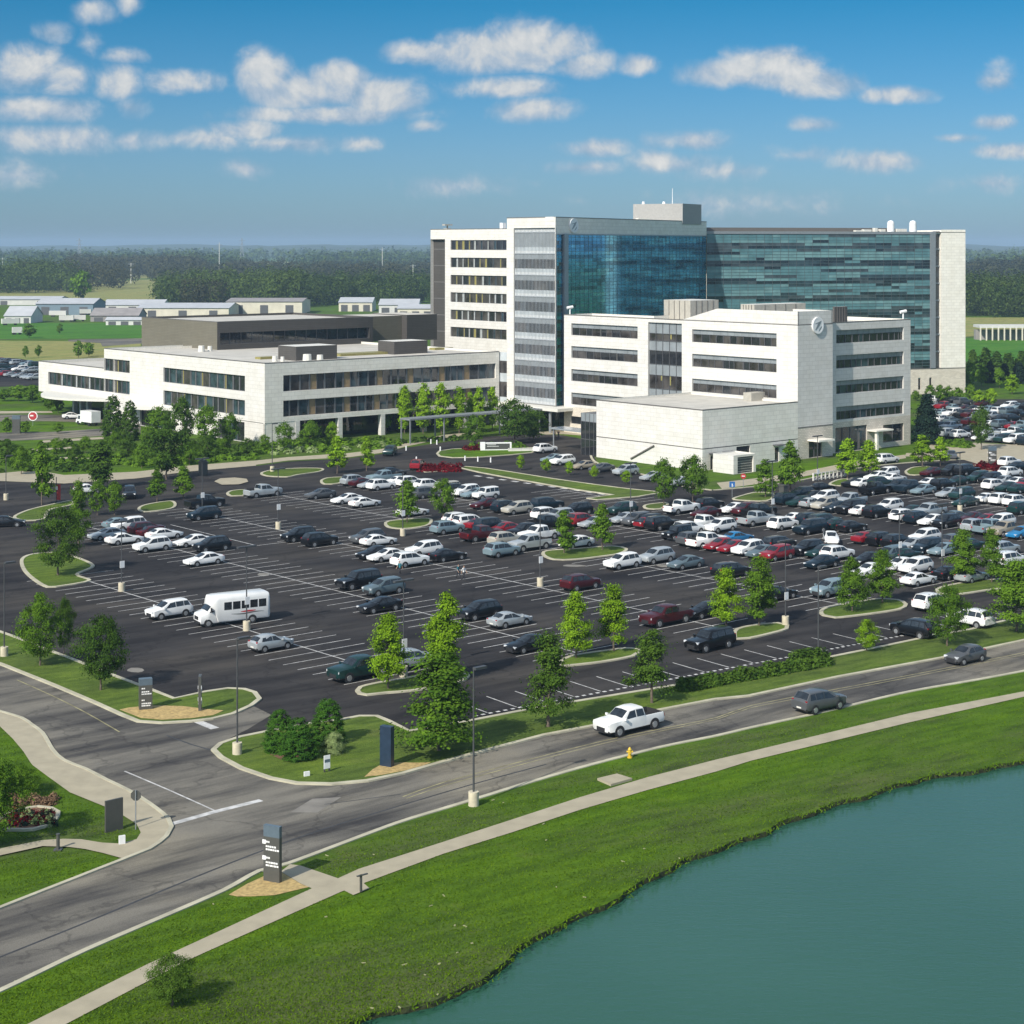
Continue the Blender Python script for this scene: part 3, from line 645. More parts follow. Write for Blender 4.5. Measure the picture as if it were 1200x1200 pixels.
def roof_mb(mb, poly, zr, zt, th=.4, mroof=0, mcop=1, mwall=2):
    poly = ccw(poly); inn = offset(poly, -th, True)
    mb.face([(p[0],p[1],zr) for p in inn], mroof)
    n = len(poly); out = offset(poly, .03, True)
    for i in range(n):
        j = (i+1) % n
        mb.face([(out[i][0],out[i][1],zt),(out[j][0],out[j][1],zt),(inn[j][0],inn[j][1],zt),(inn[i][0],inn[i][1],zt)], mcop)
        mb.face([(inn[i][0],inn[i][1],zt),(inn[j][0],inn[j][1],zt),(inn[j][0],inn[j][1],zr),(inn[i][0],inn[i][1],zr)], mwall)
        mb.face([(out[i][0],out[i][1],zt-.16),(out[j][0],out[j][1],zt-.16),(out[j][0],out[j][1],zt),(out[i][0],out[i][1],zt)], mcop)
def window(parent, P, d, s0, s1, za, zb, depth, cells, name='window', rail=None):
    """one opening: panes side by side (width share, material) set back in the wall, thin frame between them"""
    mats = []; 
    def mi(mm):
        if mm not in mats: mats.append(mm)
        return mats.index(mm)
    mb = MB(); tot = sum(c[0] for c in cells); s = s0; cuts = []
    for w, mm in cells:
        e = s + (s1-s0)*w/tot
        quadface(mb, P, d, s, e, za, zb, depth, mi(mm)); cuts.append(e); s = e
    for (ra, rb) in ((s0, s0+.06), (s1-.06, s1)): pass
    if rail: 
        for (ra, rb, mm) in rail: panelbox(mb, P, d, s0, s1, ra, rb, -depth+.02, -depth+.06, mi(mm))
    o = mb.build(name, mats, parent)
    fb = MB()
    for c in cuts[:-1]: panelbox(fb, P, d, c-.05, c+.05, za, zb, -depth+.005, -depth+.11, 0)
    panelbox(fb, P, d, s0, s0+.07, za, zb, -depth+.005, -depth+.1, 0); panelbox(fb, P, d, s1-.07, s1, za, zb, -depth+.005, -depth+.1, 0)
    panelbox(fb, P, d, s0, s1, za, za+.07, -depth+.005, -depth+.09, 0)
    panelbox(fb, P, d, s0, s1, zb-.07, zb, -depth+.005, -depth+.09, 0)
    sub('frame', fb, M['frame'], o)
    return o
rw = random.Random(11)
# ---------------------------------------------------------------- clinic block with the windowless annex
CA = v2(32.0, 299.4)
def cp(u, v): return CA + v2(U.x, U.y)*u + v2(V.x, V.y)*v
Uv, Vv = v2(U.x, U.y), v2(V.x, V.y)
clinic = thing('clinic_building', (CA.x, CA.y, 0), 'five storey white stone clinic block with window bands and windowless white annex in front', 'building')
PB = cp(24.4, 0); LV = on_line(PB, Vv, 661)                     # the sunlit front, from its right corner leftwards
PL = PB + Vv*LV; dL = -Vv
sL = lambda px: LV - on_line(PB, Vv, px)
ZT, ZB = 23.9, 26.2; SB_ = 2.0
bands = [(19.75,22.15),(15.15,17.55),(10.5,12.9),(5.75,8.15)]
wall = MB(); holes = []
wl = [(sL(669.5), sL(747.2))]; wr = [(sL(811), sL(910))]
gl = (sL(759.5), sL(799))
for a, b in bands: holes += [(wl[0][0], wl[0][1], a, b), (wr[0][0], wr[0][1], a, b)]
holes.append((gl[0], gl[1], 5.2, 23.1))
facade(wall, PL, dL, LV, 5.2, ZT, holes, .45)
holes2 = [(sL(669), sL(700), 1.9, 3.4)]
facade(wall, PL, dL, LV, 0, 5.2, holes2, .3, 1)
lu = 34.0 - 24.4
WW = on_line(cp(34, SB_), Uv, 1067)
Pw = cp(34, SB_)
sW = lambda px: on_line(Pw, Uv, px)
facade(wall, cp(24.4,0), Uv, lu, 0, 5.6, [(lu-6.6, lu-3.0, 0.05, 2.9)], .4, 1)
panelbox(wall, cp(24.4,0), Uv, 0, lu, 5.55, 5.7, -.3, .05, 2)
facade(wall, cp(24.4,0), Uv, lu, 5.6, ZB, [], .4, 0)
facade(wall, cp(34,0), Vv, SB_, 0, ZB)
hw = [(sW(980), sW(1059), a+.25, b+.25) for a, b in bands]
facade(wall, Pw, Uv, WW, 5.6, ZT, [h for h in hw if h[2] > 5.7], .45, 0)
h3 = [(sW(979), sW(1016), .05, 4.6), (sW(1035), sW(1059), .9, 4.2)]
facade(wall, Pw, Uv, WW, 0, 5.6, h3, .35, 1)
BV = 42.0
facade(wall, Pw+Uv*WW, Vv, BV, 0, ZT); facade(wall, Pw+Uv*WW+Vv*BV, -Uv, 34+WW-24.4-8, 0, ZT)
facade(wall, cp(32.4, BV+SB_), Vv, LV-BV-SB_, 0, ZT); facade(wall, cp(32.4, LV), -Uv, 8, 0, ZT)
roofp = [PL, PB, cp(34,0), cp(34,SB_), Pw+Uv*WW, Pw+Uv*WW+Vv*BV, cp(32.4,BV+SB_), cp(32.4,LV)]
wall.build('wall', [M['white_stone'], M['beige_stone'], M['coping']], clinic)
rf = MB(); roof_mb(rf, roofp, ZT-.7, ZT, .4); rf.build('roof', [M['roof'], M['coping'], M['offwhite']], clinic)
# raised parapet over the right half with its sloping end, returned along the corner block
pp = MB(); s8, s84 = sL(800.5), sL(840.5)
n_ = v2(dL.y, -dL.x)
def par(s, z, k): q = PL+dL*s+n_*k; return (q.x, q.y, z)
pts = [(s8, ZT-.2), (LV, ZT-.2), (LV, ZB), (s84, ZB), (s8, ZT+.02)]
pp.face([par(s,z,.02) for s,z in pts], 0, [(s,z) for s,z in pts]); pp.face([par(s,z,-.4) for s,z in pts][::-1], 0, [(s,z) for s,z in pts][::-1])
for i in range(len(pts)):
    a, b = pts[i], pts[(i+1) % len(pts)]
    pp.face([par(a[0],a[1],.02),par(a[0],a[1],-.4),par(b[0],b[1],-.4),par(b[0],b[1],.02)], 1 if i in (2,3) else 0, [(0,0)]*4)
panelbox(pp, cp(24.82,0), Uv, 0, lu-.42, ZT, ZB, -.4, -.01, 0); panelbox(pp, cp(34,0), Vv, .0, 9, ZT, ZB, -.42, -.01, 0)
pp.build('parapet', [M['white_stone'], M['coping']], clinic)
# windows: strip with a grey spandrel along its top and dark glass with slips of blind below
def strip_window(P, d, s0, s1, za, zb, glass=('g_brown','g_dark'), n=9, top=.36):
    cells = [(rw.uniform(.6,1.3), M[rw.choice(glass)]) for _ in range(n)]
    if rw.random() < .6: cells.insert(rw.randrange(3, n), (.1, M['olive']))
    o = window(clinic, P, d, s0, s1, za, zb-(zb-za)*top, .43, cells)
    sp = MB(); quadface(sp, P, d, s0, s1, zb-(zb-za)*top, zb, .40, 0)
    for i in range(1, 12): panelbox(sp, P, d, s0+(s1-s0)*i/12-.02, s0+(s1-s0)*i/12+.02, zb-(zb-za)*top, zb, -.40, -.385, 1)
    sub('spandrel', sp, [M['spandrel'], M['frame']], o)
for a, b in bands:
    strip_window(PL, dL, wl[0][0], wl[0][1], a, b); strip_window(PL, dL, wr[0][0], wr[0][1], a, b, n=12)
for h in hw:
    if h[2] > 5.7: strip_window(Pw, Uv, h[0], h[1], h[2], h[3], ('g_teal','g_dark','g_dark'), 12)
window(clinic, PL, dL, holes2[0][0], holes2[0][1], 1.9, 3.4, .28, [(1,M['g_dark']),(1,M['g_brown'])])
window(clinic, Pw, Uv, h3[0][0], h3[0][1], .05, 4.6, .33, [(1,M['g_teal'])]*4); window(clinic, Pw, Uv, h3[1][0], h3[1][1], .9, 4.2, .33, [(1,M['g_brown']),(1,M['g_dark'])])
# glazed slot between the two white faces
gs = MB(); q = [5.2]
for zf in (8.15, 12.9, 17.55, 22.15): 
    pass
rows_ = [(5.2,8.3,'g_dark'),(8.3,10.4,'spandrel'),(10.4,13.0,'g_brown'),(13.0,15.1,'spandrel'),(15.1,17.7,'g_dark'),(17.7,19.6,'spandrel'),(19.6,21.0,'g_brown'),(21.0,23.1,'spandrel')]
mats_ = [M['g_dark'], M['g_brown'], M['spandrel'], M['olive']]
for za, zb, k in rows_:
    for i in range(5): quadface(gs, PL, dL, gl[0]+(gl[1]-gl[0])*i/5, gl[0]+(gl[1]-gl[0])*(i+1)/5, za, zb, .43, {'g_dark':0,'g_brown':1,'spandrel':2}[k])
for (f, za, zb) in ((.34,12.0,13.0),(.6,11.2,13.0),(.62,20,21)): panelbox(gs, PL, dL, gl[0]+(gl[1]-gl[0])*f, gl[0]+(gl[1]-gl[0])*f+.35, za, zb, -.425, -.41, 3)
o = gs.build('window', mats_, clinic)
fb = MB()
for i in range(1, 5): panelbox(fb, PL, dL, gl[0]+(gl[1]-gl[0])*i/5-.04, gl[0]+(gl[1]-gl[0])*i/5+.04, 5.2, 23.1, -.42, -.3, 0)
for za, zb, k in rows_: panelbox(fb, PL, dL, gl[0], gl[1], za-.04, za+.04, -.42, -.32, 0)
sub('frame', fb, M['frame'], o)
# annex
an = MB(); AZ = 10.3
facade(an, cp(0,26), -Vv, 26, 3.75, AZ); facade(an, cp(0,26), -Vv, 26, 0, 3.6, [], .3, 0)
facade(an, cp(0,0), Uv, 24.4, 3.75, AZ, [], .3, 2); aw = lambda px: on_line(CA, Uv, px)
h4 = [(aw(863), aw(879), 2.1, 3.45), (aw(832.5), aw(836), .05, 2.3), (aw(848), aw(856), .05, 2.3), (aw(908), aw(913), .05, 2.6)]
facade(an, cp(0,0), Uv, 24.4, 0, 3.6, h4, .3, 2)
for P, d, L in ((cp(0,26), -Vv, 26), (cp(0,0), Uv, 24.4)): panelbox(an, P, d, 0, L, 3.6, 3.75, -.3, -.04, 3)
facade(an, cp(24.4,26), -Uv, 24.4, 0, AZ)
# diagonal handrail shadow strip: the shade built as a sloping dark bar on the wall
sA = lambda px: 26 - on_line(CA, Vv, px)
a0, a1 = sA(740), sA(767); nn = v2(-Uv.x, -Uv.y); Pq = cp(0,26)
for (k0, k1) in ((.05, .12),):
    A = Pq-Vv*a0; B = Pq-Vv*a1
    an.tube((A.x+nn.x*.15, A.y+nn.y*.15, .55), (B.x+nn.x*.15, B.y+nn.y*.15, 3.3), .16, n=6, m=3)
an.build('annex', [M['white_stone'], M['beige_stone'], M['shade_lifted_stone'], M['coping']], clinic)
for h in h4: window(clinic, cp(0,0), Uv, h[0], h[1], h[2], h[3], .28, [(1, M['g_dark'])])
rf = MB(); roof_mb(rf, [cp(0,26), cp(0,0), cp(24.4,0), cp(24.4,26)], AZ-.35, AZ, .4); rf.build('roof', [M['roof'], M['coping'], M['offwhite']], clinic)
ac = MB(); c = on_line(cp(0,9), Uv, 885); q = cp(c,9); ac.box((q.x,q.y,AZ-.35), (4.2,1.9,1.5), AU, 0); ac.box((q.x+2.2,q.y+.6,AZ-.35), (1.6,1.6,.9), AU, 1); ac.build('roof_unit', [M['louver'], M['coping']], clinic)
# dark glass lobby beside the annex, with its thin canopy
lb = MB(); p0 = cp(.4, 26.02); lobb = 9.0; lw_ = on_line(p0, Vv, 681)

facade(lb, p0+Vv*lw_, -Vv, lw_, 0, 6.1, [], .1, 0); facade(lb, p0+Vv*lw_+Uv*lobb, -Uv, lobb, 0, 6.1, [], .1, 0)
facade(lb, p0+Vv*lw_, -Vv, lw_, 6.1, 7.6, [], .1, 1); facade(lb, p0+Vv*lw_+Uv*lobb, -Uv, lobb, 6.1, 7.6, [], .1, 1)
lb.face([(q.x,q.y,7.6) for q in (p0, p0+Uv*lobb, p0+Uv*lobb+Vv*lw_, p0+Vv*lw_)], 2)
for i in range(5): panelbox(lb, p0+Vv*lw_, -Vv, i*lw_/4, i*lw_/4+.07, 0, 7.6, .0, .06, 2)
for z in (2.9, 6.1): panelbox(lb, p0+Vv*lw_, -Vv, 0, lw_, z-.05, z+.05, .0, .05, 2)
lb.build('lobby', [M['g_dark'], M['spandrel'], M['frame']], clinic)
cn = MB(); q = p0+Vv*lw_+Uv*1.5; cn.prism(ccw([q, q+Vv*10.5, q+Vv*10.5+Uv*3.6, q+Uv*3.6]), 3.75, 4.0, 0)
for t in (1.2, 9.6): w_ = q+Vv*t+Uv*.4; cn.tube((w_.x,w_.y,0),(w_.x,w_.y,3.75),.13,n=8,m=1)
cn.build('canopy', [M['spandrel'], M['steel']], clinic)
# small loading enclosure and door hoods on the shaded side
le = MB(); q0 = cp(aw(836)-2.0, -6.4); ue = 5.5; ve = 4.6
facade(le, q0+Vv*ve, -Vv, ve, 0, 3.1, [], .2, 0); facade(le, q0, Uv, ue, 0, 3.1, [(1.0, ue-.6, .02, 2.75)], .3, 1); facade(le, q0+Uv*ue, Vv, ve, 0, 3.1, [], .2, 0)
quadface(le, q0, Uv, 1.0, ue-.6, .02, 2.75, .29, 3)
for i in range(6): panelbox(le, q0, Uv, 1.0, ue-.6, .3+i*.42, .34+i*.42, -.285, -.26, 1)
le.face([(p.x,p.y,2.9) for p in (q0, q0+Uv*ue, q0+Uv*ue+Vv*ve, q0+Vv*ve)], 2)
facade(le, q0+Uv*ue+Vv*ve, -Uv, ue, 0, 3.1)
o = le.build('loading_shed', [M['white_stone'], M['shade_lifted_stone'], M['offwhite'], M['sign_dark']], None, loc=(q0.x,q0.y,0))
tag(o, 'small white walled loading bay with a wide dark shutter beside the annex', 'loading bay')
for px, w_, z_ in ((834.5,1.6,2.75),(852,2.4,2.75),(911,2.4,3.0)):
    hb = MB(); s_ = aw(px); panelbox(hb, cp(0,0), Uv, s_-w_/2, s_+w_/2, z_, z_+.16, .02, 1.3, 0); hb.build('door_hood', M['frame'], clinic)
hb = MB(); panelbox(hb, cp(24.4,0), Uv, lu-7.0, lu-2.6, 3.1, 3.4, .02, 2.6, 0); hb.build('door_hood', M['shade_lifted_stone'], clinic)
hb = MB(); panelbox(hb, Pw, Uv, sW(1016), sW(1036), 3.4, 3.65, .02, 2.2, 0); panelbox(hb, Pw, Uv, sW(1018), sW(1018)+.5, 0, 3.4, 1.4, 1.9, 0); hb.build('door_hood', M['shade_lifted_stone'], clinic)
window(clinic, cp(24.4,0), Uv, lu-6.6, lu-3.0, .05, 2.9, .38, [(1,M['g_dark']),(1,M['g_brown'])], 'door')
def emblem(parent, P, d, s, z, r, sx=1.0):
    """white disc with a slanting leaf-like stroke, fixed to the wall"""
    n = v2(d.y, -d.x); b = MB()
    def p3(x, y, k): q = P+d*(s+x*sx)+n*k; return (q.x, q.y, z+y)
    R = [(r*math.cos(a), r*math.sin(a)) for a in [i*math.pi/16 for i in range(32)]]
    ri = .80*r; Ri = [(ri*math.cos(a), ri*math.sin(a)) for a in [i*math.pi/16 for i in range(32)]]
    for i in range(32):
        j = (i+1) % 32
        b.face([p3(*R[i],.32), p3(*R[j],.32), p3(*Ri[j],.32), p3(*Ri[i],.32)], 0)
        b.face([p3(*R[i],.0), p3(*R[j],.0), p3(*R[j],.32), p3(*R[i],.32)], 0)
        b.face([p3(*Ri[j],.3), p3(*Ri[i],.3), p3(*Ri[i],.32), p3(*Ri[j],.32)], 0)
    b.face([p3(x, y, .30) for x, y in Ri], 0)
    def stroke(pts, w0, w1, k):
        m_ = len(pts); L=[]; Rr=[]
        for i, (x, y) in enumerate(pts):
            t = i/(m_-1); w = (w0+(w1-w0)*t)*math.sin(math.pi*min(max(t,.08),.95))
            L.append((x*r-w*r, y*r+w*r*.4)); Rr.append((x*r+w*r, y*r-w*r*.4))
        for i in range(m_-1): b.face([p3(*Rr[i],k), p3(*Rr[i+1],k), p3(*L[i+1],k), p3(*L[i],k)], 1)
    stroke([(-.55,-.55),(-.28,-.3),(.0,.02),(.3,.38),(.52,.55)], .16, .20, .335)
    stroke([(-.62,.2),(-.35,.25),(-.1,.3),(.15,.42)], .08, .11, .33)
    stroke([(.62,-.1),(.45,-.3),(.25,-.5),(.05,-.7)], .08, .11, .33)
    b.build('emblem', [M['white'], M['steel']], parent)
emblem(clinic, cp(24.4,0), Uv, on_line(cp(24.4,0), Uv, 957.5), 23.6, 1.5)
# roof plant on the clinic
def plant(parent, cpt, da, db, pxa, pxb, z0, z1, m, name='roof_unit', mat2='coping', louvers=True):
    """a box with its near corner at cpt, its two visible sides reaching to columns pxa (left) and pxb (right)"""
    la, lb_ = on_line(cpt, da, pxa), on_line(cpt, db, pxb)
    q = MB(); A = cpt+da*la; B = cpt+db*lb_
    facade(q, A, -da, la, z0, z1, [], .1, 0); facade(q, cpt, db, lb_, z0, z1, [], .1, 0)
    C = B+da*la; facade(q, B, da, la, z0, z1); facade(q, C, -db, lb_, z0, z1)
    q.face([(p.x,p.y,z1) for p in (cpt, B, C, A)], 2)
    if louvers:
        for i in range(1, 5): 
            panelbox(q, A, -da, la*i/5-.06, la*i/5+.06, z0, z1-.1, 0, .08, 1); panelbox(q, cpt, db, lb_*i/5-.06, lb_*i/5+.06, z0, z1-.1, 0, .08, 1)
    return q.build(name, [m, M[mat2], M['offwhite']], parent)
def col_pt(px, Y): return v2((px-CX)/F*Y, Y)
plant(clinic, col_pt(809,352), Vv, Uv, 778, 842, ZT-.7, 27.0, M['louver'], 'penthouse')
plant(clinic, col_pt(884,343), Vv, Uv, 868, 944, ZT-.7, 26.5, M['louver'], 'penthouse')
plant(clinic, col_pt(978,334), Vv, Uv, 976, 993, ZT-.7, 26.4, M['dark_panel'], 'roof_unit')
def post_cam(parent, x, y, z):
    b = MB(); b.tube((x,y,z),(x,y,z+1.3),.14,n=8); b.tube((x-.6,y-.2,z+1.3),(x+.6,y+.2,z+1.5),.3,n=8); b.build('roof_vent', M['white'], parent, smooth=40)
q = PL - dL*0.0 + Uv*.9 + dL*.8; post_cam(clinic, q.x, q.y, ZT)
q = Pw+Uv*(WW-1.2)+Vv*.8; post_cam(clinic, q.x, q.y, ZT)
# ---------------------------------------------------------------- hospital tower
Q = v2(8.87, 363.0)
tower = thing('hospital_tower', (Q.x, Q.y, 0), 'tallest building, eight storey hospital tower with white end, glass bay and bent teal glass front', 'building')
BT, BB, GB = 43.75, 40.3, 5.2                       # bay top, top of glass, bottom of glass
Lb = on_line(Q, Vv, 594); PBay = Q+Vv*Lb; dB = -Vv
sB = lambda px: Lb - on_line(Q, Vv, px)
D1 = v2(.4695, .8829)                                   # left leg of the bent glass front
bend = Q+D1*on_line(Q, D1, 828); D2 = (v2(116.3,457.0)-bend).normalized()
tw = MB()
facade(tw, PBay, dB, Lb, GB, BT, [(sB(602), Lb-.15, GB+.01, BB+1.2)], .5, 0)
facade(tw, Q, D1, (bend-Q).length, BB, BT, [], .3, 1)
L1 = (bend-Q).length
pe = v2(116.3,457.0); L2 = (pe-bend).length
T2 = 41.3
sR = lambda px: on_line(bend, D2, px)
e0, e1, e2 = sR(1090), sR(1096), sR(1103)
facade(tw, bend+D2*e2, D2, L2-e2, 6.6, T2+.6, [], .3, 1)
facade(tw, bend+D2*sR(1040), D2, L2-sR(1040), 0, 6.4, [(sR(1076)-sR(1040), sR(1076)-sR(1040)+.7, 1.2, 4.2), (sR(1089)-sR(1040), sR(1089)-sR(1040)+.7, 1.8, 4.2)], .3, 2)
panelbox(tw, bend, D2, sR(1040), L2, 6.4, 6.6, -.3, .05, 3)
nB = v2(-D2.y, D2.x); dep = 26.0
facade(tw, pe, nB, dep, 0, T2+.6, [], .3, 1); facade(tw, pe+nB*dep, -D2, L2-10, 0, T2, [], .3, 1)
panelbox(tw, bend, D2, e0, e1, 6.6, T2, -.5, .25, 5)
tw.build('wall', [M['white_stone'], M['shade_lifted_stone'], M['beige_stone'], M['coping'], M['dark_panel'], M['steel']], tower)
# dark glazed slot at the far end
sl = MB(); zz = 6.6
while zz < T2-.3:
    quadface(sl, bend, D2, e1, e2, zz, min(zz+4.0, T2), 1.2, 0); panelbox(sl, bend, D2, e1, e2, min(zz+4.0,T2)-.02, min(zz+4.38, T2+.2), -1.3, -.7, 1); zz += 4.36
facade(sl, bend+D2*e2, -v2(D2.y,-D2.x), 1.2, 6.6, T2, [], .1, 2)
sl.build('stair_window', [M['g_teal'], M['steel'], M['shade_lifted_stone']], tower)
# bay glazing: eight storeys of glass with pale bands, fine vertical fins
M['bandwhite'] = mat('pale_band', (.60,.62,.62), .4, var=.06)
gz = MB(); fh = (BB+1.2-GB)/8.2; b0, b1 = sB(602), Lb-.15
nf = 30
for f in range(9):
    z = GB+.01+fh*f; top_ = BB+1.2
    if z >= top_-.1: break
    k = f >= 8
    for (f0, f1, kind) in ((0,.13,'w'),(.13,.30,'p'),(.30,.74,'g'),(.74,1.0,'s')):
        za, zb = min(z+fh*f0, top_), min(z+fh*f1, top_)
        if zb-za < .02: continue
        for i in range(15):
            x0, x1 = b0+(b1-b0)*i/15, b0+(b1-b0)*(i+1)/15
            m_ = {'w':2,'p':6,'s':4}.get(kind) if not (f == 7 and kind == 'g') else 4
            if m_ is None: m_ = rw.choice((0,1,1,1,3,3))
            quadface(gz, PBay, dB, x0, x1, za, zb, .42, m_)
    panelbox(gz, PBay, dB, b0, b1, z-.1, z+.1, -.42, -.28, 5)
o = gz.build('window', [M['bay_glass'], M['g_dark'], M['bandwhite'], M['g_brown'], M['spandrel'], M['mull'], M['spandrel_pale']], tower)
fb = MB()
for i in range(nf+1): x = b0+(b1-b0)*i/nf; panelbox(fb, PBay, dB, x-.03, x+.03, GB, BB+1.2, -.42, -.30, 0)
sub('mullions', fb, M['mull'], o)
# glass return and long glass fronts: storey bands of differently tinted panes
def curtain(name, P, d, s0, s1, z0, z1, cw, fl, seed, lightset, darkset, k=.1, phase=0.0, mix=.16):
    r_ = random.Random(seed); mats = [M[x] for x in lightset+darkset]; nl = len(lightset)
    mb = MB(); fr = MB(); n = max(1, int(round((s1-s0)/cw))); rows = 6
    nz = int(math.ceil((z1-z0)/fl))
    for f in range(nz):
        for r in range(rows):
            za = z1-fl*(f+(r+1)/rows); zb = z1-fl*(f+r/rows)
            if zb <= z0: continue
            za = max(za, z0); cur = None; run = 0
            for i in range(n):
                if run <= 0:
                    run = r_.choice((1,1,2,2,3,4,6)); base = (r in (0,1,5)) if phase == 0 else (r in (0,1,2,5))
                    if r_.random() < (mix if r != 2 else .28): base = not base
                    cur = r_.randrange(nl) if base else nl + r_.randrange(len(darkset))
                run -= 1
                quadface(mb, P, d, s0+(s1-s0)*i/n, s0+(s1-s0)*(i+1)/n, za, zb, k, cur)
            panelbox(fr, P, d, s0, s1, zb-.035, zb+.035, -k+.004, -k+.07, 0)
    for i in range(n+1): x = s0+(s1-s0)*i/n; panelbox(fr, P, d, x-.025, x+.025, z0, z1, -k+.003, -k+.045, 1)
    o = mb.build(name, mats, tower); sub('mullions', fr, [M['tealline'], M['frame']], o)
    return o
def tint(n, c, **k): M[n] = glass_mat(n, c, **k)
M['tealline'] = mat('teal_mullion', (.11,.17,.18), .35, metal=.2, var=.1)
tint('t1', (.095,.205,.225), rough=.12, spec=.9, var=.15); tint('t2', (.15,.275,.285), rough=.14, spec=.9, var=.15); tint('t3', (.07,.15,.175), rough=.12, spec=.9, var=.15)
tint('k1', (.013,.024,.032), rough=.05, spec=.9); tint('k2', (.030,.055,.068), rough=.05, spec=.9); tint('k3', (.055,.075,.085), rough=.05, spec=.9)
M['b1'] = mirror_glass('blue_front_glass', (.10,.42,.62), .06); M['b2'] = mirror_glass('cyan_front_glass', (.16,.50,.66), .06); M['b3'] = mirror_glass('deep_front_glass', (.075,.34,.52), .06); M['b4'] = mirror_glass('dark_front_glass', (.04,.20,.32), .06)  # blue of the reflected sky is put into these glass tints
sD = lambda px: on_line(Q, D1, px)
curtain('glass_front', Q, D1, .2, sD(659.5), GB, BB, 1.4, 4.4, 4, ['b3','b1'], ['b4','k2'])
pr = MB(); panelbox(pr, Q, D1, sD(659.8), sD(664.5), GB, BB, -.2, .35, 0); pr.build('pier', M['steel'], tower)
curtain('glass_front', Q, D1, sD(664.7), L1-.1, 4, BB, 2.1, 4.4, 5, ['b1','b1','b3','b2'], ['b3','b1','b3','b4'], mix=.2)
curtain('glass_front', bend, D2, .1, e0, 4.0, T2-.6, 2.2, 4.36, 6, ['t1','t2','t1','t2'], ['k1','k1','k2','k3'], phase=1, mix=.12)
cb = MB(); panelbox(cb, bend, D2, .0, e1, T2-.6, T2+.05, -.4, .12, 0); panelbox(cb, bend, D2, .2, e0-9, T2+.05, T2+1.0, -3.4, -3.0, 1); panelbox(cb, Q, D1, .25, L1, BB-.25, BB, -.1, .12, 0)
cb.build('parapet', [M['steel'], M['coping']], tower)
nb = v2(-D1.y, D1.x)
back1 = bend+nb*30
rf = MB(); roof_mb(rf, [PBay, Q, bend, bend+nb*34, PBay+v2(6,30)], BT-.8, BT, .4)
facade(rf, bend, nb, 34, T2-2, BT, [], .1, 2)
roof_mb(rf, [bend+D2*.2, pe, pe+nB*dep, bend+D2*.2+nB*dep], T2-.5, T2, .3)
rf.build('roof', [M['roof'], M['coping'], M['shade_lifted_stone']], tower)
# ground floor of the bay: dark glass set back, flat canopy in front
gf = MB(); facade(gf, PBay+Uv*3, dB, Lb+2, 0, GB, [], .1, 0); facade(gf, Q+Uv*3-Vv*2, Uv, 8, 0, GB, [], .1, 0)
for i in range(8): panelbox(gf, PBay+Uv*3, dB, i*2.2, i*2.2+.1, 0, GB, 0, .08, 1)
gf.build('entrance', [M['g_dark'], M['frame']], tower)
cy = MB(); q = PBay-Uv*3.5+Vv*.5; cy.prism(ccw([q, q+dB*(Lb+5), q+dB*(Lb+5)+Uv*6.5, q+Uv*6.5]), GB-.75, GB-.15, 0)
for t in (2, 9.5, 17): 
    w_ = q+dB*t+Uv*1.0; cy.tube((w_.x,w_.y,0),(w_.x,w_.y,GB-.75),.3,n=12,m=1)
cy.build('canopy', [M['offwhite'], M['steel']], tower)
emblem(tower, Q, D1, sD(671.5), 42.0, 1.5, 1.35)
# left wing of the tower
RW = v2(-1.04, 435.0)
lw0 = on_line(RW, Vv, 521.5); lw1 = on_line(RW, Vv, 504.5)
PW = RW+Vv*lw1; dW = -Vv; LWn = lw1+2.5; WT = 42.05
sLw = lambda px: lw1 - on_line(RW, Vv, px)
tops = [39.2, 34.8, 30.4, 26.0, 21.6, 17.25]; hs = [(sLw(528), sLw(593.6), t-2.45, t) for t in tops]
M['frame2'] = mat('panel_joint', (.16,.155,.15), .5)
wg = MB()
facade(wg, PW, dW, LWn, 37.9+1.55, WT, [], .3, 0)
facade(wg, PW+dW*sLw(521.5), dW, LWn-sLw(521.5), 0, 39.45, [(a-sLw(521.5), b-sLw(521.5), c, e) for a, b, c, e in hs], .4, 0)
facade(wg, PW+Uv*1.0, dW, sLw(521.5), 0, 39.45, [], .3, 1)
for i in range(9): panelbox(wg, PW+Uv*1.0, dW, .0, sLw(521.5), 4.2*i+3.2, 4.2*i+3.38, 0, .06, 3)
facade(wg, PW+Uv*18, -Uv, 18, 0, WT, [], .3, 0); facade(wg, PW+dW*LWn+Uv*18, Vv, LWn, 0, WT, [], .3, 0); facade(wg, PW+dW*LWn, Uv, 18, 0, WT, [], .3, 0)
facade(wg, PW+dW*sLw(521.5)+Uv*1.0, -Uv, 1.0, 0, 39.45, [], .3, 0)
wg.face([(p.x,p.y,39.45) for p in (PW, PW+Uv*1.0, PW+Uv*1.0+dW*sLw(521.5), PW+dW*sLw(521.5))], 0)
wg.build('patient_wing', [M['white_stone'], M['dark_panel'], M['steel'], M['frame2']], tower)
for a, b, c, e in hs:
    cells = []
    for i in range(9):
        cells.append((rw.uniform(.8,1.3), M[rw.choice(('g_brown','g_dark','g_brown'))])); 
        if i < 8: cells.append((rw.uniform(.25,.6), M[rw.choice(('paleblue','olive','paleblue','g_teal','olive'))]))
    window(tower, PW, dW, a, b, c, e, .38, cells)
rf = MB(); roof_mb(rf, [PW, PW+dW*LWn, PW+dW*LWn+Uv*18, PW+Uv*18], WT-.6, WT, .4); rf.build('roof', [M['roof'], M['coping'], M['offwhite']], tower)
q = PW+dW*sLw(582)+Uv*2; b = MB(); b.box((q.x,q.y,WT-.6), (1.1,1.1,2.0), AU); b.build('roof_vent', M['white'], tower)
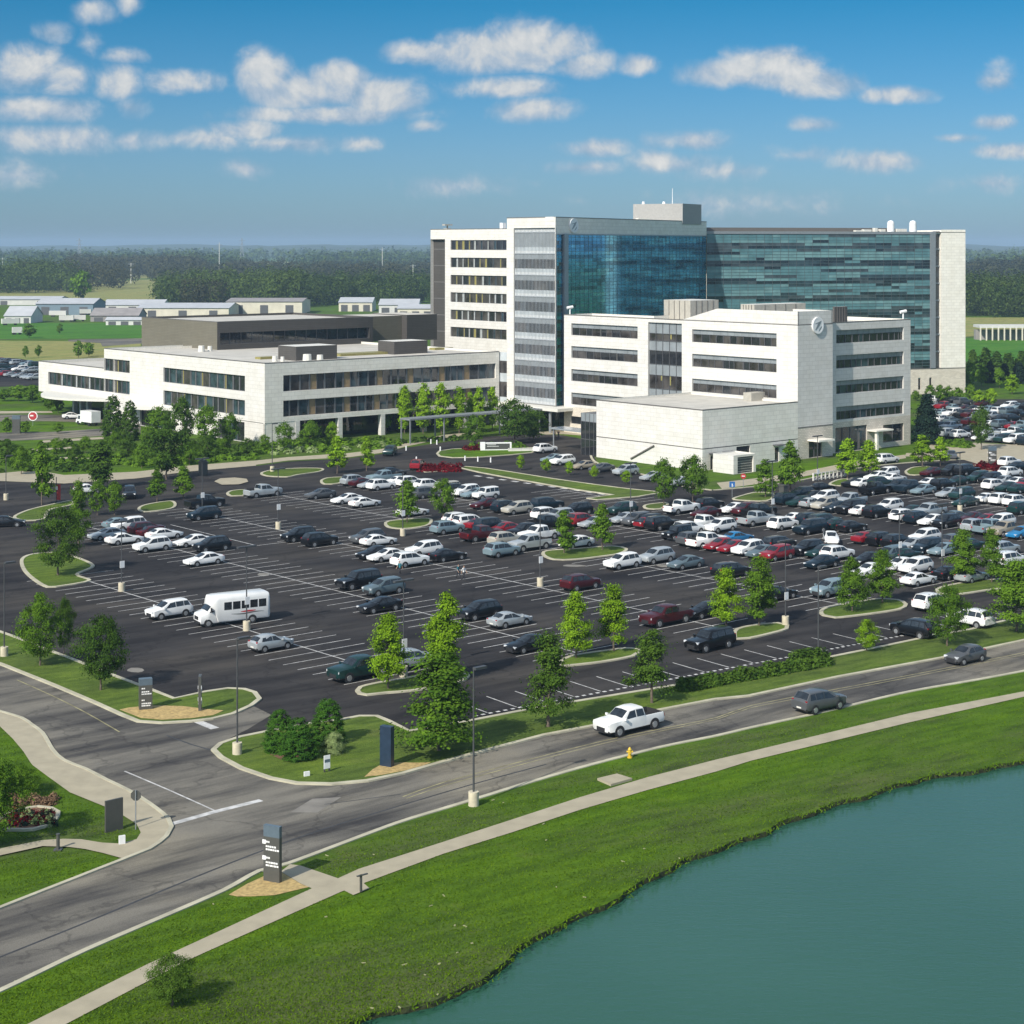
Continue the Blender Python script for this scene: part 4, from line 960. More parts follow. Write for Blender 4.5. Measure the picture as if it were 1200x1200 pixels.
q = PW+dW*sLw(517)+Uv*2; b = MB(); b.box((q.x,q.y,WT-.6), (1.4,1.4,.8), AU); b.box((q.x,q.y,WT+.9), (2.4,1.2,.35), AU); b.tube((q.x,q.y,WT),(q.x,q.y,WT+1),.2); b.build('roof_vent', M['louver'], tower)
M['greybox'] = mat('grey_plant_screen', (.33,.325,.31), .7, var=.1)
# tower penthouse, radomes, mast
plant(tower, col_pt(800,422), v2(-.866,.5), D1, 742, 822, BT-.8, 47.8, M['greybox'], 'penthouse', 'steel', False)
for px, dz in ((1048.5,0),(1074.5,0)):
    s_ = sR(px); q = bend+D2*s_+nB*2.0; b = MB()
    b.tube((q.x,q.y,T2-.5),(q.x,q.y,T2+2.1),1.0,.9,n=12)
    for i in range(6):
        a0_, a1_ = i*math.pi/12, (i+1)*math.pi/12
        b.tube((q.x,q.y,T2+2.1+.85*math.sin(a0_)),(q.x,q.y,T2+2.1+.85*math.sin(a1_)),.9*math.cos(a0_),max(.02,.9*math.cos(a1_)),n=12,caps=False)
    b.build('radome', M['white'], tower, smooth=50)
b = MB()
for px, w_, h_ in ((1020,2.2,.7),(1030,.8,1.1),(1038,1.4,.8),(1060,3.0,.9),(1012,3,.5)):
    b = MB(); q = bend+D2*sR(px)+nB*2.0; b.box((q.x,q.y,T2-.5),(w_,1.2,h_+.4),.38); b.build('roof_vent', M['offwhite'], tower)
q = col_pt(788, 428); b = MB(); b.tube((q.x,q.y,47.0),(q.x,q.y,51.6),.09,.05,n=6); b.build('mast', M['white'], tower)
for px in (754, 778):
    q = col_pt(px, 428); b = MB(); b.tube((q.x,q.y,47.0),(q.x,q.y,48.4),.5,.3,n=10); b.build('roof_vent', M['white'], tower)
for px in (753,):
    q = col_pt(px, 408); b = MB(); b.box((q.x,q.y,BT-.8),(3.0,1.2,1.2),.5); b.build('roof_vent', M['offwhite'], tower)
# ---------------------------------------------------------------- low outpatient block on the left
CL = v2((310.3-CX)/F*338, 338.0)
low = thing('outpatient_building', (CL.x, CL.y, 0), 'long low white outpatient block with two bands of windows and a brown upper box', 'building')
lR = on_line(CL, Uv, 585); lL = on_line(CL, Vv, 122); lLL = on_line(CL, Vv, 45.3)
LT, LTr, LW_T = 15.6, 4.15, 11.3
PLl = CL+Vv*lL; sl_ = lambda px: lL - on_line(CL, Vv, px)
lw = MB()
hA = [(sl_(191.5), sl_(287), 9.75, 12.75), (sl_(191.5), sl_(287), 5.05, 8.05)]
hA2 = [(.05, sl_(152), 10.75, 13.4), (.05, sl_(152), 6.2, 9.0)]
facade(lw, PLl, dL, lL, LTr, LT, hA+hA2, .45, 0)
hG = [(sl_(164), sl_(200), .05, 3.7), (sl_(255), sl_(286.5), .05, 3.8)]
facade(lw, PLl, dL, lL, 0, LTr-.12, hG, .5, 0); panelbox(lw, PLl, dL, 0, lL, LTr-.12, LTr, -.3, -.05, 2)
sr_ = lambda px: on_line(CL, Uv, px)
hB = [(sr_(332), sr_(581), 9.95, 13.05), (sr_(332), sr_(581), 5.1, 8.2)]
facade(lw, CL, Uv, lR, LTr, LT, hB, .5, 1)
panelbox(lw, CL, Uv, 0, sr_(347), 0, LTr, -.5, -.06, 1)
# undercut ground floor on columns
facade(lw, CL+Vv*6+Uv*1, Uv, lR-1, 0, LTr, [], .3, 3)
lw.face([(p.x,p.y,LTr) for p in (CL+Uv*.5+Vv*.5, CL+Uv*lR, CL+Uv*lR+Vv*6, CL+Uv*.5+Vv*6)][::-1], 0)
for px in (349, 399, 449, 498, 545, 581):
    q = CL+Uv*sr_(px)+Vv*.5; lw.box((q.x,q.y,0), (1.0,1.0,LTr), AU, 0)
facade(lw, CL+Uv*lR, Vv, 60, 0, LT, [], .3, 1); facade(lw, CL+Uv*lR+Vv*60, -Uv, lR, 0, LT, [], .3, 1); facade(lw, PLl+Uv*20, -Uv, 20, LW_T-1, LT, [], .3, 0)
# the lower wing
PL3 = CL+Vv*lLL; LQ = lLL-lL; s3 = lambda px: lLL - on_line(CL, Vv, px)
facade(lw, PL3, dL, LQ, 4.3, LW_T, [(s3(56.5), LQ-.05, 6.2, 9.0)], .45, 0)
lw.face([(p.x,p.y,4.3) for p in (PL3, PL3+Uv*9, PL3+dL*LQ+Uv*9, PL3+dL*LQ)][::1], 0)
facade(lw, PL3+Uv*9, dL, LQ, 0, 4.3, [], .3, 3); facade(lw, PL3+Uv*22, -Uv, 22, 4.3, LW_T, [], .3, 0); facade(lw, PL3+dL*LQ+Uv*22, Vv, LQ, 0, LW_T, [], .3, 0)
for px in (76, 84, 92, 128, 160):
    q = PL3+dL*s3(px)+Uv*2.5; lw.box((q.x,q.y,0), (.9,.9,4.3), AU, 0)
lw.build('wall', [M['white_stone'], M['shade_lifted_stone'], M['coping'], M['g_dark']], low)
def lowwin(P, d, h, n, pan, depth=.43):
    cells = []
    for i in range(n):
        for j in range(3): cells.append((rw.uniform(.8,1.4), M[rw.choice(('g_teal','g_dark','g_teal','g_brown'))])); cells.append((.18, M['paleblue']))
        if i < n-1: cells.append((pan[1], M[pan[0]]))
    window(low, P, d, h[0], h[1], h[2], h[3], depth, cells)
for h in hA: lowwin(PLl, dL, h, 4, ('olive', .32))
for h in hA2: lowwin(PLl, dL, h, 2, ('olive', .5))
for h in hB: lowwin(CL, Uv, h, 7, ('tanpanel', .95), .48)
lowwin(PL3, dL, (s3(56.5), LQ-.05, 6.2, 9.0), 4, ('paleblue', .5))
for h in hG: window(low, PLl, dL, h[0], h[1], h[2], h[3], .48, [(1,M['g_dark']),(.2,M['paleblue']),(1,M['g_teal']),(1,M['g_dark'])])
rf = MB(); roof_mb(rf, [PLl, CL, CL+Uv*lR, CL+Uv*lR+Vv*60, PLl+Uv*30+Vv*0, ], LT-.5, LT, .4)
roof_mb(rf, [PL3, PL3+dL*(LQ-.05), PL3+dL*(LQ-.05)+Uv*22, PL3+Uv*22], LW_T-.7, LW_T, .4)
rf.build('roof', [M['roof'], M['coping'], M['offwhite']], low)
# bowed entrance canopies
def bow(P, d, s0, s1, z, out, name='canopy'):
    n = v2(d.y, -d.x); pts = [P+d*(s0+(s1-s0)*i/14)+n*(.05+out*math.sin(math.pi*i/14)**.8) for i in range(15)]
    b = MB(); poly = [P+d*s0-n*0+n*.02] + pts[1:-1] + [P+d*s1+n*.02]
    b.prism([(p.x,p.y) for p in ccw(poly)], z-.45, z, 0); b.build(name, M['offwhite'], low)
bow(PL3, dL, s3(60), s3(141), 4.9, 8.5); bow(PLl, dL, sl_(150), sl_(204), 4.6, 5.0)
# upper brown box with its ribbon window and side pieces
CU = col_pt(254.5, 388.0); ul = on_line(CU, Vv, 166); ur = on_line(CU, Uv, 437); UT = 21.3
ub = MB()
facade(ub, CU+Vv*ul, dL, ul, 0, UT, [], .3, 0); hU = (on_line(CU, Uv, 258), on_line(CU, Uv, 433), 16.3, 18.8)
facade(ub, CU, Uv, ur, LT-.5, UT, [hU], .8, 1); facade(ub, CU+Uv*ur, Vv, ul, 10, UT, [], .3, 1); facade(ub, CU+Uv*ur+Vv*ul, -Uv, ur, 0, UT, [], .3, 1)
roof_mb(ub, [CU+Vv*ul, CU, CU+Uv*ur, CU+Uv*ur+Vv*ul], UT-.5, UT, .4, 2, 3, 4)
ub.build('upper_box', [M['brown_panel'], M['dark_panel'], M['roof'], M['coping'], M['dark_panel']], low)
window(low, CU, Uv, hU[0], hU[1], hU[2], hU[3], .78, [(1, M['g_dark'])]*14)
ux = MB(); E1_ = CU+Uv*ur+Vv*5; q1 = on_line(E1_, Uv, 471)
facade(ux, E1_, Uv, q1, LT-.5, UT-.2, [], .2, 0)
E2_ = E1_+Uv*q1-Vv*2; q2 = on_line(E2_, Uv, 512)
facade(ux, E2_+Vv*14, dL, 14, LT-.5, UT, [], .2, 1); facade(ux, E2_, Uv, q2, LT-.5, UT, [], .2, 1); facade(ux, E2_+Uv*q2, Vv, 14, LT-.5, UT, [], .2, 1)
ux.face([(p.x,p.y,UT-.2) for p in (E1_, E1_+Uv*q1, E1_+Uv*q1+Vv*12, E1_+Vv*12)], 2); ux.face([(p.x,p.y,UT-.01) for p in (E2_, E2_+Uv*q2, E2_+Uv*q2+Vv*14, E2_+Vv*14)], 2)
ux.build('upper_link', [M['brown_panel'], M['dark_panel'], M['roof']], low)
plant(low, col_pt(347,352), Vv, Uv, 326, 395, LT-.5, LT+2.3, M['dark_panel'], 'roof_unit', 'coping', False)
plant(low, col_pt(462,372), Vv, Uv, 443, 501, LT-.5, LT+2.2, M['dark_panel'], 'roof_unit', 'coping', False)
b = MB()
for px, Y, w_ in ((322,350,1.2),(331,350,.9),(236,382,1.6),(246,384,1.2),(382,385,.8),(480,395,.8),(360,349,2),(375,351,1.5)):
    b = MB(); q = col_pt(px, Y); b.tube((q.x,q.y,LT-.5),(q.x,q.y,LT+w_*.5),w_*.45,w_*.4,n=10); b.build('roof_vent', M['offwhite'], low)
for px, Y, w_, d__ in ((425,372,14,4),(517,390,5,2),(312,358,4,2)): b = MB(); q = col_pt(px,Y); b.box((q.x,q.y,LT-.5),(w_,d__,.45),AU); b.build('roof_skylight', M['olive'], low)
# glazed link to the tower
lk = MB(); A = CL+Uv*(lR+.02)+Vv*2; d_ = (PBay-A).normalized(); LL = (PBay-A).length
facade(lk, A, d_, LL, 0, 6, [], .1, 1); facade(lk, A, d_, LL, 6, 9.2, [], .1, 0); facade(lk, A, d_, LL, 9.2, 11, [], .1, 1); facade(lk, A, d_, LL, 11, 13.6, [], .1, 0); facade(lk, A, d_, LL, 13.6, 15.4, [], .1, 1)
lk.build('glass_link', [M['g_brown'], M['spandrel_pale']], low)
# ---------------------------------------------------------------- covered walkway
cw0 = v2((480.5-CX)/F*339, 339.0); cw = thing('covered_walkway', (cw0.x, cw0.y, 0), 'long thin grey covered walkway on slim posts leading to the tower entrance', 'walkway')
b = MB(); Lc = 34.0
b.prism(ccw([cw0, cw0+Uv*Lc, cw0+Uv*Lc+Vv*3.2, cw0+Vv*3.2]), 4.55, 4.85, 0); b.build('roof', M['steel'], cw)
for t in (0.2, 8.4, 16.6, 24.8, 33):
    for k in (.2, 3.0):
        q = cw0+Uv*t+Vv*k; b = MB(); b.box((q.x,q.y,0),(.22,.22,4.55),AU); b.build('post', M['steel'], cw)
# ================================================================== VEHICLES
M['tyre'] = mat('tyre_rubber', (.018,.018,.019), .85, var=.2)
M['rim'] = mat('alloy_rim', (.42,.43,.44), .35, metal=.6, var=.1)
M['trim'] = mat('black_trim', (.022,.022,.024), .6, var=.1)
M['carglass'] = glass_mat('car_glass', (.016,.020,.024), .03, .8, var=.4, scale=2)
M['lamp'] = mat('headlight_lens', (.62,.64,.66), .12, var=.1)
M['tail'] = mat('taillight_lens', (.30,.012,.012), .2, var=.1)
def paint(name, c, metal=.0, rough=.28):
    m, nt, b = newmat('paint_'+name); 
    tc = N(nt, 'ShaderNodeTexCoord'); n = N(nt, 'ShaderNodeTexNoise', Scale=.9, Detail=4.0); nt.links.new(tc.outputs['Object'], n.inputs['Vector'])
    r = ramp(nt, [(.3, [x*.92 for x in c]), (.7, [min(1,x*1.05) for x in c])], n.outputs['Fac']); nt.links.new(r.outputs[0], b.inputs['Base Color'])
    b.inputs['Roughness'].default_value = rough; b.inputs['Metallic'].default_value = metal
    b.inputs['Coat Weight'].default_value = .22; b.inputs['Specular IOR Level'].default_value = .38; b.inputs['Coat Roughness'].default_value = .06
    return m
PAINT = {'white': paint('white', (.78,.78,.76)), 'silver': paint('silver', (.42,.45,.46), .3), 'grey': paint('grey', (.095,.10,.105), .2), 'blue-grey': paint('blue_grey', (.12,.165,.185), .25),
         'black': paint('black', (.006,.0065,.008)), 'navy': paint('navy', (.006,.015,.024)), 'dark green': paint('dark_green', (.008,.032,.030)), 'red': paint('red', (.22,.010,.018)), 'maroon': paint('maroon', (.055,.006,.009)),
         'blue': paint('blue', (.02,.17,.36)), 'tan': paint('tan', (.36,.31,.23), .2), 'pale blue': paint('pale_blue', (.22,.30,.33), .25), 'champagne': paint('champagne', (.48,.45,.38), .2)}
SPEC = {  # stations: x, bottom, belt, top, half width at belt, half width at top
 'sedan': dict(st=[(2.40,.36,.60,.64,.74,.58),(2.22,.22,.70,.76,.88,.72),(1.6,.19,.80,.88,.92,.76),(1.02,.19,.89,.97,.925,.76),(.02,.19,.92,1.40,.925,.62),(-.6,.19,.95,1.45,.925,.61),(-1.2,.19,.97,1.38,.92,.58),(-1.88,.20,.98,1.05,.91,.68),(-2.3,.25,.95,1.0,.86,.68),(-2.42,.42,.82,.88,.78,.6)],
   ws=(3,4), rw=(6,7), side=[(.74,-.32,-.02,-.32),(-.39,-1.62,-.39,-1.16)], wb=(1.42,-1.38), r=.335, hl=(2.24,.62,.66), tl=(-2.33,.64,.86)),
 'hatchback': dict(st=[(2.05,.36,.66,.70,.72,.56),(1.9,.22,.76,.82,.85,.7),(1.4,.2,.86,.94,.89,.74),(.85,.2,.95,1.02,.90,.72),(.1,.2,.97,1.46,.90,.62),(-.6,.2,.99,1.52,.90,.63),(-1.45,.2,1.02,1.42,.89,.58),(-1.95,.22,1.0,1.05,.86,.66),(-2.1,.42,.88,.92,.78,.6)],
   ws=(3,4), rw=(6,7), side=[(.6,-.32,.05,-.32),(-.4,-1.55,-.4,-1.35)], wb=(1.28,-1.28), r=.33, hl=(1.92,.6,.74), tl=(-1.98,.64,.95)),
 'suv': dict(st=[(2.30,.42,.80,.88,.80,.66),(2.18,.28,.96,1.04,.93,.79),(1.65,.26,1.04,1.12,.955,.82),(1.22,.26,1.08,1.17,.96,.80),(.36,.26,1.09,1.66,.96,.72),(-.4,.26,1.10,1.75,.96,.73),(-1.75,.26,1.14,1.72,.955,.70),(-2.18,.28,1.13,1.20,.94,.78),(-2.34,.44,.98,1.04,.87,.72)],
   ws=(3,4), rw=(6,7), side=[(.90,-.28,.28,-.28),(-.35,-1.2,-.35,-1.2),(-1.27,-1.92,-1.27,-1.74)], wb=(1.42,-1.4), r=.37, hl=(2.2,.66,.86), tl=(-2.22,.74,1.04)),
 'large_suv': dict(st=[(2.6,.45,.92,1.0,.86,.75),(2.5,.34,1.05,1.1,.98,.82),(1.7,.32,1.14,1.2,1.01,.85),(1.1,.32,1.18,1.24,1.015,.8),(.5,.32,1.2,1.82,1.015,.73),(-.6,.32,1.22,1.9,1.015,.74),(-2.3,.32,1.24,1.86,1.01,.72),(-2.55,.34,1.2,1.26,1.0,.82),(-2.64,.48,1.0,1.06,.94,.76)],
   ws=(3,4), rw=(6,7), side=[(.9,-.05,.42,-.05),(-.13,-1.1,-.13,-1.1),(-1.2,-2.28,-1.2,-2.2)], wb=(1.62,-1.5), r=.41, hl=(2.48,.74,1.0), tl=(-2.56,.82,1.15)),
 'minivan': dict(st=[(2.5,.38,.72,.78,.78,.62),(2.35,.26,.86,.92,.92,.76),(1.85,.24,.98,1.05,.96,.8),(1.45,.24,1.04,1.12,.97,.78),(.5,.24,1.06,1.66,.97,.7),(-.8,.24,1.08,1.74,.97,.71),(-2.15,.24,1.1,1.7,.965,.69),(-2.42,.28,1.06,1.12,.94,.78),(-2.55,.44,.92,.98,.86,.7)],
   ws=(3,4), rw=(6,7), side=[(1.1,.2,.42,.2),(.1,-.95,.1,-.95),(-1.05,-2.1,-1.05,-2.05)], wb=(1.55,-1.45), r=.35, hl=(2.34,.68,.84), tl=(-2.44,.78,1.1)),
 'off_roader': dict(st=[(2.0,.5,.95,1.0,.72,.62),(1.95,.42,1.05,1.1,.84,.7),(1.3,.4,1.1,1.15,.88,.76),(.75,.4,1.12,1.18,.9,.74),(.45,.4,1.12,1.78,.9,.72),(-.5,.4,1.13,1.84,.9,.74),(-1.95,.4,1.13,1.82,.9,.73),(-2.02,.42,1.12,1.2,.89,.76),(-2.06,.5,1.0,1.06,.86,.72)],
   ws=(3,4), rw=(6,7), side=[(.6,-.2,.42,-.2),(-.3,-1.05,-.3,-1.05),(-1.15,-1.9,-1.15,-1.9)], wb=(1.3,-1.25), r=.42, hl=(1.93,.5,.9), tl=(-2.0,.74,1.0)),
 'pickup_truck': dict(st=[(2.92,.48,1.0,1.12,.92,.80),(2.82,.36,1.14,1.21,1.0,.86),(2.1,.34,1.20,1.30,1.025,.88),(1.45,.34,1.22,1.33,1.03,.84),(.72,.34,1.24,1.86,1.03,.77),(-.1,.34,1.24,1.94,1.03,.78),(-.78,.34,1.24,1.90,1.025,.76),(-.92,.34,1.24,1.30,1.02,.9),(-.93,.34,1.2,1.26,1.02,.96,1),(-2.76,.36,1.2,1.26,1.01,.95,1),(-2.79,.38,1.18,1.24,1.0,.92),(-2.9,.5,1.1,1.16,.96,.86)],
   ws=(3,4), rw=(6,7), side=[(1.2,.12,.66,.12),(.03,-.76,.03,-.70)], wb=(1.88,-1.8), r=.43, hl=(2.79,.76,.98), tl=(-2.86,.86,1.0)),
}
def ring(st):
    x, zb, zl, zt, w, wt = st[:6]; bed = len(st) > 6
    zm = zb+(zl-zb)*.5
    P = [(0,zb), (w*.86,zb), (w*.985,zb+.14), (w,zm), (w*.975,zl), (wt,zt-(.05 if not bed else 0)), (wt*.84 if not bed else wt-.07, zt if not bed else .88), (0, zt+.025 if not bed else .86)]
    return [Vector((x,y,z)) for y, z in P]
def interp(sts, x, i):
    for a, b in zip(sts[:-1], sts[1:]):
        if b[0] <= x <= a[0]:
            t = (a[0]-x)/(a[0]-b[0]); return ring(a)[i].lerp(ring(b)[i], t)
    return ring(sts[0])[i]
def car_meshes(kind, lod):
    sp = SPEC[kind]; st = sp['st']; parts = []
    mb = MB(); R = []
    for s in st:
        h = ring(s); full = h + [Vector((p.x,-p.y,p.z)) for p in h[-2:0:-1]]
        R.append([mb.vert(p) for p in full])
    nr = len(R[0])
    def add(f, m): mb.f.append(f); mb.m.append(m); mb.uv.append(None)
    for k in range(len(R)-1):
        bed = len(st[k]) > 6 and len(st[k+1]) > 6
        for i in range(nr):
            j = (i+1) % nr; ii = min(i, nr-1-i)
            m = 1 if ii in (0,1) else (2 if (bed or (len(st[k]) > 6)) and ii in (5,6) else 0)
            add([R[k][i], R[k+1][i], R[k+1][j], R[k][j]], m)
    add(R[0], 0); add(R[-1][::-1], 0)
    # dark arches round the wheels, bumpers' lower edge
    r = sp['r']; wmax = max(s[4] for s in st)
    for wx in sp['wb']:
        for sy in (1, -1):
            c = (wx, sy*(wmax+.004)); pts = []
            for i in range(13):
                a = math.pi*i/12; pts.append((wx+math.cos(a)*r*1.16, c[1], r+math.sin(a)*r*1.16))
            pts += [(wx-r*1.16, c[1], .2), (wx+r*1.16, c[1], .2)]
            mb.face(pts if sy > 0 else pts[::-1], 1)
            pin = [(p[0], c[1]-sy*.12, p[2]) for p in pts]
    def wheel(mbx, wx, sy, mt=0):
        y0, y1 = sy*(wmax-.20), sy*(wmax+.025)
        mbx.tube((wx,y0,r),(wx,y1,r),r,r,n=16 if lod == 0 else 10,m=mt)
    def rim(mbx, wx, sy, mt=0):
        y1 = sy*(wmax+.035); mbx.tube((wx,y1-sy*.06,r),(wx,y1,r),r*.66,r*.6,n=12 if lod == 0 else 8,m=mt)
        if lod == 0: mbx.tube((wx,y1,r),(wx,y1+sy*.012,r),r*.16,n=8,m=mt)
    gm = []
    def quad(name, pts, off):
        g = MB(); g.face([p+off for p in pts]); gm.append((name, g))
    def ins(A, B, C, D, k):                 # shrink a quad towards its middle
        c = (A+B+C+D)/4; return [c+(p-c)*k for p in (A,B,C,D)]
    for nm, (i, j), sg in (('windscreen', sp['ws'], 1), ('rear_window', sp['rw'], -1)):
        a, b = ring(st[i]), ring(st[j])
        lo, hi = (a, b) if sg > 0 else (b, a)
        L0, H0 = lo[5].lerp(lo[6], .25), hi[5].lerp(hi[6], .55)
        cl, ch = lo[7], hi[7]
        g = MB(); off = Vector((sg*.018, 0, .018)); kx = .06
        for s_ in (1, -1):
            A = Vector((L0.x, s_*L0.y*.94, L0.z)); B = Vector((H0.x, s_*H0.y*.96, H0.z)); C = Vector((ch.x,0,ch.z)); D = Vector((cl.x,0,cl.z))
            A2, B2 = A.lerp(B, .08), A.lerp(B, .93); D2_, C2 = D.lerp(C, .08), D.lerp(C, .93)
            f = [p+off for p in (A2, B2, C2, D2_)]
            g.face(f if s_*sg < 0 else f[::-1])
        gm.append((nm, g))
    sides = {1: MB(), -1: MB()}; sep = []
    for (b0, b1, t0, t1) in sp['side']:
        for s_ in (1, -1):
            def pt(x, k, xt):
                p4 = interp(st, x, 4); p5 = interp(st, xt, 5); return p4.lerp(p5, k)
            A = pt(b0,.10,b0); B = pt(b1,.10,b1); C = interp(st,t1,4).lerp(interp(st,t1,5),.90); D = interp(st,t0,4).lerp(interp(st,t0,5),.90)
            pts = [Vector((p.x, s_*(p.y+.02), p.z+.006)) for p in (A,B,C,D)]
            f = pts if s_ < 0 else pts[::-1]
            f = f[::-1]
            sides[s_].face(f)
            g = MB(); g.face(f); sep.append(('side_window', g))
    out = []
    if lod == 2:
        for wx in sp['wb']:
            for sy in (1, -1): wheel(mb, wx, sy, 1); rim(mb, wx, sy, 3)
    out.append(('body', mb, [None, M['trim'], M['trim'], M['rim']], 38, []))
    for nm, g in gm: out.append((nm, g, [M['carglass']], None, []))
    if lod == 0:
        for nm, g in sep: out.append((nm, g, [M['carglass']], None, []))
    else:
        for s_ in (1, -1): out.append(('side_window', sides[s_], [M['carglass']], None, []))
    if lod < 2:
        for wx in sp['wb']:
            for sy in (1, -1):
                w = MB(); wheel(w, wx, sy); q = MB(); rim(q, wx, sy)
                if lod == 0: out.append(('wheel', w, [M['tyre']], 40, [('rim', q, [M['rim']])]))
                else:
                    rim(w, wx, sy, 1); out.append(('wheel', w, [M['tyre'], M['rim']], 40, []))
    hx, hy, hz = sp['hl']; tx, ty, tz = sp['tl']
    for sy in (1, -1):
        g = MB(); g.box((hx, sy*hy, hz-.09), (.22,.36,.17), sy*-.25); h = MB(); h.box((tx-.0, sy*ty, tz-.12), (.10,.2,.24))
        if lod < 2: out.append(('headlight', g, [M['lamp']], None, [])); out.append(('taillight', h, [M['tail']], None, []))
    if lod == 0:
        g = MB(); x = st[0][0]; g.box((x-.05,0,st[1][1]+.12), (.14,.95,.30)); g.box((x-.03,0,st[1][1]+.02),(.12,1.3,.08)); out.append(('grille', g, [M['trim']], None, []))
        cx_ = st[3][0]-.12
        for sy in (1, -1):
            p = interp(st, cx_, 4); g = MB(); g.box((cx_, sy*(p.y+.1), p.z+.0), (.14,.22,.17)); out.append(('mirror', g, [None], None, []))
        g = MB(); g.box((st[-1][0]+.04,0,st[-1][1]+.06),(.1,.5,.12)); out.append(('number_plate', g, [M['offwhite']], None, []))
    return out
PROTO = {}
def proto(kind, lod):
    if (kind, lod) in PROTO: return PROTO[kind, lod]
    res = []
    for nm, mb_, mats, sm, subs in car_meshes(kind, lod):
        ms = [m if m else PAINT['white'] for m in mats]
        me = mb_.mesh(nm, ms, sm, weld=True)
        o = bpy.data.objects.new(nm, me)
        ss = [bpy.data.objects.new(n2, m2.mesh(n2, mm, 40)) for n2, m2, mm in subs]
        res.append((o, mats[0] is None, ss))
    PROTO[kind, lod] = res; return res
def add_car(kind, colour, loc, rz, lod, label, group):
    root = thing(kind, loc, label, {'sedan':'car','hatchback':'car','suv':'SUV','large_suv':'SUV','minivan':'minivan','off_roader':'SUV','pickup_truck':'pickup truck'}[kind], group, rz)
    for o, painted, ss in proto(kind, lod):
        c = o.copy(); COL.objects.link(c); c.parent = root
        if painted: c.material_slots[0].link = 'OBJECT'; c.material_slots[0].material = PAINT[colour]
        for s in ss: d = s.copy(); COL.objects.link(d); d.parent = c
    return root
KN = {'sedan':'sedan','hatchback':'hatchback','suv':'SUV','large_suv':'large SUV','minivan':'minivan','off_roader':'boxy off-road car','pickup_truck':'pickup truck'}
K_ = {'s':'sedan','h':'hatchback','u':'suv','U':'large_suv','m':'minivan','j':'off_roader','p':'pickup_truck'}
C_ = {'w':'white','s':'silver','g':'grey','e':'blue-grey','k':'black','n':'navy','d':'dark green','r':'red','m':'maroon','b':'blue','t':'tan','l':'pale blue','c':'champagne'}
# photo position of the middle of each car, kind+colour, nose L (towards the left) or R
CARS = """137,615 sl R;155,616 uw L;165,620 um R;186,618 sm R;186,626 sw R;139,631 sw R;117,629 ss L;177,641 uw L;222,637 sw L;251,640 uk L;240,655 sw L;197,714 uw L
225,585 pk R;239,599 un L;305,572 ps R;376,578 sg L;408,583 sw L;429,589 sw R;353,630 uk L;375,633 uk R;428,631 ug L;450,632 sw R;446,646 sk L;450,654 sw L;485,655 uw R;506,641 uw L;532,650 sk R
412,684 Uk L;446,686 ue L;444,706 sk L;557,717 uk L;588,728 ss R;609,753 sk L;316,754 hs R;413,784 pd L;487,777 us R;415,562 us R;420,565 sm R;433,564 ss L;484,597 sw R;520,615 ul R
451,553 pl L;452,566 uw R;460,552 sn R;471,556 sw R;486,561 uw R;504,563 uw R;497,575 mg R;523,565 uc L;536,566 uk R;545,571 uw L;553,573 sl L;571,575 jw L;571,587 sm L;592,591 un R;535,607 uw R;556,610 mw R
585,611 Un R;560,624 pm R;573,618 sr R;588,629 uc R;588,644 ul R;619,595 uc L;627,599 uw R;648,599 us L;639,584 Un R;680,593 uk L;679,609 ur R;693,609 ss L;597,616 sr L;617,619 pk L;640,613 pk R;638,622 pw L;628,637 ps L;683,635 sw L
799,591 pw R;833,588 uk R;827,599 sm L;729,596 ud L;727,608 ss L;739,603 ug L;751,609 sr R;776,611 Uk R;760,611 uk L;805,614 uw R;825,613 pw R;844,616 uw L;793,625 jk L;809,628 ug R;825,629 pw R;859,623 sb R;841,636 sr L;856,636 sr L;879,637 uw L;888,640 se L;911,644 ur L;919,632 mk R
763,648 us L;734,655 uw L;804,659 se L;856,667 mk R;684,680 um R;785,720 pm L;825,721 sk L;885,605 ps R;920,611 uw R;875,593 um L;899,595 pk R;856,594 sw L;919,581 un R;947,573 un L;943,585 sd L;947,611 un R
963,570 sk R;956,588 hs R;969,590 uc L;980,591 sn L;999,593 Uk L;1013,597 sw R;1033,599 uk R;976,578 uw L;999,578 ps L;964,575 sk L;1024,581 pk R;1040,585 uw L
1001,564 sk L;1013,565 sw R;1027,557 sw L;1048,559 sw R;1031,565 ud R;1053,569 un L;1039,554 uw L;933,605 sw R;952,613 Un L;957,605 Ud R;984,617 sd R;1003,614 sk R;985,643 uw R;945,646 uk L;953,639 sd L;968,655 sn L;1011,653 sk L;1024,627 sr R;1044,629 uk R;1044,649 me L;1025,669 sw L
967,687 ul L;917,691 sk R;1060,600 uw R;1075,605 un R;1091,608 sw L;1115,609 uk L;1069,592 sd R;1099,595 ps L;1120,597 se R;1065,570 pn L;1087,565 sw L;1105,567 uk R;1085,573 sl L;1105,576 ss L;1133,572 ud L;1092,552 sm L;1115,551 uk L;1133,551 Uk R;1120,556 sd L
1139,560 ud L;1157,559 uk L;1169,563 ss L;1185,563 sw L;1184,553 uw R;1183,541 uw R;1195,545 sn R;1199,566 sr R;1160,573 uw R;1184,573 sd L;1198,579 sd R;1160,585 sw R;1180,585 uw R;1199,583 uw R;1140,601 sm L;1159,604 sr L;1180,604 uw L;1196,600 ud R;1133,595 sd L
1145,615 us R;1160,615 pl R;1183,620 pt L;1197,624 sb L;1084,623 uw L;1052,629 uk R;1071,637 ss L;1092,638 un L;1109,643 sl L;1115,631 ug R;1147,633 sd R;1188,637 us R;1189,651 mw R;1073,660 uw L;1076,675 sw R;1104,672 sk R;1139,673 ss R;1048,661 sw L;1062,648 sd R"""
lotcars = []; taken = {}
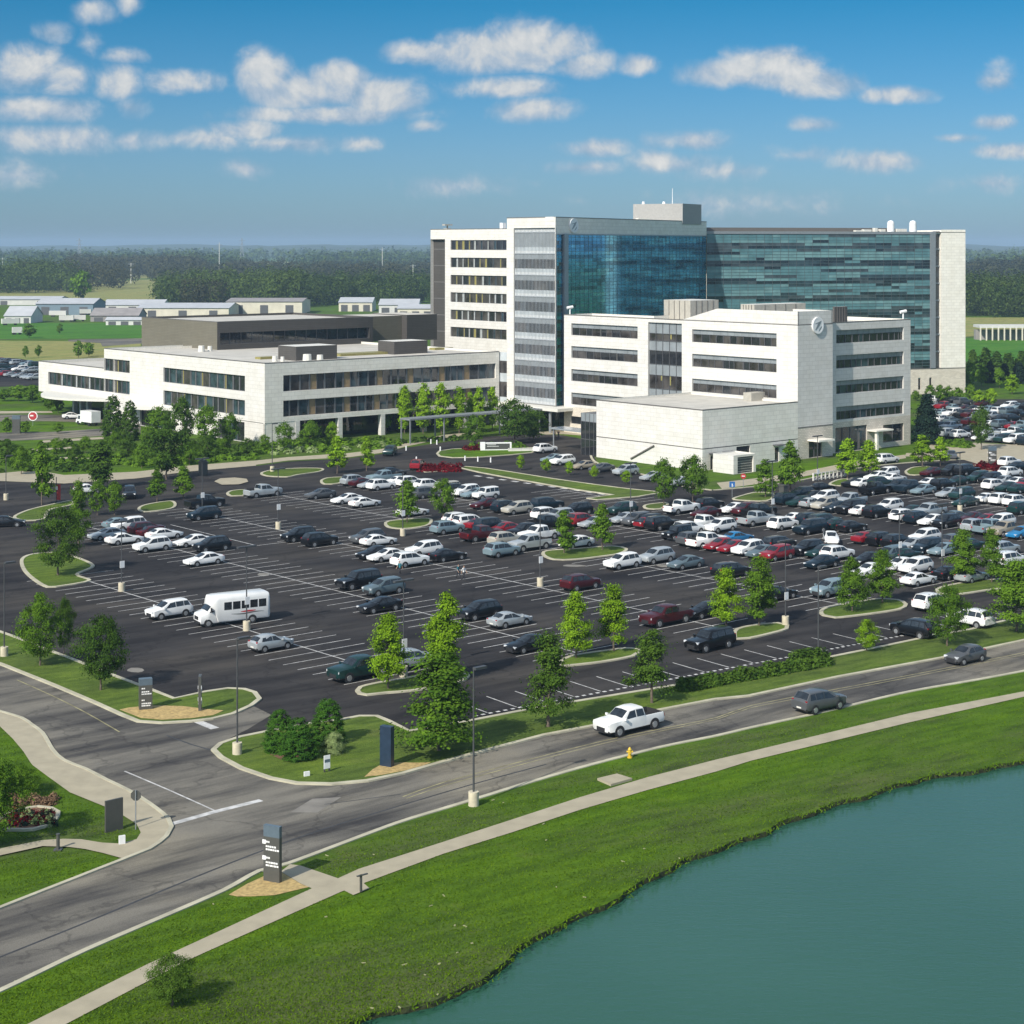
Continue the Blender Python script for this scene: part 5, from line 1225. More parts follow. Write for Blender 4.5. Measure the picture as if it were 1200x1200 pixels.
for tok in CARS.replace('\n', ';').split(';'):
    tok = tok.strip()
    if not tok: continue
    xy, kc, dr = tok.split(); px, py = map(float, xy.split(','))
    p = at(px, py, .8); u, v = uv_of(p)
    k = min(range(9), key=lambda k: min(abs(u-(DU[k]+s*2.9)) for s in (-1,1)))
    side = -1 if abs(u-(DU[k]-2.9)) < abs(u-(DU[k]+2.9)) else 1
    # the stall nearest to where the car is seen, along its own line of sight
    best = None
    for kk, ss in ((k, side), (k, -side)):
        for (v0, v1) in ROWS[kk]:
            n = int(round((v1-v0)/STALL))
            for i in range(n):
                vc = v0+(v1-v0)*(i+.5)/n
                if (kk, ss, round(vc,2)) in taken: continue
                q = xy_of(DU[kk]+ss*2.85, vc); X = CX+F*q.x/q.y; Yp = HY+(H-.8)*F/q.y
                d = math.hypot((X-px)*.8, (Yp-py)*1.6)
                if best is None or d < best[0]: best = (d, kk, ss, vc)
    if best and best[0] < 14:
        _, kk, ss, vc = best; taken[kk, ss, round(vc,2)] = 1; q = xy_of(DU[kk]+ss*2.85, vc)
        inrow = kk
    else:
        q = p.to_2d(); inrow = k
    lotcars.append([px, py, K_[kc[0]], C_[kc[1]], dr, q, inrow])
# the smaller car parks far off: one on the right behind the tower, one on the left edge
def fill(rows_, group_tag, seed, xmin, xmax, dens=.86):
    r_ = random.Random(seed)
    for (u, v0, v1) in rows_:
        v = v0
        while v < v1:
            q = xy_of(u + r_.uniform(-.2,.2), v); X = CX+F*q.x/q.y
            if xmin < X < xmax and r_.random() < dens:
                lotcars.append([X, HY+H*F/q.y, r_.choice(['suv','suv','sedan','sedan','pickup_truck','large_suv','minivan','hatchback']), r_.choice(['white','white','silver','black','black','navy','grey','dark green','blue-grey','red','maroon','pale blue','black']), r_.choice('LR'), q, group_tag])
            v += 2.5
uR, vR = uv_of(at(1150, 497))
rows_ = []
for px, py in ((1150,516),(1150,508),(1150,499.5),(1150,491),(1150,483.5),(1150,476.5)):
    u0, v0 = uv_of(at(px, py)); rows_.append((u0, v0-60, v0+60))
fill(rows_, 'far right', 21, 1093, 1206, .82)
rows_ = []
for px, py in ((10,441),(10,433.5),(10,426.5)):
    u0, v0 = uv_of(at(px, py)); rows_.append((u0, v0-60, v0+60))
fill(rows_, 'far left', 5, -10, 44, .72)
ORD = ['first','second','third','fourth','fifth','sixth','seventh','eighth','ninth','tenth','eleventh','twelfth','13th','14th','15th','16th','17th','18th']
lotcars.sort(key=lambda c: (str(c[6]), c[0]))
cnt = {}; tot = {}
for c in lotcars: tot[c[6], c[2], c[3]] = tot.get((c[6], c[2], c[3]), 0)+1
LOC = {0:'row nearest lake road',1:'second row back from lake road',2:'third row back from lake road',3:'fourth row back from lake road',4:'fifth row back from lake road',5:'sixth row back from lake road',6:'seventh row back from lake road',7:'eighth row back from lake road',8:'ninth row back from lake road','far right':'distant lot right of the tower','far left':'distant lot at left edge'}
for px, py, kind, colour, dr, q, row in lotcars:
    key = (row, kind, colour); i = cnt.get(key, 0); cnt[key] = i+1
    nm = colour+' '+KN[kind]
    pos = 'only '+nm if tot[key] == 1 else ORD[i]+' '+nm+' from left'
    label = f'{pos} in {LOC[row]}'
    lod = 0 if py > 680 else (1 if py > 585 else 2)
    rz = AU + (math.pi if dr == 'L' else 0) + random.uniform(-.025,.025)
    add_car(kind, colour, (q[0], q[1], .013 if isinstance(row, int) else .013), rz, lod, label, 'cars parked in the lots')
# cars that stand or move elsewhere
def heading(a, b):
    A, B = at(*a), at(*b); return math.atan2(B.y-A.y, B.x-A.x)
for px, py, kind, colour, h, lod, label in (
    (737,846,'pickup_truck','white', heading((775,843),(700,860)), 0, 'white pickup truck driving left on the lake road'),
    (960,822,'suv','grey', heading((900,842),(1010,818)), 0, 'grey SUV driving right on the lake road near the path'),
    (1131,767,'hatchback','grey', heading((1160,765),(1100,778)), 0, 'dark grey car driving left on lake road at right edge'),
    (832,752,'large_suv','black', heading((880,743),(800,760)), 0, 'black large SUV driving along the front lane of the car park'),
    (8,611,'sedan','black', heading((0,612),(40,611)), 1, 'black sedan on the loop road at left edge'),
    (152,578,'suv','black', heading((150,560),(151,585)), 1, 'black SUV coming along loop road beside two light trees'),
    (103,573,'hatchback','white', heading((90,574),(120,572)), 1, 'white car half hidden behind trees on the loop road'),
    (457,529,'suv','dark green', heading((470,522),(450,533)), 2, 'dark SUV on the loop road below the covered walkway'),
    (490,545,'suv','red', heading((485,548),(500,541)), 2, 'red SUV beside the red flower bed'),
    (639,526,'suv','white', heading((620,527),(660,523)), 2, 'white SUV driving past the entrance sign island'),
    (659,540,'suv','white', AU+math.pi, 2, 'white SUV parked nearest the dark glass lobby'),
    (684,545,'sedan','tan', AU+math.pi, 2, 'tan sedan parked between white SUV and grey sedan by annex'),
    (705,548,'sedan','grey', AU+math.pi, 2, 'grey sedan parked in front of the annex wall'),
    (733,552,'suv','silver', AU+math.pi, 2, 'silver SUV parked in front of the dark slanting shadow strip on annex'),
    (765,558,'sedan','silver', AU+math.pi, 2, 'silver sedan behind the two trees in front of annex'),
    (796,564,'sedan','silver', AU+math.pi, 2, 'silver sedan behind right tree at annex corner'),
    (648,537,'sedan','pale blue', AU+math.pi, 2, 'pale blue sedan tucked left of white SUV near lobby'),
    (974,630,'sedan','white', heading((970,622),(978,640)), 1, 'white sedan crossing the aisle tail towards the viewer'),
    (1039,538,'minivan','white', heading((1010,541),(1070,534)), 2, 'white van on the drive in front of clinic door'),
    (1115,533,'sedan','grey', heading((1112,527),(1118,540)), 2, 'grey car on the pale concrete service drive'),
    (1071,737,'suv','black', AU+math.pi/2, 0, 'black SUV parked in hedge row behind the oak'),
    (1092,706,'suv','white', AU, 0, 'white SUV in the front lane half hidden by oak'),
    (1137,725,'suv','white', AU+math.pi/2, 0, 'white SUV parked in hedge row right of the oak'),
    (86,487,'sedan','white', heading((70,488),(110,487)), 2, 'small white car in front of van under the bowed canopy')):
    p = at(px, py, .7)
    add_car(kind, colour, (p.x, p.y, .02), h, lod, label, 'cars on the roads and drives')
# ---------------------------------------------------------------- shuttle bus and delivery van
def shuttle(loc, rz):
    root = thing('shuttle_bus', loc, 'white shuttle bus with red and dark swoosh parked across the nearest row', 'bus', None, rz)
    def part(nm, mb_, mats, sm=None, par_=None):
        o = bpy.data.objects.new(nm, mb_.mesh(nm, mats, sm, weld=True)); COL.objects.link(o); o.parent = par_ or root; return o
    b = MB()
    def loft(st, m0=0):
        R = []
        for (x, z0, z1, w, wt, rr) in st:
            h = [(0,z0),(w*.92,z0),(w,z0+.15),(w,z1-rr*1.6),(wt,z1-rr*.5),(wt-rr*.7,z1),(0,z1+.03)]
            full = h+[(-y,z) for y, z in h[-2:0:-1]]; R.append([b.vert((x,y,z)) for y, z in full])
        n = len(R[0])
        for k in range(len(R)-1):
            for i in range(n):
                j = (i+1) % n; ii = min(i, n-1-i)
                b.f.append([R[k][i],R[k+1][i],R[k+1][j],R[k][j]]); b.m.append(1 if ii == 0 else m0); b.uv.append(None)
        for r in (R[0], R[-1][::-1]): b.f.append(r); b.m.append(m0); b.uv.append(None)
    loft([(2.42,1.95,2.55,1.0,.9,.2),(2.25,1.75,2.92,1.14,1.06,.25),(1.75,.42,2.98,1.18,1.1,.25),(-3.5,.42,2.98,1.18,1.1,.25),(-3.68,.44,2.9,1.16,1.07,.25),(-3.75,.6,2.7,1.1,1.0,.25)])
    loft([(3.62,.5,1.10,.84,.72,.1),(3.52,.38,1.32,.97,.87,.12),(3.0,.36,1.46,1.01,.92,.12),(2.82,.36,1.52,1.02,.92,.12),(2.25,.36,2.16,1.03,.9,.14),(1.6,.36,2.2,1.04,.9,.14)])
    for wx in (2.75,-1.85):
        for sy in (1,-1):
            y = sy*(1.015 if wx > 0 else 1.186); pts = [(wx+math.cos(math.pi*i/10)*.47,y,.4+math.sin(math.pi*i/10)*.47) for i in range(11)]+[(wx-.47,y,.3),(wx+.47,y,.3)]
            b.face(pts if sy > 0 else pts[::-1], 1)
    part('body', b, [PAINT['white'], M['trim']], 38)
    g = MB()
    for s_ in (1,-1):
        f = [Vector((2.80,s_*.86,1.57)),Vector((2.32,s_*.82,2.08)),Vector((2.32,0,2.14)),Vector((2.80,0,1.61))]; f = [p+Vector((.03,0,.03)) for p in f]; g.face(f if s_ < 0 else f[::-1])
    part('windscreen', g, M['carglass'])
    for sy in (1,-1):
        for i in range(5):
            x0 = 1.15-i*.92; g = MB(); y = sy*1.186; f = [(x0,y,1.58),(x0-.80,y,1.58),(x0-.80,y,2.36),(x0,y,2.36)]; g.face(f if sy < 0 else f[::-1]); o = part('side_window', g, M['carglass'])
        g = MB(); y = sy*1.0; f = [(2.62,y+sy*.04,1.46),(1.80,y+sy*.04,1.46),(1.80,sy*1.0,2.02),(2.25,sy*1.0,2.02)]; g.face(f if sy < 0 else f[::-1]); part('side_window', g, M['carglass'])
        # livery: two long tapering strokes
        g = MB(); y = sy*1.187
        def stroke(xs, zf, hf, m):
            for k in range(len(xs)-1):
                a, c = xs[k], xs[k+1]; f = [(a,y,zf(a)-hf(a)),(c,y,zf(c)-hf(c)),(c,y,zf(c)+hf(c)),(a,y,zf(a)+hf(a))]; g.face(f if (sy < 0) == (a > c) else f[::-1], m)
        xs = [.4-i*.25 for i in range(15)]
        stroke(xs, lambda x: 1.10+.05*math.sin(x*2), lambda x: .012+.05*abs(math.sin((x+3.1)*.9)), 1); xs2 = [-.6-i*.2 for i in range(9)]
        stroke(xs2, lambda x: 1.26-.03*x*.5, lambda x: .02+.07*abs(math.sin((x+.6)*1.9)), 0)
        part('livery_stripe', g, [M['red'], M['sign_dark']])
    g = MB(); g.box((0.2,-1.19,.72),(1.0,.03,.16)); part('vent', g, M['trim'])
    for wx in (2.75,-1.85):
        for sy in (1,-1):
            w = MB(); y = sy*(1.0 if wx > 0 else 1.17); w.tube((wx,y-sy*.25,.4),(wx,y+sy*.03,.4),.4,n=18); o = part('wheel', w, M['tyre'], 40)
            q = MB(); q.tube((wx,y+sy*.0,.4),(wx,y+sy*.045,.4),.25,.22,n=12); part('rim', q, M['rim'], 40, o)
    for sy in (1,-1):
        g = MB(); g.box((3.5,sy*.72,.88),(.2,.3,.2)); part('headlight', g, M['lamp']); g = MB(); g.box((-3.72,sy*.9,.95),(.1,.2,.4)); part('taillight', g, M['tail'])
        g = MB(); g.box((2.5,sy*1.2,1.55),(.12,.22,.4)); part('mirror', g, M['trim'])
    g = MB(); g.box((3.58,0,.72),(.12,1.05,.36)); g.box((3.58,0,.42),(.16,1.8,.2)); part('grille', g, [M['trim']])
    return root
A, B = at(239.3,736.5), at(292,730.5); c = (A+B)/2; d = (A-B).normalized()
nrm = Vector((d.y,-d.x,0)); nrm = nrm if nrm.y > 0 else -nrm
c = c + nrm*1.1 - d*.85
shuttle((c.x, c.y, .013), math.atan2(d.y, d.x))
def boxvan(loc, rz):
    root = thing('delivery_van', loc, 'white box van standing under the bowed canopy of the outpatient block', 'van', None, rz)
    def part(nm, mb_, m, sm=None): o = bpy.data.objects.new(nm, mb_.mesh(nm, m, sm, weld=True)); COL.objects.link(o); o.parent = root
    b = MB(); b.box((-1.0,0,.7),(4.4,2.2,2.35)); part('cargo_box', b, PAINT['white'])
    b = MB(); b.box((1.95,0,.4),(1.5,1.95,1.7),0,0,.86); b.box((2.9,0,.4),(.9,1.85,.75),0,0,.9); b.box((-1,0,.4),(4.4,1.0,.3),0,1); part('cab', b, [PAINT['white'], M['trim']])
    g = MB(); g.face([(2.74,-.78,1.2),(2.74,.78,1.2),(2.58,.74,1.95),(2.58,-.74,1.95)]); part('windscreen', g, M['carglass'])
    for sy in (1,-1): g = MB(); f = [(2.4,sy*.985,1.2),(1.6,sy*.985,1.2),(1.65,sy*.90,1.9),(2.35,sy*.90,1.9)]; g.face(f if sy < 0 else f[::-1]); part('side_window', g, M['carglass'])
    for wx in (2.3,-1.9):
        for sy in (1,-1): w = MB(); w.tube((wx,sy*.75,.4),(wx,sy*1.02,.4),.4,n=14); part('wheel', w, M['tyre'], 40)
p = at(103,498); boxvan((p.x,p.y,.02), heading((110,497),(80,493)))
# ================================================================== TREES AND PLANTS
def quads_mesh(name, C, A, B, mat_):
    """many separate leaf quads: centres C, half axes A and B (n x 3 arrays)"""
    n = len(C); co = np.empty((n, 4, 3), np.float32)
    co[:,0] = C-A-B*.6; co[:,1] = C+A*.9-B; co[:,2] = C+A+B*.7; co[:,3] = C-A*.8+B
    me = bpy.data.meshes.new(name); me.vertices.add(n*4); me.vertices.foreach_set('co', co.ravel())
    me.loops.add(n*4); me.loops.foreach_set('vertex_index', np.arange(n*4, dtype=np.int32))
    me.polygons.add(n); me.polygons.foreach_set('loop_start', np.arange(0, n*4, 4, dtype=np.int32)); me.polygons.foreach_set('loop_total', np.full(n, 4, np.int32))
    me.materials.append(mat_); me.update(calc_edges=True); return me
def leaf_axes(g, n, size, out=None, up=.35):
    nrm = g.normal(size=(n,3)); nrm[:,2] = np.abs(nrm[:,2])*.7+up
    if out is not None: nrm = nrm*.6+out*1.1
    nrm /= np.linalg.norm(nrm, axis=1)[:,None]
    t = g.normal(size=(n,3)); a = np.cross(nrm, t); a /= np.linalg.norm(a, axis=1)[:,None]; b = np.cross(nrm, a)
    s = (size*g.uniform(.55,1.25,n))[:,None]
    return a*s, b*s*.75
def crown_points(g, kind, n):
    """leaf positions for a tree 8 m tall, gathered in sprays at the ends of limbs"""
    if kind == 'young':   z0, z1, prof = 1.7, 8.0, lambda t: 2.35*np.clip(1.03-t,.03,1)**.85*np.clip(.62+1.7*t,0,1)
    elif kind == 'oak':   z0, z1, prof = 1.5, 8.0, lambda t: 2.6*np.clip(1.06-t, .05, 1)**.62*(.78+.28*np.sin(t*17))
    elif kind == 'column':z0, z1, prof = 1.3, 8.0, lambda t: 1.45*(np.sin(np.pi*np.clip(t*.86+.12,0,1))**.7)
    elif kind == 'round': z0, z1, prof = 1.7, 8.0, lambda t: 3.7*np.sqrt(np.clip(1-(2*t-.95)**2,0.03,1))
    elif kind == 'ever':  z0, z1, prof = .05, 8.0, lambda t: 2.75*np.clip(1.0-t,0,1)**.40*np.clip(.72+t*1.4,0,1)
    elif kind == 'spruce':z0, z1, prof = .3, 8.0, lambda t: 2.3*np.clip(1.03-t,0,1)**.9
    else:                 z0, z1, prof = .1, 8.0, lambda t: 5.2*np.sqrt(np.clip(1-t**2,0.02,1))
    m = {'young':40,'oak':38,'column':46,'round':60,'ever':420,'spruce':110}.get(kind, 90)
    t = g.beta(1.25,1.35,m) if kind != 'ever' else g.beta(1.0,1.4,m)
    t = np.concatenate([t, np.linspace(.0,.99,12)])
    m = len(t); az = g.uniform(0,2*np.pi,m); rr = np.sqrt(g.uniform(.18 if kind not in ('ever','spruce') else .55,1.0,m))*prof(t)*g.uniform(.78,1.10,m)
    cc = np.stack([rr*np.cos(az), rr*np.sin(az), z0+t*(z1-z0)], 1)
    sig = {'young':.38,'oak':.40,'column':.36,'round':.50,'ever':.20,'spruce':.34}.get(kind, .6)
    idx = g.integers(0, m, n); d = g.normal(size=(n,3))*sig*g.uniform(.55,1.25,m)[idx][:,None]*np.array([1,1,.62])
    P = cc[idx]+d; P[:,2] = np.maximum(P[:,2], z0*.7)
    ctr = np.stack([np.zeros(n), np.zeros(n), np.clip(P[:,2]-.6, z0, z1)], 1)
    out = P-ctr; out /= (np.linalg.norm(out,axis=1)[:,None]+1e-6)
    return P, out, cc
TP = {}
def tree_proto(kind, leaf, lod, var):
    key = (kind, leaf, lod, var)
    if key in TP: return TP[key]
    g = np.random.default_rng(hash((kind, lod, var)) % 1 + 100*var + 7*len(kind) + lod*13)
    n = {0: 13000, 1: 4200, 2: 1100}[lod]; size = {0: .092, 1: .17, 2: .36}[lod]
    if kind in ('ever','spruce','shrub'): n = int(n*1.8)
    if kind == 'ever': size *= .85
    if kind == 'oak': n = int(n*.72)
    P, out, cc = crown_points(g, kind, n); a, b = leaf_axes(g, n, size, out)
    crown = bpy.data.objects.new('crown', quads_mesh('crown', P, a, b, M[leaf]))
    tb = MB(); rng = random.Random(var)
    r0 = .13 if kind in ('young','column') else .17
    x = y = 0.0; prev = Vector((0,0,-.05)); r = r0; top = 7.2 if kind not in ('round','shrub') else 4.5
    for i in range(1, 7):
        cur = Vector((x+rng.uniform(-.08,.08), y+rng.uniform(-.08,.08), top*i/6)); r1 = r0*(1-i/6.6)
        tb.tube(prev, cur, r, r1, n=7, caps=(i == 1)); prev, r = cur, r1
        if i >= 2 and lod < 2:
            for _ in range(3):
                q = cc[rng.randrange(len(cc))]; q = Vector((q[0],q[1],max(q[2],cur.z+.2)))
                if (q-cur).length < 3.6: tb.tube(cur, cur.lerp(q,.9), r1*.55, .012, n=5, caps=False)
    trunk = bpy.data.objects.new('trunk', tb.mesh('trunk', [M['bark']], 60))
    TP[key] = (crown, trunk); return TP[key]
NT = [0]
def add_tree(name, kind, leaf, bx, by, top, w, label, group=None, lod=0, cat='tree', z=0.0, wk=None):
    p = at(bx, by, z); s = H/(by-HY); hgt = (by-top)*s; wid = w*s
    base_w = {'young':4.1,'oak':4.5,'column':3.3,'round':7.6,'ever':5.2,'spruce':4.3,'shrub':10.4}[kind]
    NT[0] += 1; rng = random.Random(NT[0]*17)
    root = thing(name, p, label, cat, group, rng.uniform(0,6.28))
    crown, trunk = tree_proto(kind, leaf, lod, NT[0] % 4)
    sx = wid/base_w; sz = hgt/8.0
    for o in ((crown, trunk) if kind not in ('ever','shrub') else (crown,)):
        c = o.copy(); COL.objects.link(c); c.parent = root; c.scale = (sx, sx, sz) if o is crown else (min(sx,sz)*1.05, min(sx,sz)*1.05, sz)
    return root
TREES = [
 # name, habit, leaf, base x, base y, top, width, label, lod
 ('oak_tree','oak','leaf_mid',514.5,881,768,100,'tall dark green oak on the front verge beside the blue pylon sign',0),
 ('lot_tree','young','leaf_bright',523,798,697,52,'tall bright green tree on kerbed island directly behind the verge oak',0),
 ('lot_tree','young','leaf_bright',455,808,722,48,'bright green tree on island beside the dark pickup',0),
 ('lot_tree','young','leaf_bright',675,772,696,38,'left of two bright trees on island below the maroon pickup',0),
 ('lot_tree','young','leaf_bright',719.5,764,688,40,'right of two bright trees on island below the maroon pickup',0),
 ('oak_tree','oak','leaf_dark',642.5,853,744,62,'slender dark oak on verge left of the white pickup truck',0),
 ('oak_tree','oak','leaf_dark',764,825,741,56,'slender dark oak on verge just right of the white pickup truck',0),
 ('lot_tree','young','leaf_bright',851,735,668,37,'bright green tree on island behind the black large SUV',0),
 ('lot_tree','young','leaf_mid',890,734,655,44,'fuller mid green tree on island right of the black large SUV',0),
 ('lot_tree','young','leaf_mid',998.5,717,654,36,'left tree on oval island above the hedge',0),
 ('lot_tree','young','leaf_mid',1034,707,646,37,'right tree on oval island above the hedge',0),
 ('lot_tree','round','leaf_bright',1016,764,727,30,'small bright green tree on verge at the end of hedge',0),
 ('oak_tree','round','leaf_mid',1110,758,688,50,'round oak on verge above the grey car at right edge',0),
 ('oak_tree','oak','leaf_mid',1191,741,658,66,'large oak cut by the right edge of the picture',0),
 ('lot_tree','young','leaf_mid',1129,683,622,36,'tree on right hand island behind white sedan, left of a pair',0),
 ('lot_tree','young','leaf_mid',1162,683,622,30,'tree on right hand island, right of a pair',0),
 ('lot_tree','young','leaf_mid',477,613,564,28,'left tree of pair on middle island behind white sedan',1),
 ('lot_tree','round','leaf_mid',519.5,609,563,29,'rounder right tree of pair on middle island',1),
 ('lot_tree','young','leaf_mid',661,649,600,28,'left tree of pair on island behind silver pickup',1),
 ('lot_tree','young','leaf_mid',706,645,592,28,'right tree of pair on island behind silver pickup',1),
 ('maple_tree','round','leaf_mid',778,592,540,30,'tree standing in front of the white annex, left of a pair',1),
 ('maple_tree','round','leaf_mid',812,588,536,36,'tree standing in front of annex corner, right of a pair',1),
 ('maple_tree','young','leaf_mid',897,583,540,24,'tree beside the loading bay shutter',1),
 ('maple_tree','young','leaf_mid',926,580,519,32,'taller tree right of the loading bay on kerbed island',1),
 ('maple_tree','young','leaf_bright',993,561,516,26,'left of two bright trees before the shaded clinic wing',1),
 ('maple_tree','young','leaf_bright',1018,558,517,24,'right of two bright trees before the shaded clinic wing',1),
 ('maple_tree','young','leaf_bright',1081,548,511,25,'left of two light trees by the pale service drive',1),
 ('maple_tree','young','leaf_bright',1102,546,513,21,'right of two light trees by the pale service drive',1),
 ('dark_tree','spruce','leaf_spruce',1086,520,463,32,'very dark tree at the right foot of clinic building',1),
 ('maple_tree','round','leaf_dark',1150,527,478,27,'tall green tree in front of the distant right car park',1),
 ('oak_tree','round','leaf_dark',68,675,597,60,'large dense dark tree on the left kerbed island',0),
 ('oak_tree','young','leaf_mid',92,640,566,26,'narrow tree rising behind the dense left island tree',0),
 ('maple_tree','round','leaf_mid',114,604,565,24,'left of two light trees beside the black SUV on loop road',1),
 ('maple_tree','round','leaf_mid',134,604,566,26,'right of two light trees beside the black SUV on loop road',1),
 ('maple_tree','column','leaf_dark',117,573,518,28,'tall dark tree beyond the loop road above the pair of light trees',1),
 ('maple_tree','young','leaf_mid',184,588,550,22,'light tree on island left of the black pickup',1),
 ('maple_tree','young','leaf_mid',215,584,547,23,'light tree directly behind the black pickup',1),
 ('oak_tree','round','leaf_dark',195,562,500,52,'broad dark tree in the planting above the black pickup',1),
 ('maple_tree','young','leaf_mid',49,592,524,27,'tree by the red banner near left edge',1),
 ('maple_tree','round','leaf_mid',25,556,525,24,'small round tree in lawn left of the red banner',1),
 ('hornbeam_tree','ever','leaf_dark',132,514,464,28,'dark pointed tree covering the white van, left of a pair',1),
 ('hornbeam_tree','ever','leaf_dark',152,516,470,24,'dark pointed tree covering the white van, right of a pair',1),
 ('maple_tree','round','leaf_mid',185,519,478,34,'bushy tree before the second bowed canopy',1),
 ('oak_tree','round','leaf_dark',213,524,468,34,'dark bushy tree below the left window band of outpatient block',1),
 ('maple_tree','round','leaf_mid',243,526,478,36,'mid green bushy tree under the olive panelled windows',1),
 ('maple_tree','round','leaf_mid',270,524,486,26,'lowest bushy tree near the outpatient block corner',1),
 ('maple_tree','round','leaf_mid',333,528,496,24,'leftmost small tree before the outpatient columns',1),
 ('maple_tree','round','leaf_mid',363,524,494,27,'middle small tree before the outpatient columns',1),
 ('maple_tree','round','leaf_bright',389,522,496,17,'bright small tree before the outpatient columns',1),
 ('maple_tree','young','leaf_bright',395,555,512,23,'bright tree at kerb above the white cars, left of a pair',1),
 ('maple_tree','young','leaf_bright',429.5,552,513,19,'bright tree at kerb above the white cars, right of a pair',1),
 ('maple_tree','round','leaf_dark',603,520,470,44,'dark tree at the right end of covered walkway',1),
 ('maple_tree','round','leaf_dark',625,517,482,40,'lower dark tree next to the tower entrance canopy',1),
 ('maple_tree','round','leaf_mid',556,522,488,26,'mid green tree under the covered walkway',1),
 ('lone_tree','round','leaf_mid',95,355,319,28,'big lone tree in the field beyond the white sheds',2),
 ('oak_tree','round','leaf_mid',47,781,699,56,'round tree on the left verge nearest left edge',0),
 ('oak_tree','round','leaf_dark',75,768,703,26,'smaller tree touching the leftmost verge tree',0),
 ('oak_tree','round','leaf_dark',118,810,724,62,'broad dark tree on left verge above the dark pylon sign',0),
 ('young_tree','round','leaf_dark',202,1179,1119,58,'small young tree on the lake lawn at bottom left',0),
 ('garden_tree','round','leaf_mid',-14,992,885,92,'garden tree at left edge behind the flower bed',0),
]
for nm, habit, leaf, bx, by, top, w, label, lod in TREES: add_tree(nm, habit, leaf, bx, by, top, w, label, None, lod)
row = [(453,507,452,15),(474,508,453,17),(496,508,451,18),(517.5,509,451,19),(538,508,455,16),(551,506,460,12),(561,507,455,14),(577,505,455,13)]
for i, (bx, by, tp, w) in enumerate(row): add_tree('columnar_tree', 'column', 'leaf_bright', bx, by, tp, w, f'{ORD[i]} columnar tree from left in the row along the outpatient block', 'columnar trees along the outpatient block', 1)
for i, (bx, by, tp, w) in enumerate([(610,551,534,11),(640,554,538,12),(667,557,541,12),(696,561,546,11),(734,567,552,13)]): add_tree('sapling', 'round', 'leaf_bright', bx, by, tp, w, f'{ORD[i]} sapling from left on the long grass median', 'saplings on the long median', 1)
for i, (bx, by, tp, w) in enumerate([(328,882,832,42),(351,890,841,45),(384,872,819,44)]): add_tree('evergreen_bush', 'ever', 'leaf_ever', bx, by, tp, w, ['left rear evergreen bush of three on the corner island','front evergreen bush of three on the corner island','tallest pointed evergreen bush of three on the corner island'][i], 'evergreen bushes on the corner island', 0, 'bush')
add_tree('ornamental_grass', 'shrub', 'leaf_pale', 391.5, 884, 859, 30, 'pale clump of ornamental grass beside the evergreen bushes', None, 0, 'bush')
add_tree('shrub', 'shrub', 'leaf_mid', 20, 932, 897, 62, 'leafy garden shrub at left edge above the flower bed', None, 0, 'bush')
rt = random.Random(9)
k = 0
for bx, by, tp, w, habit, leaf in [(1140,432,410,14,'spruce','leaf_dark'),(1155,436,408,18,'spruce','leaf_dark'),(1168,430,412,16,'spruce','leaf_dark'),(1182,434,414,18,'spruce','leaf_dark'),(1197,436,412,18,'spruce','leaf_dark'),(1160,449,424,14,'ever','leaf_spruce'),(1177,446,426,14,'ever','leaf_spruce'),(1194,450,424,17,'ever','leaf_spruce'),
                               (1138,458,426,20,'round','leaf_mid'),(1150,452,430,18,'round','leaf_mid'),(1171,455,432,14,'round','leaf_mid'),(1186,462,440,18,'round','leaf_bright'),(1137,470,451,14,'round','leaf_mid'),(1148,476,458,16,'round','leaf_bright'),(1162,476,456,15,'round','leaf_bright')]:
    k += 1; add_tree('park_tree', habit, leaf, bx, by, tp, w, f'{ORD[k-1]} park tree in the green belt right of the tower end', 'trees in the green belt right of the tower', 2)
k = 0
for bx, by, tp, w in [(1090,469,452,14),(1102,473,452,14),(1112,472,453,13),(1122,473,455,15),(1073,470,458,10)]:
    k += 1; add_tree('small_tree', 'round', 'leaf_mid', bx, by, tp, w, f'{ORD[k-1]} small tree from left along the stone base of tower', 'small trees at the foot of the tower', 2)
k = 0
for bx, by, tp, w in [(5,470,457,20),(22,470,452,24),(38,472,452,22),(53,474,456,18),(30,420,406,8),(45,419,405,9),(92,420,400,12),(104,418,402,14),(70,392,380,8),(34,396,380,16),(8,508,490,14),(30,508,494,12),(68,508,496,14),(57,482,462,14),(68,484,466,14)]:
    k += 1; add_tree('small_tree', 'round', 'leaf_mid', bx, by, tp, w, f'{ORD[k-1]} small tree in the lawns and drives left of the outpatient block', 'small trees left of the outpatient block', 2)
# ---------------------------------------------------------------- planting beds, hedge, flowers
def bushes(name, spots, leaf, kind='stuff', lod_leaf=.16, per=160):
    """low rounded clumps: spots = (ground point, radius, height)"""
    g = np.random.default_rng(len(spots)); C = []; O = []
    for p, r, h in spots:
        d = g.normal(size=(per,3)); d[:,2] = np.abs(d[:,2]); d /= np.linalg.norm(d,axis=1)[:,None]
        q = d*np.array([r,r,h])*g.uniform(.7,1.08,per)[:,None]; q[:,0] += p[0]; q[:,1] += p[1]; C.append(q); O.append(d)
    C = np.concatenate(C); O = np.concatenate(O); a, b = leaf_axes(g, len(C), lod_leaf, O)
    o = bpy.data.objects.new(name, quads_mesh(name, C, a, b, M[leaf])); COL.objects.link(o)
    if kind: o['kind'] = kind
    return o
hp = [at(800+i*(966-800)/26, 810-i*(810-780)/26+random.uniform(-.6,.6)) for i in range(27)]
hd = bushes('hedge', [(p, random.uniform(.75,1.0), random.uniform(.8,1.25)) for p in hp]+[(at(936+i*6,781-i),1.15,1.5) for i in range(5)], 'leaf_dark', None, .13, 420)
tag(hd, 'long low clipped hedge between the car park and the lake road', 'hedge')
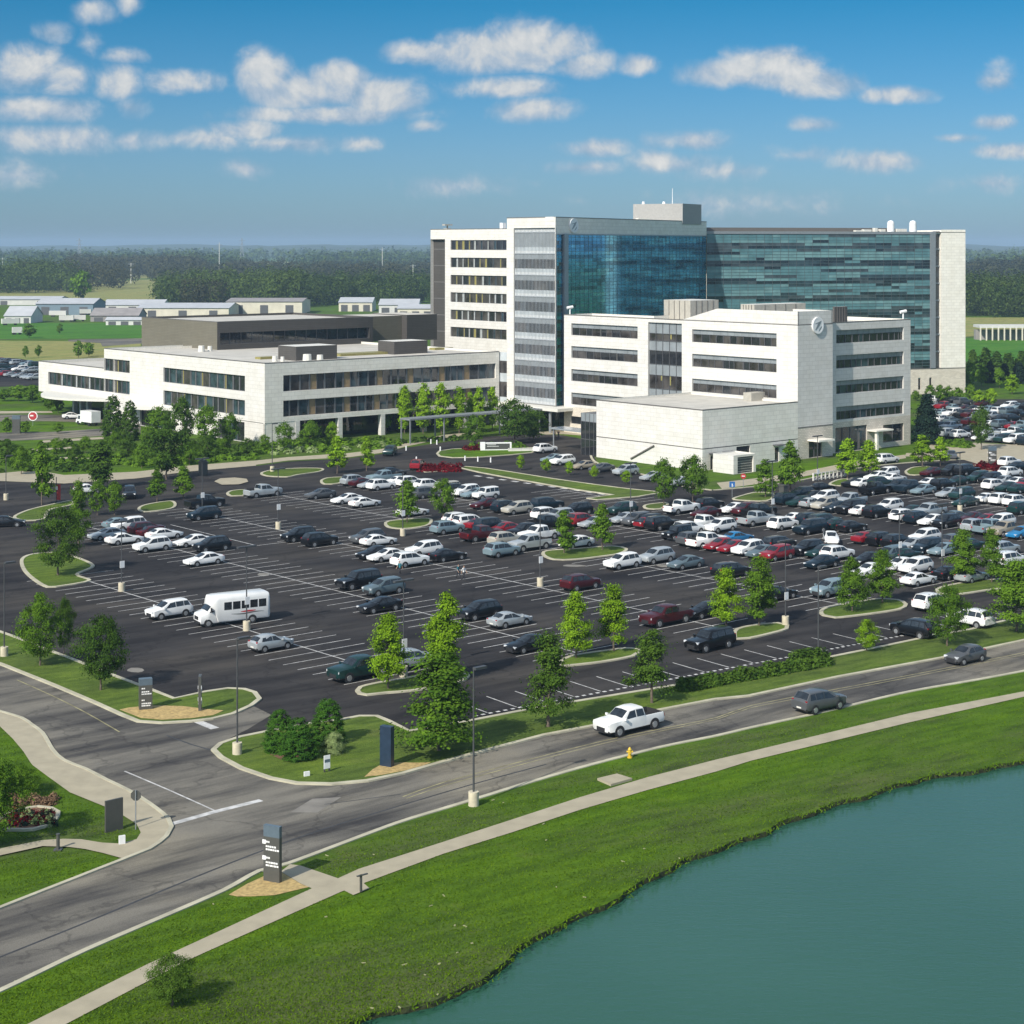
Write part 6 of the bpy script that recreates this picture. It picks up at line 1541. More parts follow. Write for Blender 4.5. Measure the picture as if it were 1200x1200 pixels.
rb = random.Random(31)
def bed(x0, x1, ya, yb, n):
    out = []
    for _ in range(n):
        x = rb.uniform(x0, x1); y = rb.uniform(ya(x), yb(x)); out.append((at(x, y), rb.uniform(.5,1.4), rb.uniform(.4,1.1)))
    return out
ya = lambda x: 527; yb = lambda x: 545 if x < 150 else 545-(x-150)*.03
bushes('shrubbery', bed(0,300,lambda x: 536,lambda x: 547-(x>160)*(x-160)*.06,70), 'leaf_mid', 'stuff', .3, 70)
bushes('shrubbery', bed(150,310,lambda x: 520,lambda x: 536,45), 'leaf_dark', 'stuff', .3, 70)
bushes('shrubbery', bed(305,470,lambda x: 520-(x-305)*.02,lambda x: 534-(x-305)*.06,60), 'leaf_mid', 'stuff', .3, 70)
bushes('shrubbery', bed(320,450,lambda x: 526-(x-320)*.03,lambda x: 533-(x-320)*.06,22), 'leaf_pale', 'stuff', .28, 60)
bushes('shrubbery', bed(300,450,lambda x: 516,lambda x: 521,40), 'leaf_dark', 'stuff', .3, 60)
bushes('shrubbery', bed(468,560,lambda x: 517-(x-468)*.04,lambda x: 520-(x-468)*.06,36), 'leaf_dark', 'stuff', .3, 60)
bushes('shrubbery', bed(1105,1135,lambda x: 519,lambda x: 525,26), 'leaf_mid', 'stuff', .3, 70)
bushes('shrubbery', bed(548,612,lambda x: 522,lambda x: 526,24), 'leaf_mid', 'stuff', .25, 60)
bushes('flowers', bed(492,540,lambda x: 547.5,lambda x: 553,40), 'leaf_red', 'stuff', .18, 60)
bushes('flowers', bed(1140,1172,lambda x: 545,lambda x: 552,22), 'leaf_red', 'stuff', .2, 40)
bushes('flowers', bed(546,568,lambda x: 526.5,lambda x: 528,12), 'leaf_red', 'stuff', .18, 40)
# raised flower bed with a low pale stone rim at the left
bedp = [(-12,972),(2,958),(20,951),(45,946),(62,948),(71,953),(67,962),(58,969),(40,974),(15,974.5)]
fbp = smooth(ccw(px_poly(bedp)), True, .6); fb0 = at(30, 962)
fbt = thing('flower_bed', fb0, 'kerbed garden bed of red and pink flowers in the corner lawn', 'flower bed')
b = MB(); inn_ = offset(fbp, -.28, True)
for i in range(len(fbp)):
    a, c, d, e = fbp[i-1], fbp[i], inn_[i], inn_[i-1]
    b.face([(a[0],a[1],0),(c[0],c[1],0),(c[0],c[1],.16),(a[0],a[1],.16)]); b.face([(a[0],a[1],.16),(c[0],c[1],.16),(d[0],d[1],.16),(e[0],e[1],.16)]); b.face([(e[0],e[1],.16),(d[0],d[1],.16),(d[0],d[1],.02),(e[0],e[1],.02)])
b.build('stone_rim', M['kerb'], fbt)
b = MB(); b.face([(p[0],p[1],.08) for p in inn_]); b.build('soil', M['redmulch'], fbt)
for nm, leaf, n, x0 in (('flowers','leaf_red',60,12),('foliage','leaf_pale',26,25),('foliage','leaf_spruce',30,0)):
    o = bushes(nm, [(at(rb.uniform(x0,64), rb.uniform(953,969)), rb.uniform(.18,.35), rb.uniform(.25,.5)) for _ in range(n)], leaf, None, .06, 50)
    o.parent = fbt; o.location = -Vector(fbt.location)
    o.matrix_parent_inverse = Matrix()
M['dryflower'] = leaf_mat('dry_flower', (.14,.09,.05), (.26,.17,.11), .2)
o = bushes('flowers', [(at(rb.uniform(12,66), rb.uniform(936,945)), rb.uniform(.25,.5), rb.uniform(.3,.55)) for _ in range(40)], 'dryflower', 'stuff', .07, 60)
# ---------------------------------------------------------------- grass standing in the nearer lawns
def inside(px, poly):
    x, y = px; c = False; n = len(poly); j = n-1
    for i in range(n):
        xi, yi = poly[i]; xj, yj = poly[j]
        if (yi > y) != (yj > y) and x < (xj-xi)*(y-yi)/(yj-yi)+xi: c = not c
        j = i
    return c
SH_T = [(x, y-8) for x, y in SHORE]
G1 = PATH_B[::-1] + SH_T[::-1]
RL = [(-90,1200),(0,1166),(100,1119),(262,1052),(345,1052),(366,1044),(352,1036),(339,1022),(465,971),(520,954),(608,927),(680,906),(741,890),(787,879),(880,859),(992,834),(1067,817),(1200,793),(1330,768)]
G2 = RL + PATH_T[::-1]
G3 = [(0,1008),(50,996),(80,998),(120,1005),(138,1010),(0,1056),(-60,1075)]
G4 = [(0,856),(15,871),(27,886),(36,901),(55,916),(80,934),(123,951),(143,961),(158,970),(158,980),(138,986),(95,981),(75,980),(40,982),(0,990),(-20,990),(-20,856)]
MW = lambda p: False
def grass():
    g = np.random.default_rng(5); pts = []; tries = 0
    while len(pts) < 60000 and tries < 400000:
        tries += 1; x = g.uniform(-40, 1240); y = 1230-(1230-790)*g.uniform(0,1)**1.25
        if any(inside((x,y), G) for G in (G1,G2,G3,G4)): 
            if inside((x,y), [(262,1052),(290,1034),(332,1020),(366,1042),(345,1046),(322,1051),(278,1053)]): continue
            if inside((x,y), [(326,1023),(340,1012),(352,1014),(399,1029),(384,1040),(366,1043)]) or inside((x,y), [(-14,974),(0,934),(70,934),(73,960),(40,977)]) or inside((x,y),[(398,1036),(436,1036),(430,1052),(398,1050)]) or inside((x,y),[(696,914),(723,906),(745,914),(716,924)]): continue
            p = at(x, y); pts.append((p.x, p.y, 0))
    C = np.array(pts); n = len(C); hgt = g.uniform(.025,.07,n); edge = np.zeros(n)
    a = g.uniform(0,6.28,n); w = g.uniform(.02,.045,n)
    A = np.stack([np.cos(a)*w, np.sin(a)*w, np.zeros(n)],1); B = np.stack([g.normal(0,.03,n), g.normal(0,.03,n), hgt*.6],1)
    C[:,2] = hgt*.55
    o = bpy.data.objects.new('grass', quads_mesh('grass', C, A, B, M['leaf_grass'])); COL.objects.link(o); o['kind'] = 'stuff'
    # taller fringe along the lake bank
    top = offset(sh, .22, False); pts = []
    for i in range(len(top)-1):
        for _ in range(16):
            t = g.uniform(); q = top[i].lerp(top[i+1], t); pts.append((q[0]+g.normal(0,.22), q[1]+g.normal(0,.22), 0))
    C = np.array(pts); n = len(C); hgt = g.uniform(.06,.18,n); a = g.uniform(0,6.28,n); w = g.uniform(.02,.05,n)
    A = np.stack([np.cos(a)*w, np.sin(a)*w, np.zeros(n)],1); B = np.stack([g.normal(0,.06,n), g.normal(0,.06,n), hgt*.6],1); C[:,2] = hgt*.45
    o = bpy.data.objects.new('grass', quads_mesh('grass', C, A, B, M['leaf_grass'])); COL.objects.link(o); o['kind'] = 'stuff'
M['leaf_grass'] = leaf_mat('grass_blades', (.066,.128,.007), (.140,.235,.012), .4)
grass()
M['litter'] = mat('pale_litter', (.30,.30,.15), .9, var=.2)
lt = MB(); rl = random.Random(8)
for x, y in ((382,1075),(505,1062),(520,1050),(533,1085),(553,1106),(536,1117),(515,1130),(498,1143),(513,1166),(468,1181),(436,1182),(426,1129),(474,1131),(545,1086),(637,966),(730,1010),(755,995),(796,1007),(652,1040),(685,1052),(578,938),(590,941),(640,985),(20,1150),(250,1060),(383,1003),(438,1002)):
    p = at(x, y); lt.box((p.x,p.y,.02),(rl.uniform(.10,.32),rl.uniform(.06,.12),.03),rl.uniform(0,3))
o = lt.build('pebbles', M['litter']); o['kind'] = 'stuff'
# ---------------------------------------------------------------- distant woods (each mass one body) and hills
def woods(name, n, xr, Yr, hr, leaf, per, size, seed, shade=None):
    g = np.random.default_rng(seed); C = []; O = []
    Y = g.uniform(Yr[0], Yr[1], n); P_ = g.uniform(xr[0], xr[1], n)
    if shade:
        cx_ = g.uniform(xr[0], xr[1], shade); cy_ = g.uniform(Yr[0], Yr[1], shade); i_ = g.integers(0, shade, n)
        P_ = cx_[i_]+g.normal(0,22,n); Y = cy_[i_]+g.normal(0,70,n)
    X = (P_-CX)/F*Y
    for x, y in zip(X, Y):
        h = g.uniform(*hr)*(1-.35*g.beta(1,3)); r = h*g.uniform(.32,.52)
        m = per; d = g.normal(size=(m,3)); d /= np.linalg.norm(d,axis=1)[:,None]
        lump = 1+.22*np.sin(d[:,0]*5+g.uniform(0,6))*np.sin(d[:,1]*5+g.uniform(0,6))+.15*np.sin(d[:,2]*7+g.uniform(0,6))
        q = d*np.array([r,r,h*.48])*(lump*g.uniform(.75,1.05,m))[:,None]+np.array([x,y,h*.52]); C.append(q); O.append(d)
    C = np.concatenate(C); O = np.concatenate(O); C[:,2] = np.maximum(C[:,2], .3)
    a, b = leaf_axes(g, len(C), size, O, .1)
    o = bpy.data.objects.new(name, quads_mesh(name, C, a, b, M[leaf])); COL.objects.link(o); o['kind'] = 'stuff'
woods('woods', 130, (-70,88), (1400,1640), (15,29), 'leaf_far', 420, .7, 1)
woods('woods', 60, (20,140), (1500,1700), (18,26), 'leaf_brownfar', 220, .75, 2)
woods('woods', 260, (80,240), (2050,2500), (20,28), 'leaf_brownfar', 140, 1.05, 3)
woods('woods', 110, (188,352), (1085,1290), (13,25), 'leaf_far', 520, .55, 4)
woods('woods', 40, (215,260), (1090,1160), (15,20), 'leaf_brownfar', 300, .55, 14)
woods('woods', 90, (340,512), (1120,1330), (11,23), 'leaf_far', 520, .55, 5)
woods('woods', 34, (318,350), (1080,1140), (19,24), 'leaf_far', 340, .55, 6)
woods('woods', 380, (185,520), (1700,2300), (13,23), 'leaf_brownfar', 170, .9, 7, 26)
woods('woods', 170, (1126,1290), (935,1150), (15,25), 'leaf_far', 520, .5, 8)
woods('woods', 330, (1120,1290), (1750,2350), (15,25), 'leaf_brownfar', 170, 1.0, 9, 16)
woods('woods', 1500, (-160,1360), (2500,3900), (18,30), 'leaf_far', 50, 2.1, 10, 75)
woods('woods', 900, (-160,1360), (3900,5600), (22,34), 'leaf_far', 34, 3.2, 11)
def hills():
    g = random.Random(4); mb = MB(); nx = 150; rows_ = [(5400,0),(5900,18),(6500,26),(7300,33),(8200,39),(8900,0)]
    ph_ = [g.uniform(0,6.28) for _ in range(6)]
    G = []
    for Y, h in rows_:
        r = []
        for i in range(nx):
            x = (-300+i*1800/(nx-1)-CX)/F*Y*1.15
            a = x/900.0; k = 1+.16*math.sin(a*1.3+ph_[0])+.12*math.sin(a*3.1+ph_[1]+Y)+.06*math.sin(a*8+ph_[2])+.05*math.sin(a*19+ph_[3]+Y)
            r.append((x, Y, h*k+(g.uniform(-1.6,1.6) if h else -.5)))
        G.append(r)
    for a, b in zip(G[:-1], G[1:]):
        for i in range(nx-1): mb.face([a[i], a[i+1], b[i+1], b[i]])
    mb.build('hills', M['hill'], kind='structure')
M['hill'] = mat('wooded_hill', (.045,.075,.030), .95, var=.55, scale=.012, detail=8)
hills()

bushes('shrubbery', bed(-20,160,lambda x: 519,lambda x: 533,34), 'leaf_dark', 'stuff', .3, 80)
bushes('shrubbery', bed(-20,120,lambda x: 541,lambda x: 553,30), 'leaf_dark', 'stuff', .3, 80)
for i, (bx, by, tp, w, leaf) in enumerate([(8,540,517,20,'leaf_dark'),(66,536,514,19,'leaf_mid'),(88,545,521,20,'leaf_dark'),(100,531,512,16,'leaf_mid'),(148,540,514,24,'leaf_dark'),(166,549,522,20,'leaf_mid'),(222,545,519,24,'leaf_mid'),(240,538,512,22,'leaf_dark'),(262,536,514,20,'leaf_mid'),(290,534,514,18,'leaf_dark'),(310,530,510,16,'leaf_mid'),(174,531,500,22,'leaf_mid'),(135,528,506,16,'leaf_mid')]):
    add_tree('small_tree', 'round', leaf, bx, by, tp, w, f'{ORD[i]} small leafy tree in the planted lawn above the loop road', 'small trees in the planted lawn above the loop road', 1)
# ================================================================== STREET FURNITURE, SIGNS, PEOPLE, FAR BUILDINGS
def lamp_post(px, py, hgt, label, n=1, sign=False, base=True, grp='lamp posts of the car park'):
    p = at(px, py); r = thing('lamp_post', p, label, 'lamp post', grp, AU)
    def part(nm, mb_, m, sm=40): o = bpy.data.objects.new(nm, mb_.mesh(nm, [m], sm)); COL.objects.link(o); o.parent = r
    if base: b = MB(); b.tube((0,0,-.05),(0,0,.95),.36,.36,n=14); part('base', b, M['base'])
    b = MB(); b.tube((0,0,.9 if base else 0),(0,0,hgt),.075,.05,n=8); part('pole', b, M['dark_steel'])
    for s_ in ((1,-1) if n == 2 else (1,)):
        b = MB(); b.box((s_*.55,0,hgt-.02),(1.0,.34,.16),0); b.tube((0,0,hgt-.05),(s_*.3,0,hgt),.05,n=6); part('lamp_head', b, M['dark_steel'])
    if sign: b = MB(); b.box((0,-.14,2.6),(.55,.05,.75)); part('row_sign', b, M['white'])
for px, py, h, l, n, sg in ((555,944,9.2,'lamp post on the lakeside kerb, nearest and largest of all',1,False),(278,885,8.6,'lamp post at left tip of the corner island',1,False),(5,770,8.6,'lamp post on the verge at left edge',1,False),
   (142.5,693,7.6,'lamp post on parking row line left of white SUV',2,True),(289,739,8.2,'lamp post standing in front of the shuttle bus',2,True),(326,620,8.0,'lamp post in empty stalls left of two black SUVs',2,True),(633,687,8.4,'lamp post between stalls left of the red SUV',2,True),
   (920.5,733,8.4,'lamp post at right end of maroon pickup row',2,True),(472,628,8.4,'lamp post in front of white sedan beside middle island',2,True),(739,616,8.4,'lamp post among cars right of the pair of island trees',2,True),(1104,678,8.4,'lamp post beside white sedan at right',2,True),
   (473,793,8.4,'lamp post on island behind bright tree and dark pickup',2,True),(959,773,8.4,'lamp post at left end of the hedge row verge',1,False),(958,575,8.4,'lamp post in front of the clinic door hood',2,True),(905,613,8.4,'lamp post beside white SUV in the crowded rows',2,True),
   (1125,600,8.4,'lamp post among dark cars at right',2,True),(1054,668,6.5,'lamp post behind the white SUV pair at right',2,True),(319,553,8.0,'lamp post on the loop road island',1,False),(430,505,4.5,'short lamp post on lawn before outpatient block',1,False),
   (7,586,6.5,'short lamp post by the kerb at left edge',1,False),(237,605,8.0,'lamp post beside dark SUV and black pickup',2,True)):
    lamp_post(px, py, h, l, n, sg)
def bars(mb, w, rows_, z, y, m, x0=None):
    """lines of small lettering as they read from afar"""
    rr = random.Random(int(w*100)+len(rows_))
    for dz, L in rows_:
        x = -w/2+.18 if x0 is None else x0; e = x+L
        while x < min(e, w/2-.16):
            l = rr.uniform(.07,.16); mb.box((x+l/2, y, z-dz),(l,.02,.10),0,m); x += l+.035
def pylon(px, py, w, hgt, th, rz, label, body, cap, text=True, name='pylon_sign', capname='sign_slate', arrow=True):
    p = at(px, py); r = thing(name, p, label, 'sign', None, rz)
    def part(nm, mb_, ms): o = bpy.data.objects.new(nm, mb_.mesh(nm, ms)); COL.objects.link(o); o.parent = r
    b = MB(); b.box((0,0,0),(w,th,hgt*.8),0); part('panel', b, [M[body]])
    b = MB(); b.box((0,0,hgt*.8),(w,th,hgt*.2),0); part('cap', b, [M[cap]])
    if text:
        for sgn in (-1, 1):
            b = MB(); y = sgn*(th/2+.012)
            z = hgt*.74
            if arrow:
                for zz in (z-.0, z-.95): b.box((-w/2+.06, y, zz-.24),(.24,.03,.24),0)
            bars(b, w, [(0.15,.2),(.42,.62),(.60,.95),(1.10,.2),(1.37,.78),(1.55,1.05)], z, y, 0)
            part('lettering', b, [M['white']])
    return r
fx = heading((308,1030),(330,1034))
pylon(319.5, 1033, 1.12, 3.35, .28, fx, 'tall dark sign pylon with white lettering beside the lakeside path', 'sign_dark', 'sign_slate')
pylon(170.5, 832, 1.05, 2.6, .55, heading((162,832),(180,830.5)), 'dark sign pylon with white lettering on the tan mulch verge', 'sign_dark', 'sign_slate', arrow=False)
pylon(234.5, 833, .95, 2.9, .24, heading((234,838),(236,829)), 'thin dark sign seen edge on at the tan mulch verge', 'sign_dark', 'sign_dark')
pylon(453.5, 899, .95, 3.0, .45, heading((448,897),(460,899)), 'dark blue sign pylon on the corner island', 'sign_blue', 'sign_blue', False)
pylon(133.5, 973.5, 1.25, 2.05, .14, heading((125,975),(144,970.5)), 'blank dark sign board seen from behind in the corner lawn', 'sign_dark', 'sign_dark', False, 'sign_board')
pylon(1163, 546, 1.3, 3.3, .6, AU-.6, 'grey sign pylon in the red flower bed by the service drive', 'sign_dark', 'sign_slate', True)
pylon(19, 508, 1.6, 3.6, .6, 0, 'dark sign pylon between drives at left edge', 'sign_dark', 'sign_slate', False)
p = at(383,906); r = thing('notice_sign', p, 'small white notice sign on two dark legs on the corner island', 'sign', None, heading((378,906),(388,904)))
def loc_part(r, nm, mb_, ms, sm=None): o = bpy.data.objects.new(nm, mb_.mesh(nm, ms, sm)); COL.objects.link(o); o.parent = r; return o
for s_ in (-1,1): b = MB(); b.box((s_*.2,0,0),(.09,.09,1.1)); loc_part(r, 'leg', b, [M['sign_dark']])
b = MB(); b.box((-.02,-.06,.35),(.5,.05,.95)); loc_part(r, 'panel', b, [M['white']])
b = MB(); b.box((-.02,-.09,.82),(.42,.03,.2)); loc_part(r, 'lettering', b, [M['sign_slate']])
for px, py, w, h_, l in ((359.5,911,.42,.42,'small white marker block near the corner island kerb'),(143,990.5,.4,.62,'small white yard marker beside the blank sign board')):
    p = at(px, py); o_ = MB(); o_.box((p.x,p.y,0),(w,.12,h_),.5); o_.box((p.x,p.y,0),(.08,.3,.05),.5); o = o_.build('marker_sign', M['white'], loc=p); tag(o, l, 'sign')
def road_sign(px, py, hgt, rad, face, label, n=8, back=False, square=False, rz=None):
    p = at(px, py); r = thing('road_sign', p, label, 'road sign', None, 0 if rz is None else rz)
    b = MB(); b.tube((0,0,0),(0,0,hgt),.045,n=6); loc_part(r, 'post', b, [M['steel']])
    b = MB()
    if square: b.box((0,-.06,hgt-2*rad),(rad*2,.03,rad*2))
    else:
        pts = [(rad*math.cos(math.pi/8+i*2*math.pi/n), rad*math.sin(math.pi/8+i*2*math.pi/n)) for i in range(n)]
        b.face([(x,-.055,hgt-rad+z) for x, z in pts],0); b.face([(x,-.075,hgt-rad+z) for x, z in pts][::-1],0)
        for i in range(n): a, c = pts[i-1], pts[i]; b.face([(a[0],-.055,hgt-rad+a[1]),(a[0],-.075,hgt-rad+a[1]),(c[0],-.075,hgt-rad+c[1]),(c[0],-.055,hgt-rad+c[1])],0)
    loc_part(r, 'plate', b, [M[face]]); return r
r = road_sign(159, 972, 2.55, .36, 'sign_dark', 'octagonal stop sign seen from behind at the corner pavement', rz=math.pi)
r = road_sign(38.5, 499, 2.9, .85, 'red', 'round red and white sign near the outpatient drives at left')
b = MB(); b.box((-.2,-.1,2.0),(.7,.03,.28)); loc_part(r, 'lettering', b, [M['white']])
b = MB(); pts = [(1.0*math.cos(i*math.pi/10), 1.0*math.sin(i*math.pi/10)) for i in range(20)]; b.face([(x,-.04,2.05+z) for x, z in pts]); loc_part(r, 'border', b, [M['white']])
r = road_sign(858, 583, 2.4, .42, 'bluepaint', 'blue disabled parking sign before the loading bay', square=True)
b = MB(); b.box((0.0,-.085,1.62),(.14,.02,.3)); b.box((.06,-.085,1.72),(.3,.02,.06)); b.tube((0,-.085,2.02),(0,-.1,2.02),.09,n=8); loc_part(r, 'symbol', b, [M['white']])
r = road_sign(871, 572, 2.3, .42, 'red', 'red no entry sign in front of the dark shutter', n=16)
b = MB(); b.box((0,-.09,1.82),(.5,.02,.13)); loc_part(r, 'symbol', b, [M['white']])
p = at(66,590); r = thing('banner', p, 'tall red feather banner beside the loop road at left', 'banner', None, .3)
b = MB(); b.tube((0,0,0),(0,0,3.9),.06,n=6); loc_part(r, 'pole', b, [M['dark_steel']]); b = MB(); b.box((.3,0,.5),(.62,.03,2.3)); loc_part(r, 'cloth', b, [M['red']]); b = MB(); b.box((.05,-.04,2.0),(.3,.03,.5)); loc_part(r, 'emblem', b, [M['white']])
p = at(68,996); b = MB(); b.tube(p,(p.x,p.y,.95),.11,n=10); b.tube((p.x,p.y,.95),(p.x,p.y,1.02),.13,n=10); b.box((p.x,p.y,0),(.5,.5,.06)); o = b.build('bollard', [M['sign_dark']], loc=p, smooth=40); tag(o, 'dark bollard light on edge of the branch path at left', 'bollard')
p = at(423,1045,.06); r = thing('sign_post', p, 'thin dark post with short crossbar on small concrete pad by the path', 'post', None, .5)
b = MB(); b.box((0,0,0),(.12,.12,1.0)); loc_part(r, 'post', b, [M['sign_dark']]); b = MB(); b.box((.08,0,.94),(.75,.12,.06),.2); loc_part(r, 'crossbar', b, [M['sign_dark']])
p = at(738,888); r = thing('fire_hydrant', p, 'yellow fire hydrant in the grass below the lake road', 'hydrant')
b = MB(); b.tube((0,0,0),(0,0,.62),.13,n=12); b.tube((0,0,.62),(0,0,.78),.15,.05,n=12); b.tube((0,0,0),(0,0,.08),.2,n=12); loc_part(r, 'barrel', b, [M['yellow']], 40)
b = MB(); b.tube((-.24,0,.45),(.24,0,.45),.07,n=8); b.tube((0,-.2,.42),(0,0,.42),.09,n=8); loc_part(r, 'outlet', b, [M['yellow']], 40)
p = at(238,557); b = MB(); b.box((p.x,p.y,0),(1.1,1.1,2.1),AU); b.box((p.x,p.y,2.1),(1.3,1.3,.2),AU,0); b.box((p.x,p.y,2.3),(.9,.9,.25),AU); o = b.build('litter_bin', [M['sign_dark']], loc=p); tag(o, 'dark square bin beside the loop road pavement', 'bin')
p = at(918,585); b = MB(); b.box((p.x,p.y,0),(.9,.9,2.0),AU); b.box((p.x,p.y,2.0),(1.1,1.1,.15),AU); o = b.build('litter_bin', [M['sign_dark']], loc=p); tag(o, 'dark bin under the tree right of the loading bay', 'bin')
# entrance sign wall
p = at(582,528); r = thing('entrance_sign', p, 'low white wall sign with dark panel on the entrance island', 'sign', None, .12)
b = MB(); b.box((-2.6,0,0),(.9,.6,1.6)); b.box((2.6,0,0),(.3,.5,1.5)); b.box((0,0,1.3),(5.4,.4,.22)); b.box((0,0,0),(5.2,.5,.25)); loc_part(r, 'frame', b, [M['white']])
b = MB(); b.box((.1,.0,.25),(4.6,.25,1.05)); loc_part(r, 'panel', b, [M['sign_dark']])
b = MB(); bars(b, 4.6, [(0,1.6),(.3,2.2)], 1.05, -.14, 0, -1.8); loc_part(r, 'lettering', b, [M['white']])
p = at(613,529); b = MB(); b.box((p.x,p.y,0),(5.5,.4,.55),.15); b.box((p.x,p.y,.55),(5.6,.5,.06),.15); o = b.build('low_wall', [M['white_stone']], loc=p); tag(o, 'low pale wall right of the entrance sign', 'wall')
for i, (px, py) in enumerate(((476,528),(516,529),(488,541),(505,520),(512,521),(560,541),(575,542),(545,540))):
    p = at(px, py); b = MB(); b.tube(p,(p.x,p.y,.8),.13,.12,n=8); b.tube((p.x,p.y,.8),(p.x,p.y,.88),.14,.06,n=8); o = b.build('bollard', [M['white']], loc=p, smooth=40); tag(o, f'{ORD[i]} of the white bollards round the entrance turning circle', 'bollard', 'white bollards round the entrance')
# picket-like rail before the clinic side door
p = at(972,561); r = thing('handrail', p, 'white low railing with posts before the clinic side door', 'railing', None, AU)
for i in range(9): b = MB(); b.box((-4+i*1.0,0,0),(.22,.22,1.25)); loc_part(r, 'post', b, [M['offwhite']])
for z in (.15,1.05): b = MB(); b.box((0,0,z),(8.2,.14,.2)); loc_part(r, 'rail', b, [M['offwhite']])
# ---------------------------------------------------------------- people
SKIN = mat('skin', (.42,.26,.18), .6, var=.05); HAIR = mat('dark_hair', (.03,.02,.015), .7)
TROU = mat('dark_trousers', (.02,.022,.03), .8); SHIRTS = {'teal': mat('teal_shirt', (.02,.16,.20), .8), 'white': mat('white_shirt', (.7,.7,.68), .8), 'tan': mat('tan_shirt', (.4,.3,.2), .8), 'black': mat('black_shirt', (.02,.02,.02), .8)}
def person(px, py, rz, shirt, stride, label, hgt=1.75, bag=False):
    s = hgt/1.75
    J = {'pelvis':(0,0,.95,.14),'waist':(0,.0,1.12,.125),'chest':(0,.01,1.34,.15),'neck':(0,.01,1.49,.055),'head0':(0,.03,1.58,.075),'head1':(0,.035,1.67,.09),'head2':(0,.03,1.74,.05)}
    st = stride
    for nm, sx, k in (('l',-1,1),('r',1,-1)):
        J['hip'+nm] = (sx*.09,0,.90,.095); J['knee'+nm] = (sx*.10,k*st*.16+.03,.50,.062); J['ank'+nm] = (sx*.10,k*st*.34-.02,.09,.045); J['toe'+nm] = (sx*.11,k*st*.34+.15,.04,.038)
        J['sh'+nm] = (sx*.19,0,1.42,.062); J['el'+nm] = (sx*.25,-k*st*.12-.02,1.14,.042); J['wr'+nm] = (sx*.26,-k*st*.24+.06,.90,.030); J['ha'+nm] = (sx*.26,-k*st*.28+.09,.82,.034)
    E = [('pelvis','waist'),('waist','chest'),('chest','neck'),('neck','head0'),('head0','head1'),('head1','head2')]
    for nm in 'lr': E += [('pelvis','hip'+nm),('hip'+nm,'knee'+nm),('knee'+nm,'ank'+nm),('ank'+nm,'toe'+nm),('chest','sh'+nm),('sh'+nm,'el'+nm),('el'+nm,'wr'+nm),('wr'+nm,'ha'+nm)]
    keys = list(J); me = bpy.data.meshes.new('skeleton'); me.from_pydata([J[k][:3] for k in keys], [(keys.index(a), keys.index(b)) for a, b in E], [])
    o = bpy.data.objects.new('tmp', me); COL.objects.link(o)
    m = o.modifiers.new('skin', 'SKIN'); m.use_smooth_shade = True
    for i, k_ in enumerate(keys):
        sv = me.skin_vertices[0].data[i]; sv.radius = (J[k_][3], J[k_][3]*(.72 if k_ in ('chest','waist','pelvis') else 1)); sv.use_root = (k_ == 'pelvis')
    o.modifiers.new('sub', 'SUBSURF').levels = 2
    dg = bpy.context.evaluated_depsgraph_get(); dg.update()
    body = bpy.data.meshes.new_from_object(o.evaluated_get(dg)); bpy.data.objects.remove(o)
    body.materials.clear()
    for mm in (SKIN, SHIRTS[shirt], TROU, HAIR): body.materials.append(mm)
    for f in body.polygons:
        c = f.center; arm = abs(c.x) > .215
        f.material_index = 3 if (c.z > 1.69 or (c.z > 1.58 and c.y < .0)) else 0 if (c.z > 1.475 or (arm and c.z < 1.16)) else 1 if c.z > .98 or (arm and c.z > 1.0) else 2 if c.z > .08 else 3
        f.use_smooth = True
    p = at(px, py, .01)
    ob = bpy.data.objects.new('person', body); COL.objects.link(ob); ob.location = p; ob.rotation_euler = (0,0,rz); ob.scale = (s,s,s)
    tag(ob, label, 'person')
person(468.5, 675, 2.4, 'teal', .9, 'person in teal top walking below the white SUVs in the car park')
person(537, 679, -2.2, 'teal', .8, 'person in teal top, left of the two walkers near the black sedan')
person(543.5, 680.5, -2.2, 'white', -.8, 'person in pale top, right of the two walkers near the black sedan')
person(650, 514, .5, 'tan', .3, 'person in tan top, left of two standing under small entrance canopy')
person(654.5, 514.5, 2.8, 'black', .2, 'person in black top, right of two standing under small entrance canopy')
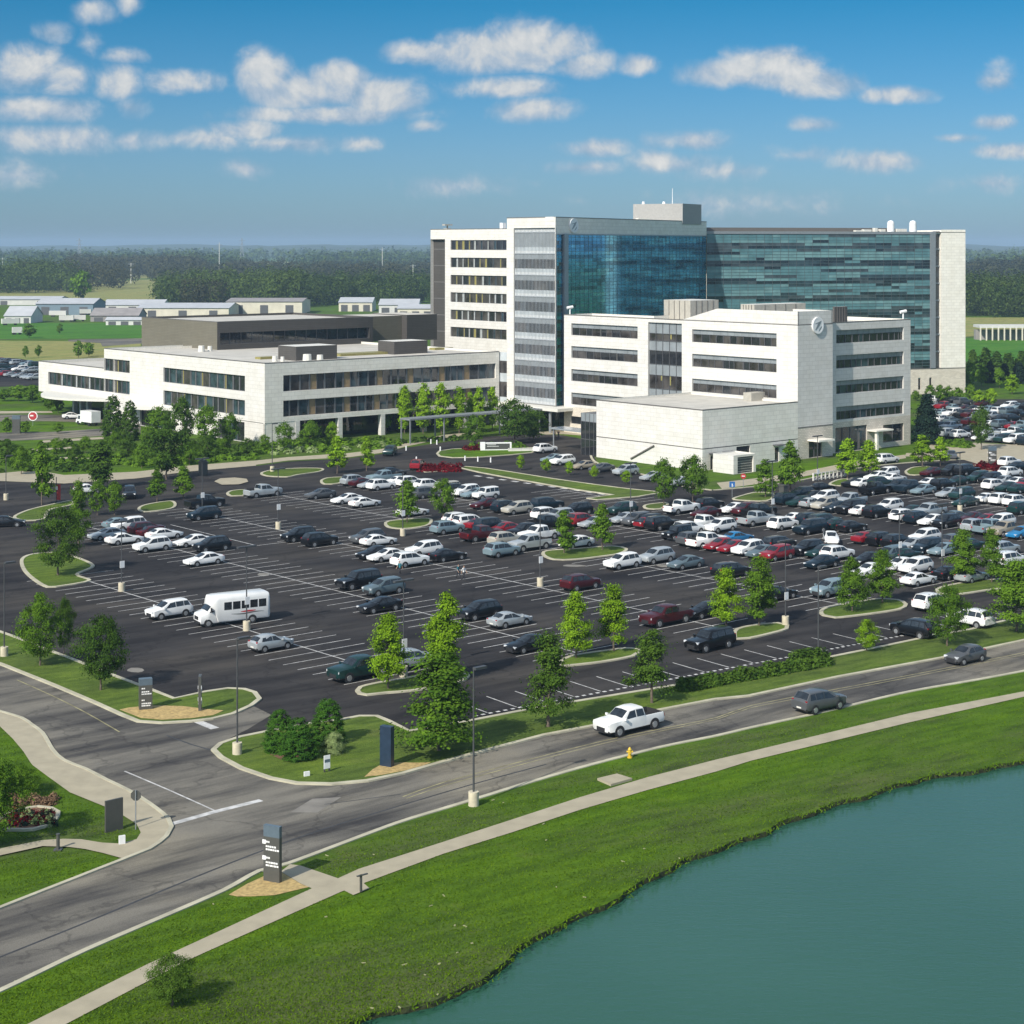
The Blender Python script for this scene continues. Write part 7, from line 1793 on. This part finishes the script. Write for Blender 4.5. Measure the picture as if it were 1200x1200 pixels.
# ---------------------------------------------------------------- sheds and houses beyond
M['shed_wall'] = mat('shed_cream', (.62,.57,.46), .8, var=.1, scale=.3); M['shed_white'] = mat('shed_white', (.58,.57,.54), .8, var=.08, scale=.3)
M['shed_roof'] = mat('shed_roof_white', (.46,.47,.48), .6, var=.08, scale=.2); M['shed_grey'] = mat('shed_roof_grey', (.27,.25,.24), .8, var=.15, scale=.3); M['shed_blue'] = mat('shed_blue', (.16,.22,.27), .7, var=.15)
def shed(px0, px1, py, eave, ridge, depth, wall_, roof_, label, cat='shed', ndoor=3, yaw=0.0, gable=True, name='shed'):
    """front wall between two columns, standing at row py; heights in metres"""
    A, B = at(px0, py).to_2d(), at(px1, py).to_2d(); L = (B-A).length
    if L < 4: return
    r = thing(name, ((A.x+B.x)/2, A.y, 0), label, cat, None, 0)
    d = v2(math.cos(yaw), math.sin(yaw)); n = v2(-d.y, d.x); P = (A+B)/2-d*L/2
    b = MB(); facade(b, P, d, L, 0, eave); facade(b, P+d*L, n, depth, 0, eave); facade(b, P+d*L+n*depth, -d, L, 0, eave); facade(b, P+n*depth, -n, depth, 0, eave)
    def p3(s, k, z): q = P+d*s+n*k; return (q.x, q.y, z)
    if gable: b.face([p3(L,0,eave),p3(L,depth,eave),p3(L,depth/2,ridge)]); b.face([p3(0,depth,eave),p3(0,0,eave),p3(0,depth/2,ridge)])
    b.build('wall', M[wall_], r)
    b = MB(); o_ = .4
    if gable:
        for k0, k1 in ((-o_, depth/2), (depth+o_, depth/2)):
            z0 = eave-.1; q = [p3(-o_,k0,z0+.12),p3(L+o_,k0,z0+.12),p3(L+o_,k1,ridge+.12),p3(-o_,k1,ridge+.12)]; b.face(q if k0 < 0 else q[::-1])
            q = [(x,y,z-.2) for x, y, z in q]; b.face(q[::-1] if k0 < 0 else q)
    else: b.prism(ccw([P-d*o_-n*o_, P+d*(L+o_)-n*o_, P+d*(L+o_)+n*(depth+o_), P-d*o_+n*(depth+o_)]), eave, ridge)
    b.build('roof', M[roof_], r)
    for i in range(ndoor):
        s_ = L*(i+.5)/ndoor; b = MB(); panelbox(b, P, d, s_-min(2.2,L/ndoor*.3), s_+min(2.2,L/ndoor*.3), 0, eave*.72, .0, .08, 0); b.build('door', M['frame'], r)
for a in ((-60,69,357.5,3.6,5.2,26,'shed_white','shed_roof','longest white roofed shed at the left edge of the fields'),
          (5,36,379,3.6,8.0,22,'shed_white','shed_roof','white barn with pale roof and dark open front at left'),
          (42,109,369,6.0,8.6,30,'shed_blue','shed_roof','blue grey barn with curved pale roof left of the brown box'),
          (124,168,381,2.4,3.6,8,'shed_white','shed_roof','small bright white low building beside the brown upper box'),
          (106,162,377,3.0,6.4,20,'shed_grey','shed_grey','low building with wide brown grey roof left of brown box'),
          (120,190,364,3.2,6.0,26,'shed_white','shed_roof','white roofed shed beyond the brown grey roof'),
          (160,268,371,4.5,6.6,40,'shed_wall','shed_roof','wide white roofed warehouse directly behind the brown box'),
          (265,354,368,6.8,8.2,40,'shed_wall','shed_grey','cream warehouse with grey roof behind the brown box'),
          (397,436,365,5.2,7.6,30,'shed_wall','shed_roof','cream shed with small gable left of the white barns'),
          (444,490,369,5.4,8.2,30,'shed_white','shed_roof','left white barn beside the tower wing'),
          (466,508,373,5.0,6.8,24,'shed_wall','shed_roof','right cream barn touching the tower wing'),
          (104,122,319,5,8,16,'shed_white','shed_roof','small white farm building among the far left trees'),
          (86,98,321,3,5,12,'shed_white','shed_roof','tiny white farm shed left of the far farm building'),
          (376,394,327,6,9,20,'shed_white','shed_roof','white building among trees above the dark roofs'),
          (455,470,328,4,6,18,'shed_white','shed_roof','far white building left of the tower wing')):
    shed(*a)
b = None
# long open frame structure beyond the field at right
p = at(1180, 399); r = thing('open_shed', p, 'long white framed open shed in the field at right', 'shed')
for i in range(10): b = MB(); q = at(1149+i*7, 399); b.box((q.x,q.y,0),(.5,.5,5.0)); b.build('post', M['shed_wall'], r)
b = MB(); A = at(1148,399).to_2d(); B = at(1215,399).to_2d(); b.prism(ccw([A, B, B+v2(0,10), A+v2(0,10)]), 5.0, 6.0); b.build('roof', M['shed_white'], r)
b = MB(); b.prism(ccw([A+v2(0,6), B+v2(0,6), B+v2(0,9), A+v2(0,9)]), 0.0, 4.0); b.build('wall', M['shed_grey'], r)
# white trailers and vehicles standing by the sheds
for i, (px, py, L) in enumerate(((68,371,9),(78,377,7),(92,376.5,7),(100,369,6),(20,392,4),(12,381,8),(130,362,9),(158,362,8))):
    p = at(px, py); r = thing('trailer', p, f'{ORD[i]} of the white trailers standing about the left sheds', 'trailer', 'white trailers by the sheds', .1*i)
    b = MB(); b.box((0,0,.8),(L,2.5,2.3)); loc_part(r, 'body', b, [M['shed_white']]); b = MB(); b.box((-L*.3,0,0),(1.6,2.2,.8)); b.box((L*.3,0,0),(1.0,1.6,.8)); loc_part(r, 'wheels', b, [M['tyre']])
def power_pole(px, py, top, label, lattice=False):
    p = at(px, py); hgt = (py-top)*H/(py-HY); r = thing('power_pole', p, label, 'power pole')
    if not lattice:
        b = MB(); b.tube((0,0,0),(0,0,hgt),.45,.3,n=6); loc_part(r, 'pole', b, [M['offwhite']]); b = MB(); b.box((0,0,hgt*.93),(6,.4,.4)); loc_part(r, 'crossarm', b, [M['steel']])
    else:
        b = MB(); w = hgt*.09
        for sx in (-1,1):
            for sy in (-1,1): b.tube((sx*w,sy*w,0),(sx*w*.12,sy*w*.12,hgt),.35,.2,n=4)
        for i in range(7):
            z0, z1 = hgt*i/7, hgt*(i+1)/7; w0, w1 = w*(1-.88*i/7), w*(1-.88*(i+1)/7)
            for sy in (-1,1): b.tube((-w0,sy*w0,z0),(w1,sy*w1,z1),.2,n=4); b.tube((w0,sy*w0,z0),(-w1,sy*w1,z1),.2,n=4)
        loc_part(r, 'lattice', b, [M['steel']]); b = MB()
        for z in (.78,.9): b.box((0,0,hgt*z),(w*2.6,.5,.5))
        loc_part(r, 'crossarm', b, [M['steel']])
for a in ((153.5,332,308,'pale power pole standing in the left tan field'),(257,329,284,'tall thin mast above the middle woods'),(72.5,338,323,'short pale pole before the dark left woods'),(3,322,302,'pale pole at the far left edge woods'),(180,322,311,'small pole right of the tan field pole'),(264,325,313,'short pole beside the tall thin mast'),(448,325,290,'thin mast left of the tower wing'),(484,334,310,'pale pole next to the tower wing'),(1138,353,328,'pale pole close to the right tower end')):
    power_pole(*a)
power_pole(283.5, 312, 279, 'lattice pylon above the middle woods on the horizon', True)
power_pole(93, 312, 279, 'lattice pylon above the far left woods on the horizon', True)
# ---------------------------------------------------------------- the air between
def haze():
    b = MB(); B_ = 11500.0; z0, z1 = -2.6, 75.0
    b.prism([(-B_,-900),(B_,-900),(B_,B_),(-B_,B_)], z0, z1)
    m = bpy.data.materials.new('haze_air'); m.use_nodes = True; nt = m.node_tree; nt.nodes.clear()
    out = N(nt, 'ShaderNodeOutputMaterial'); v = N(nt, 'ShaderNodeVolumePrincipled'); v.inputs['Density'].default_value = HAZE; v.inputs['Color'].default_value = (.50,.70,.92,1); v.inputs['Anisotropy'].default_value = .0
    nt.links.new(v.outputs[0], out.inputs['Volume'])
    o = b.build('haze', m); o['kind'] = 'stuff'
HAZE = .00012
haze()
scene.cycles.max_bounces = 6; scene.cycles.diffuse_bounces = 2; scene.cycles.glossy_bounces = 3; scene.cycles.transmission_bounces = 2; scene.cycles.volume_bounces = 0; scene.cycles.transparent_max_bounces = 4
scene.cycles.use_denoising = True
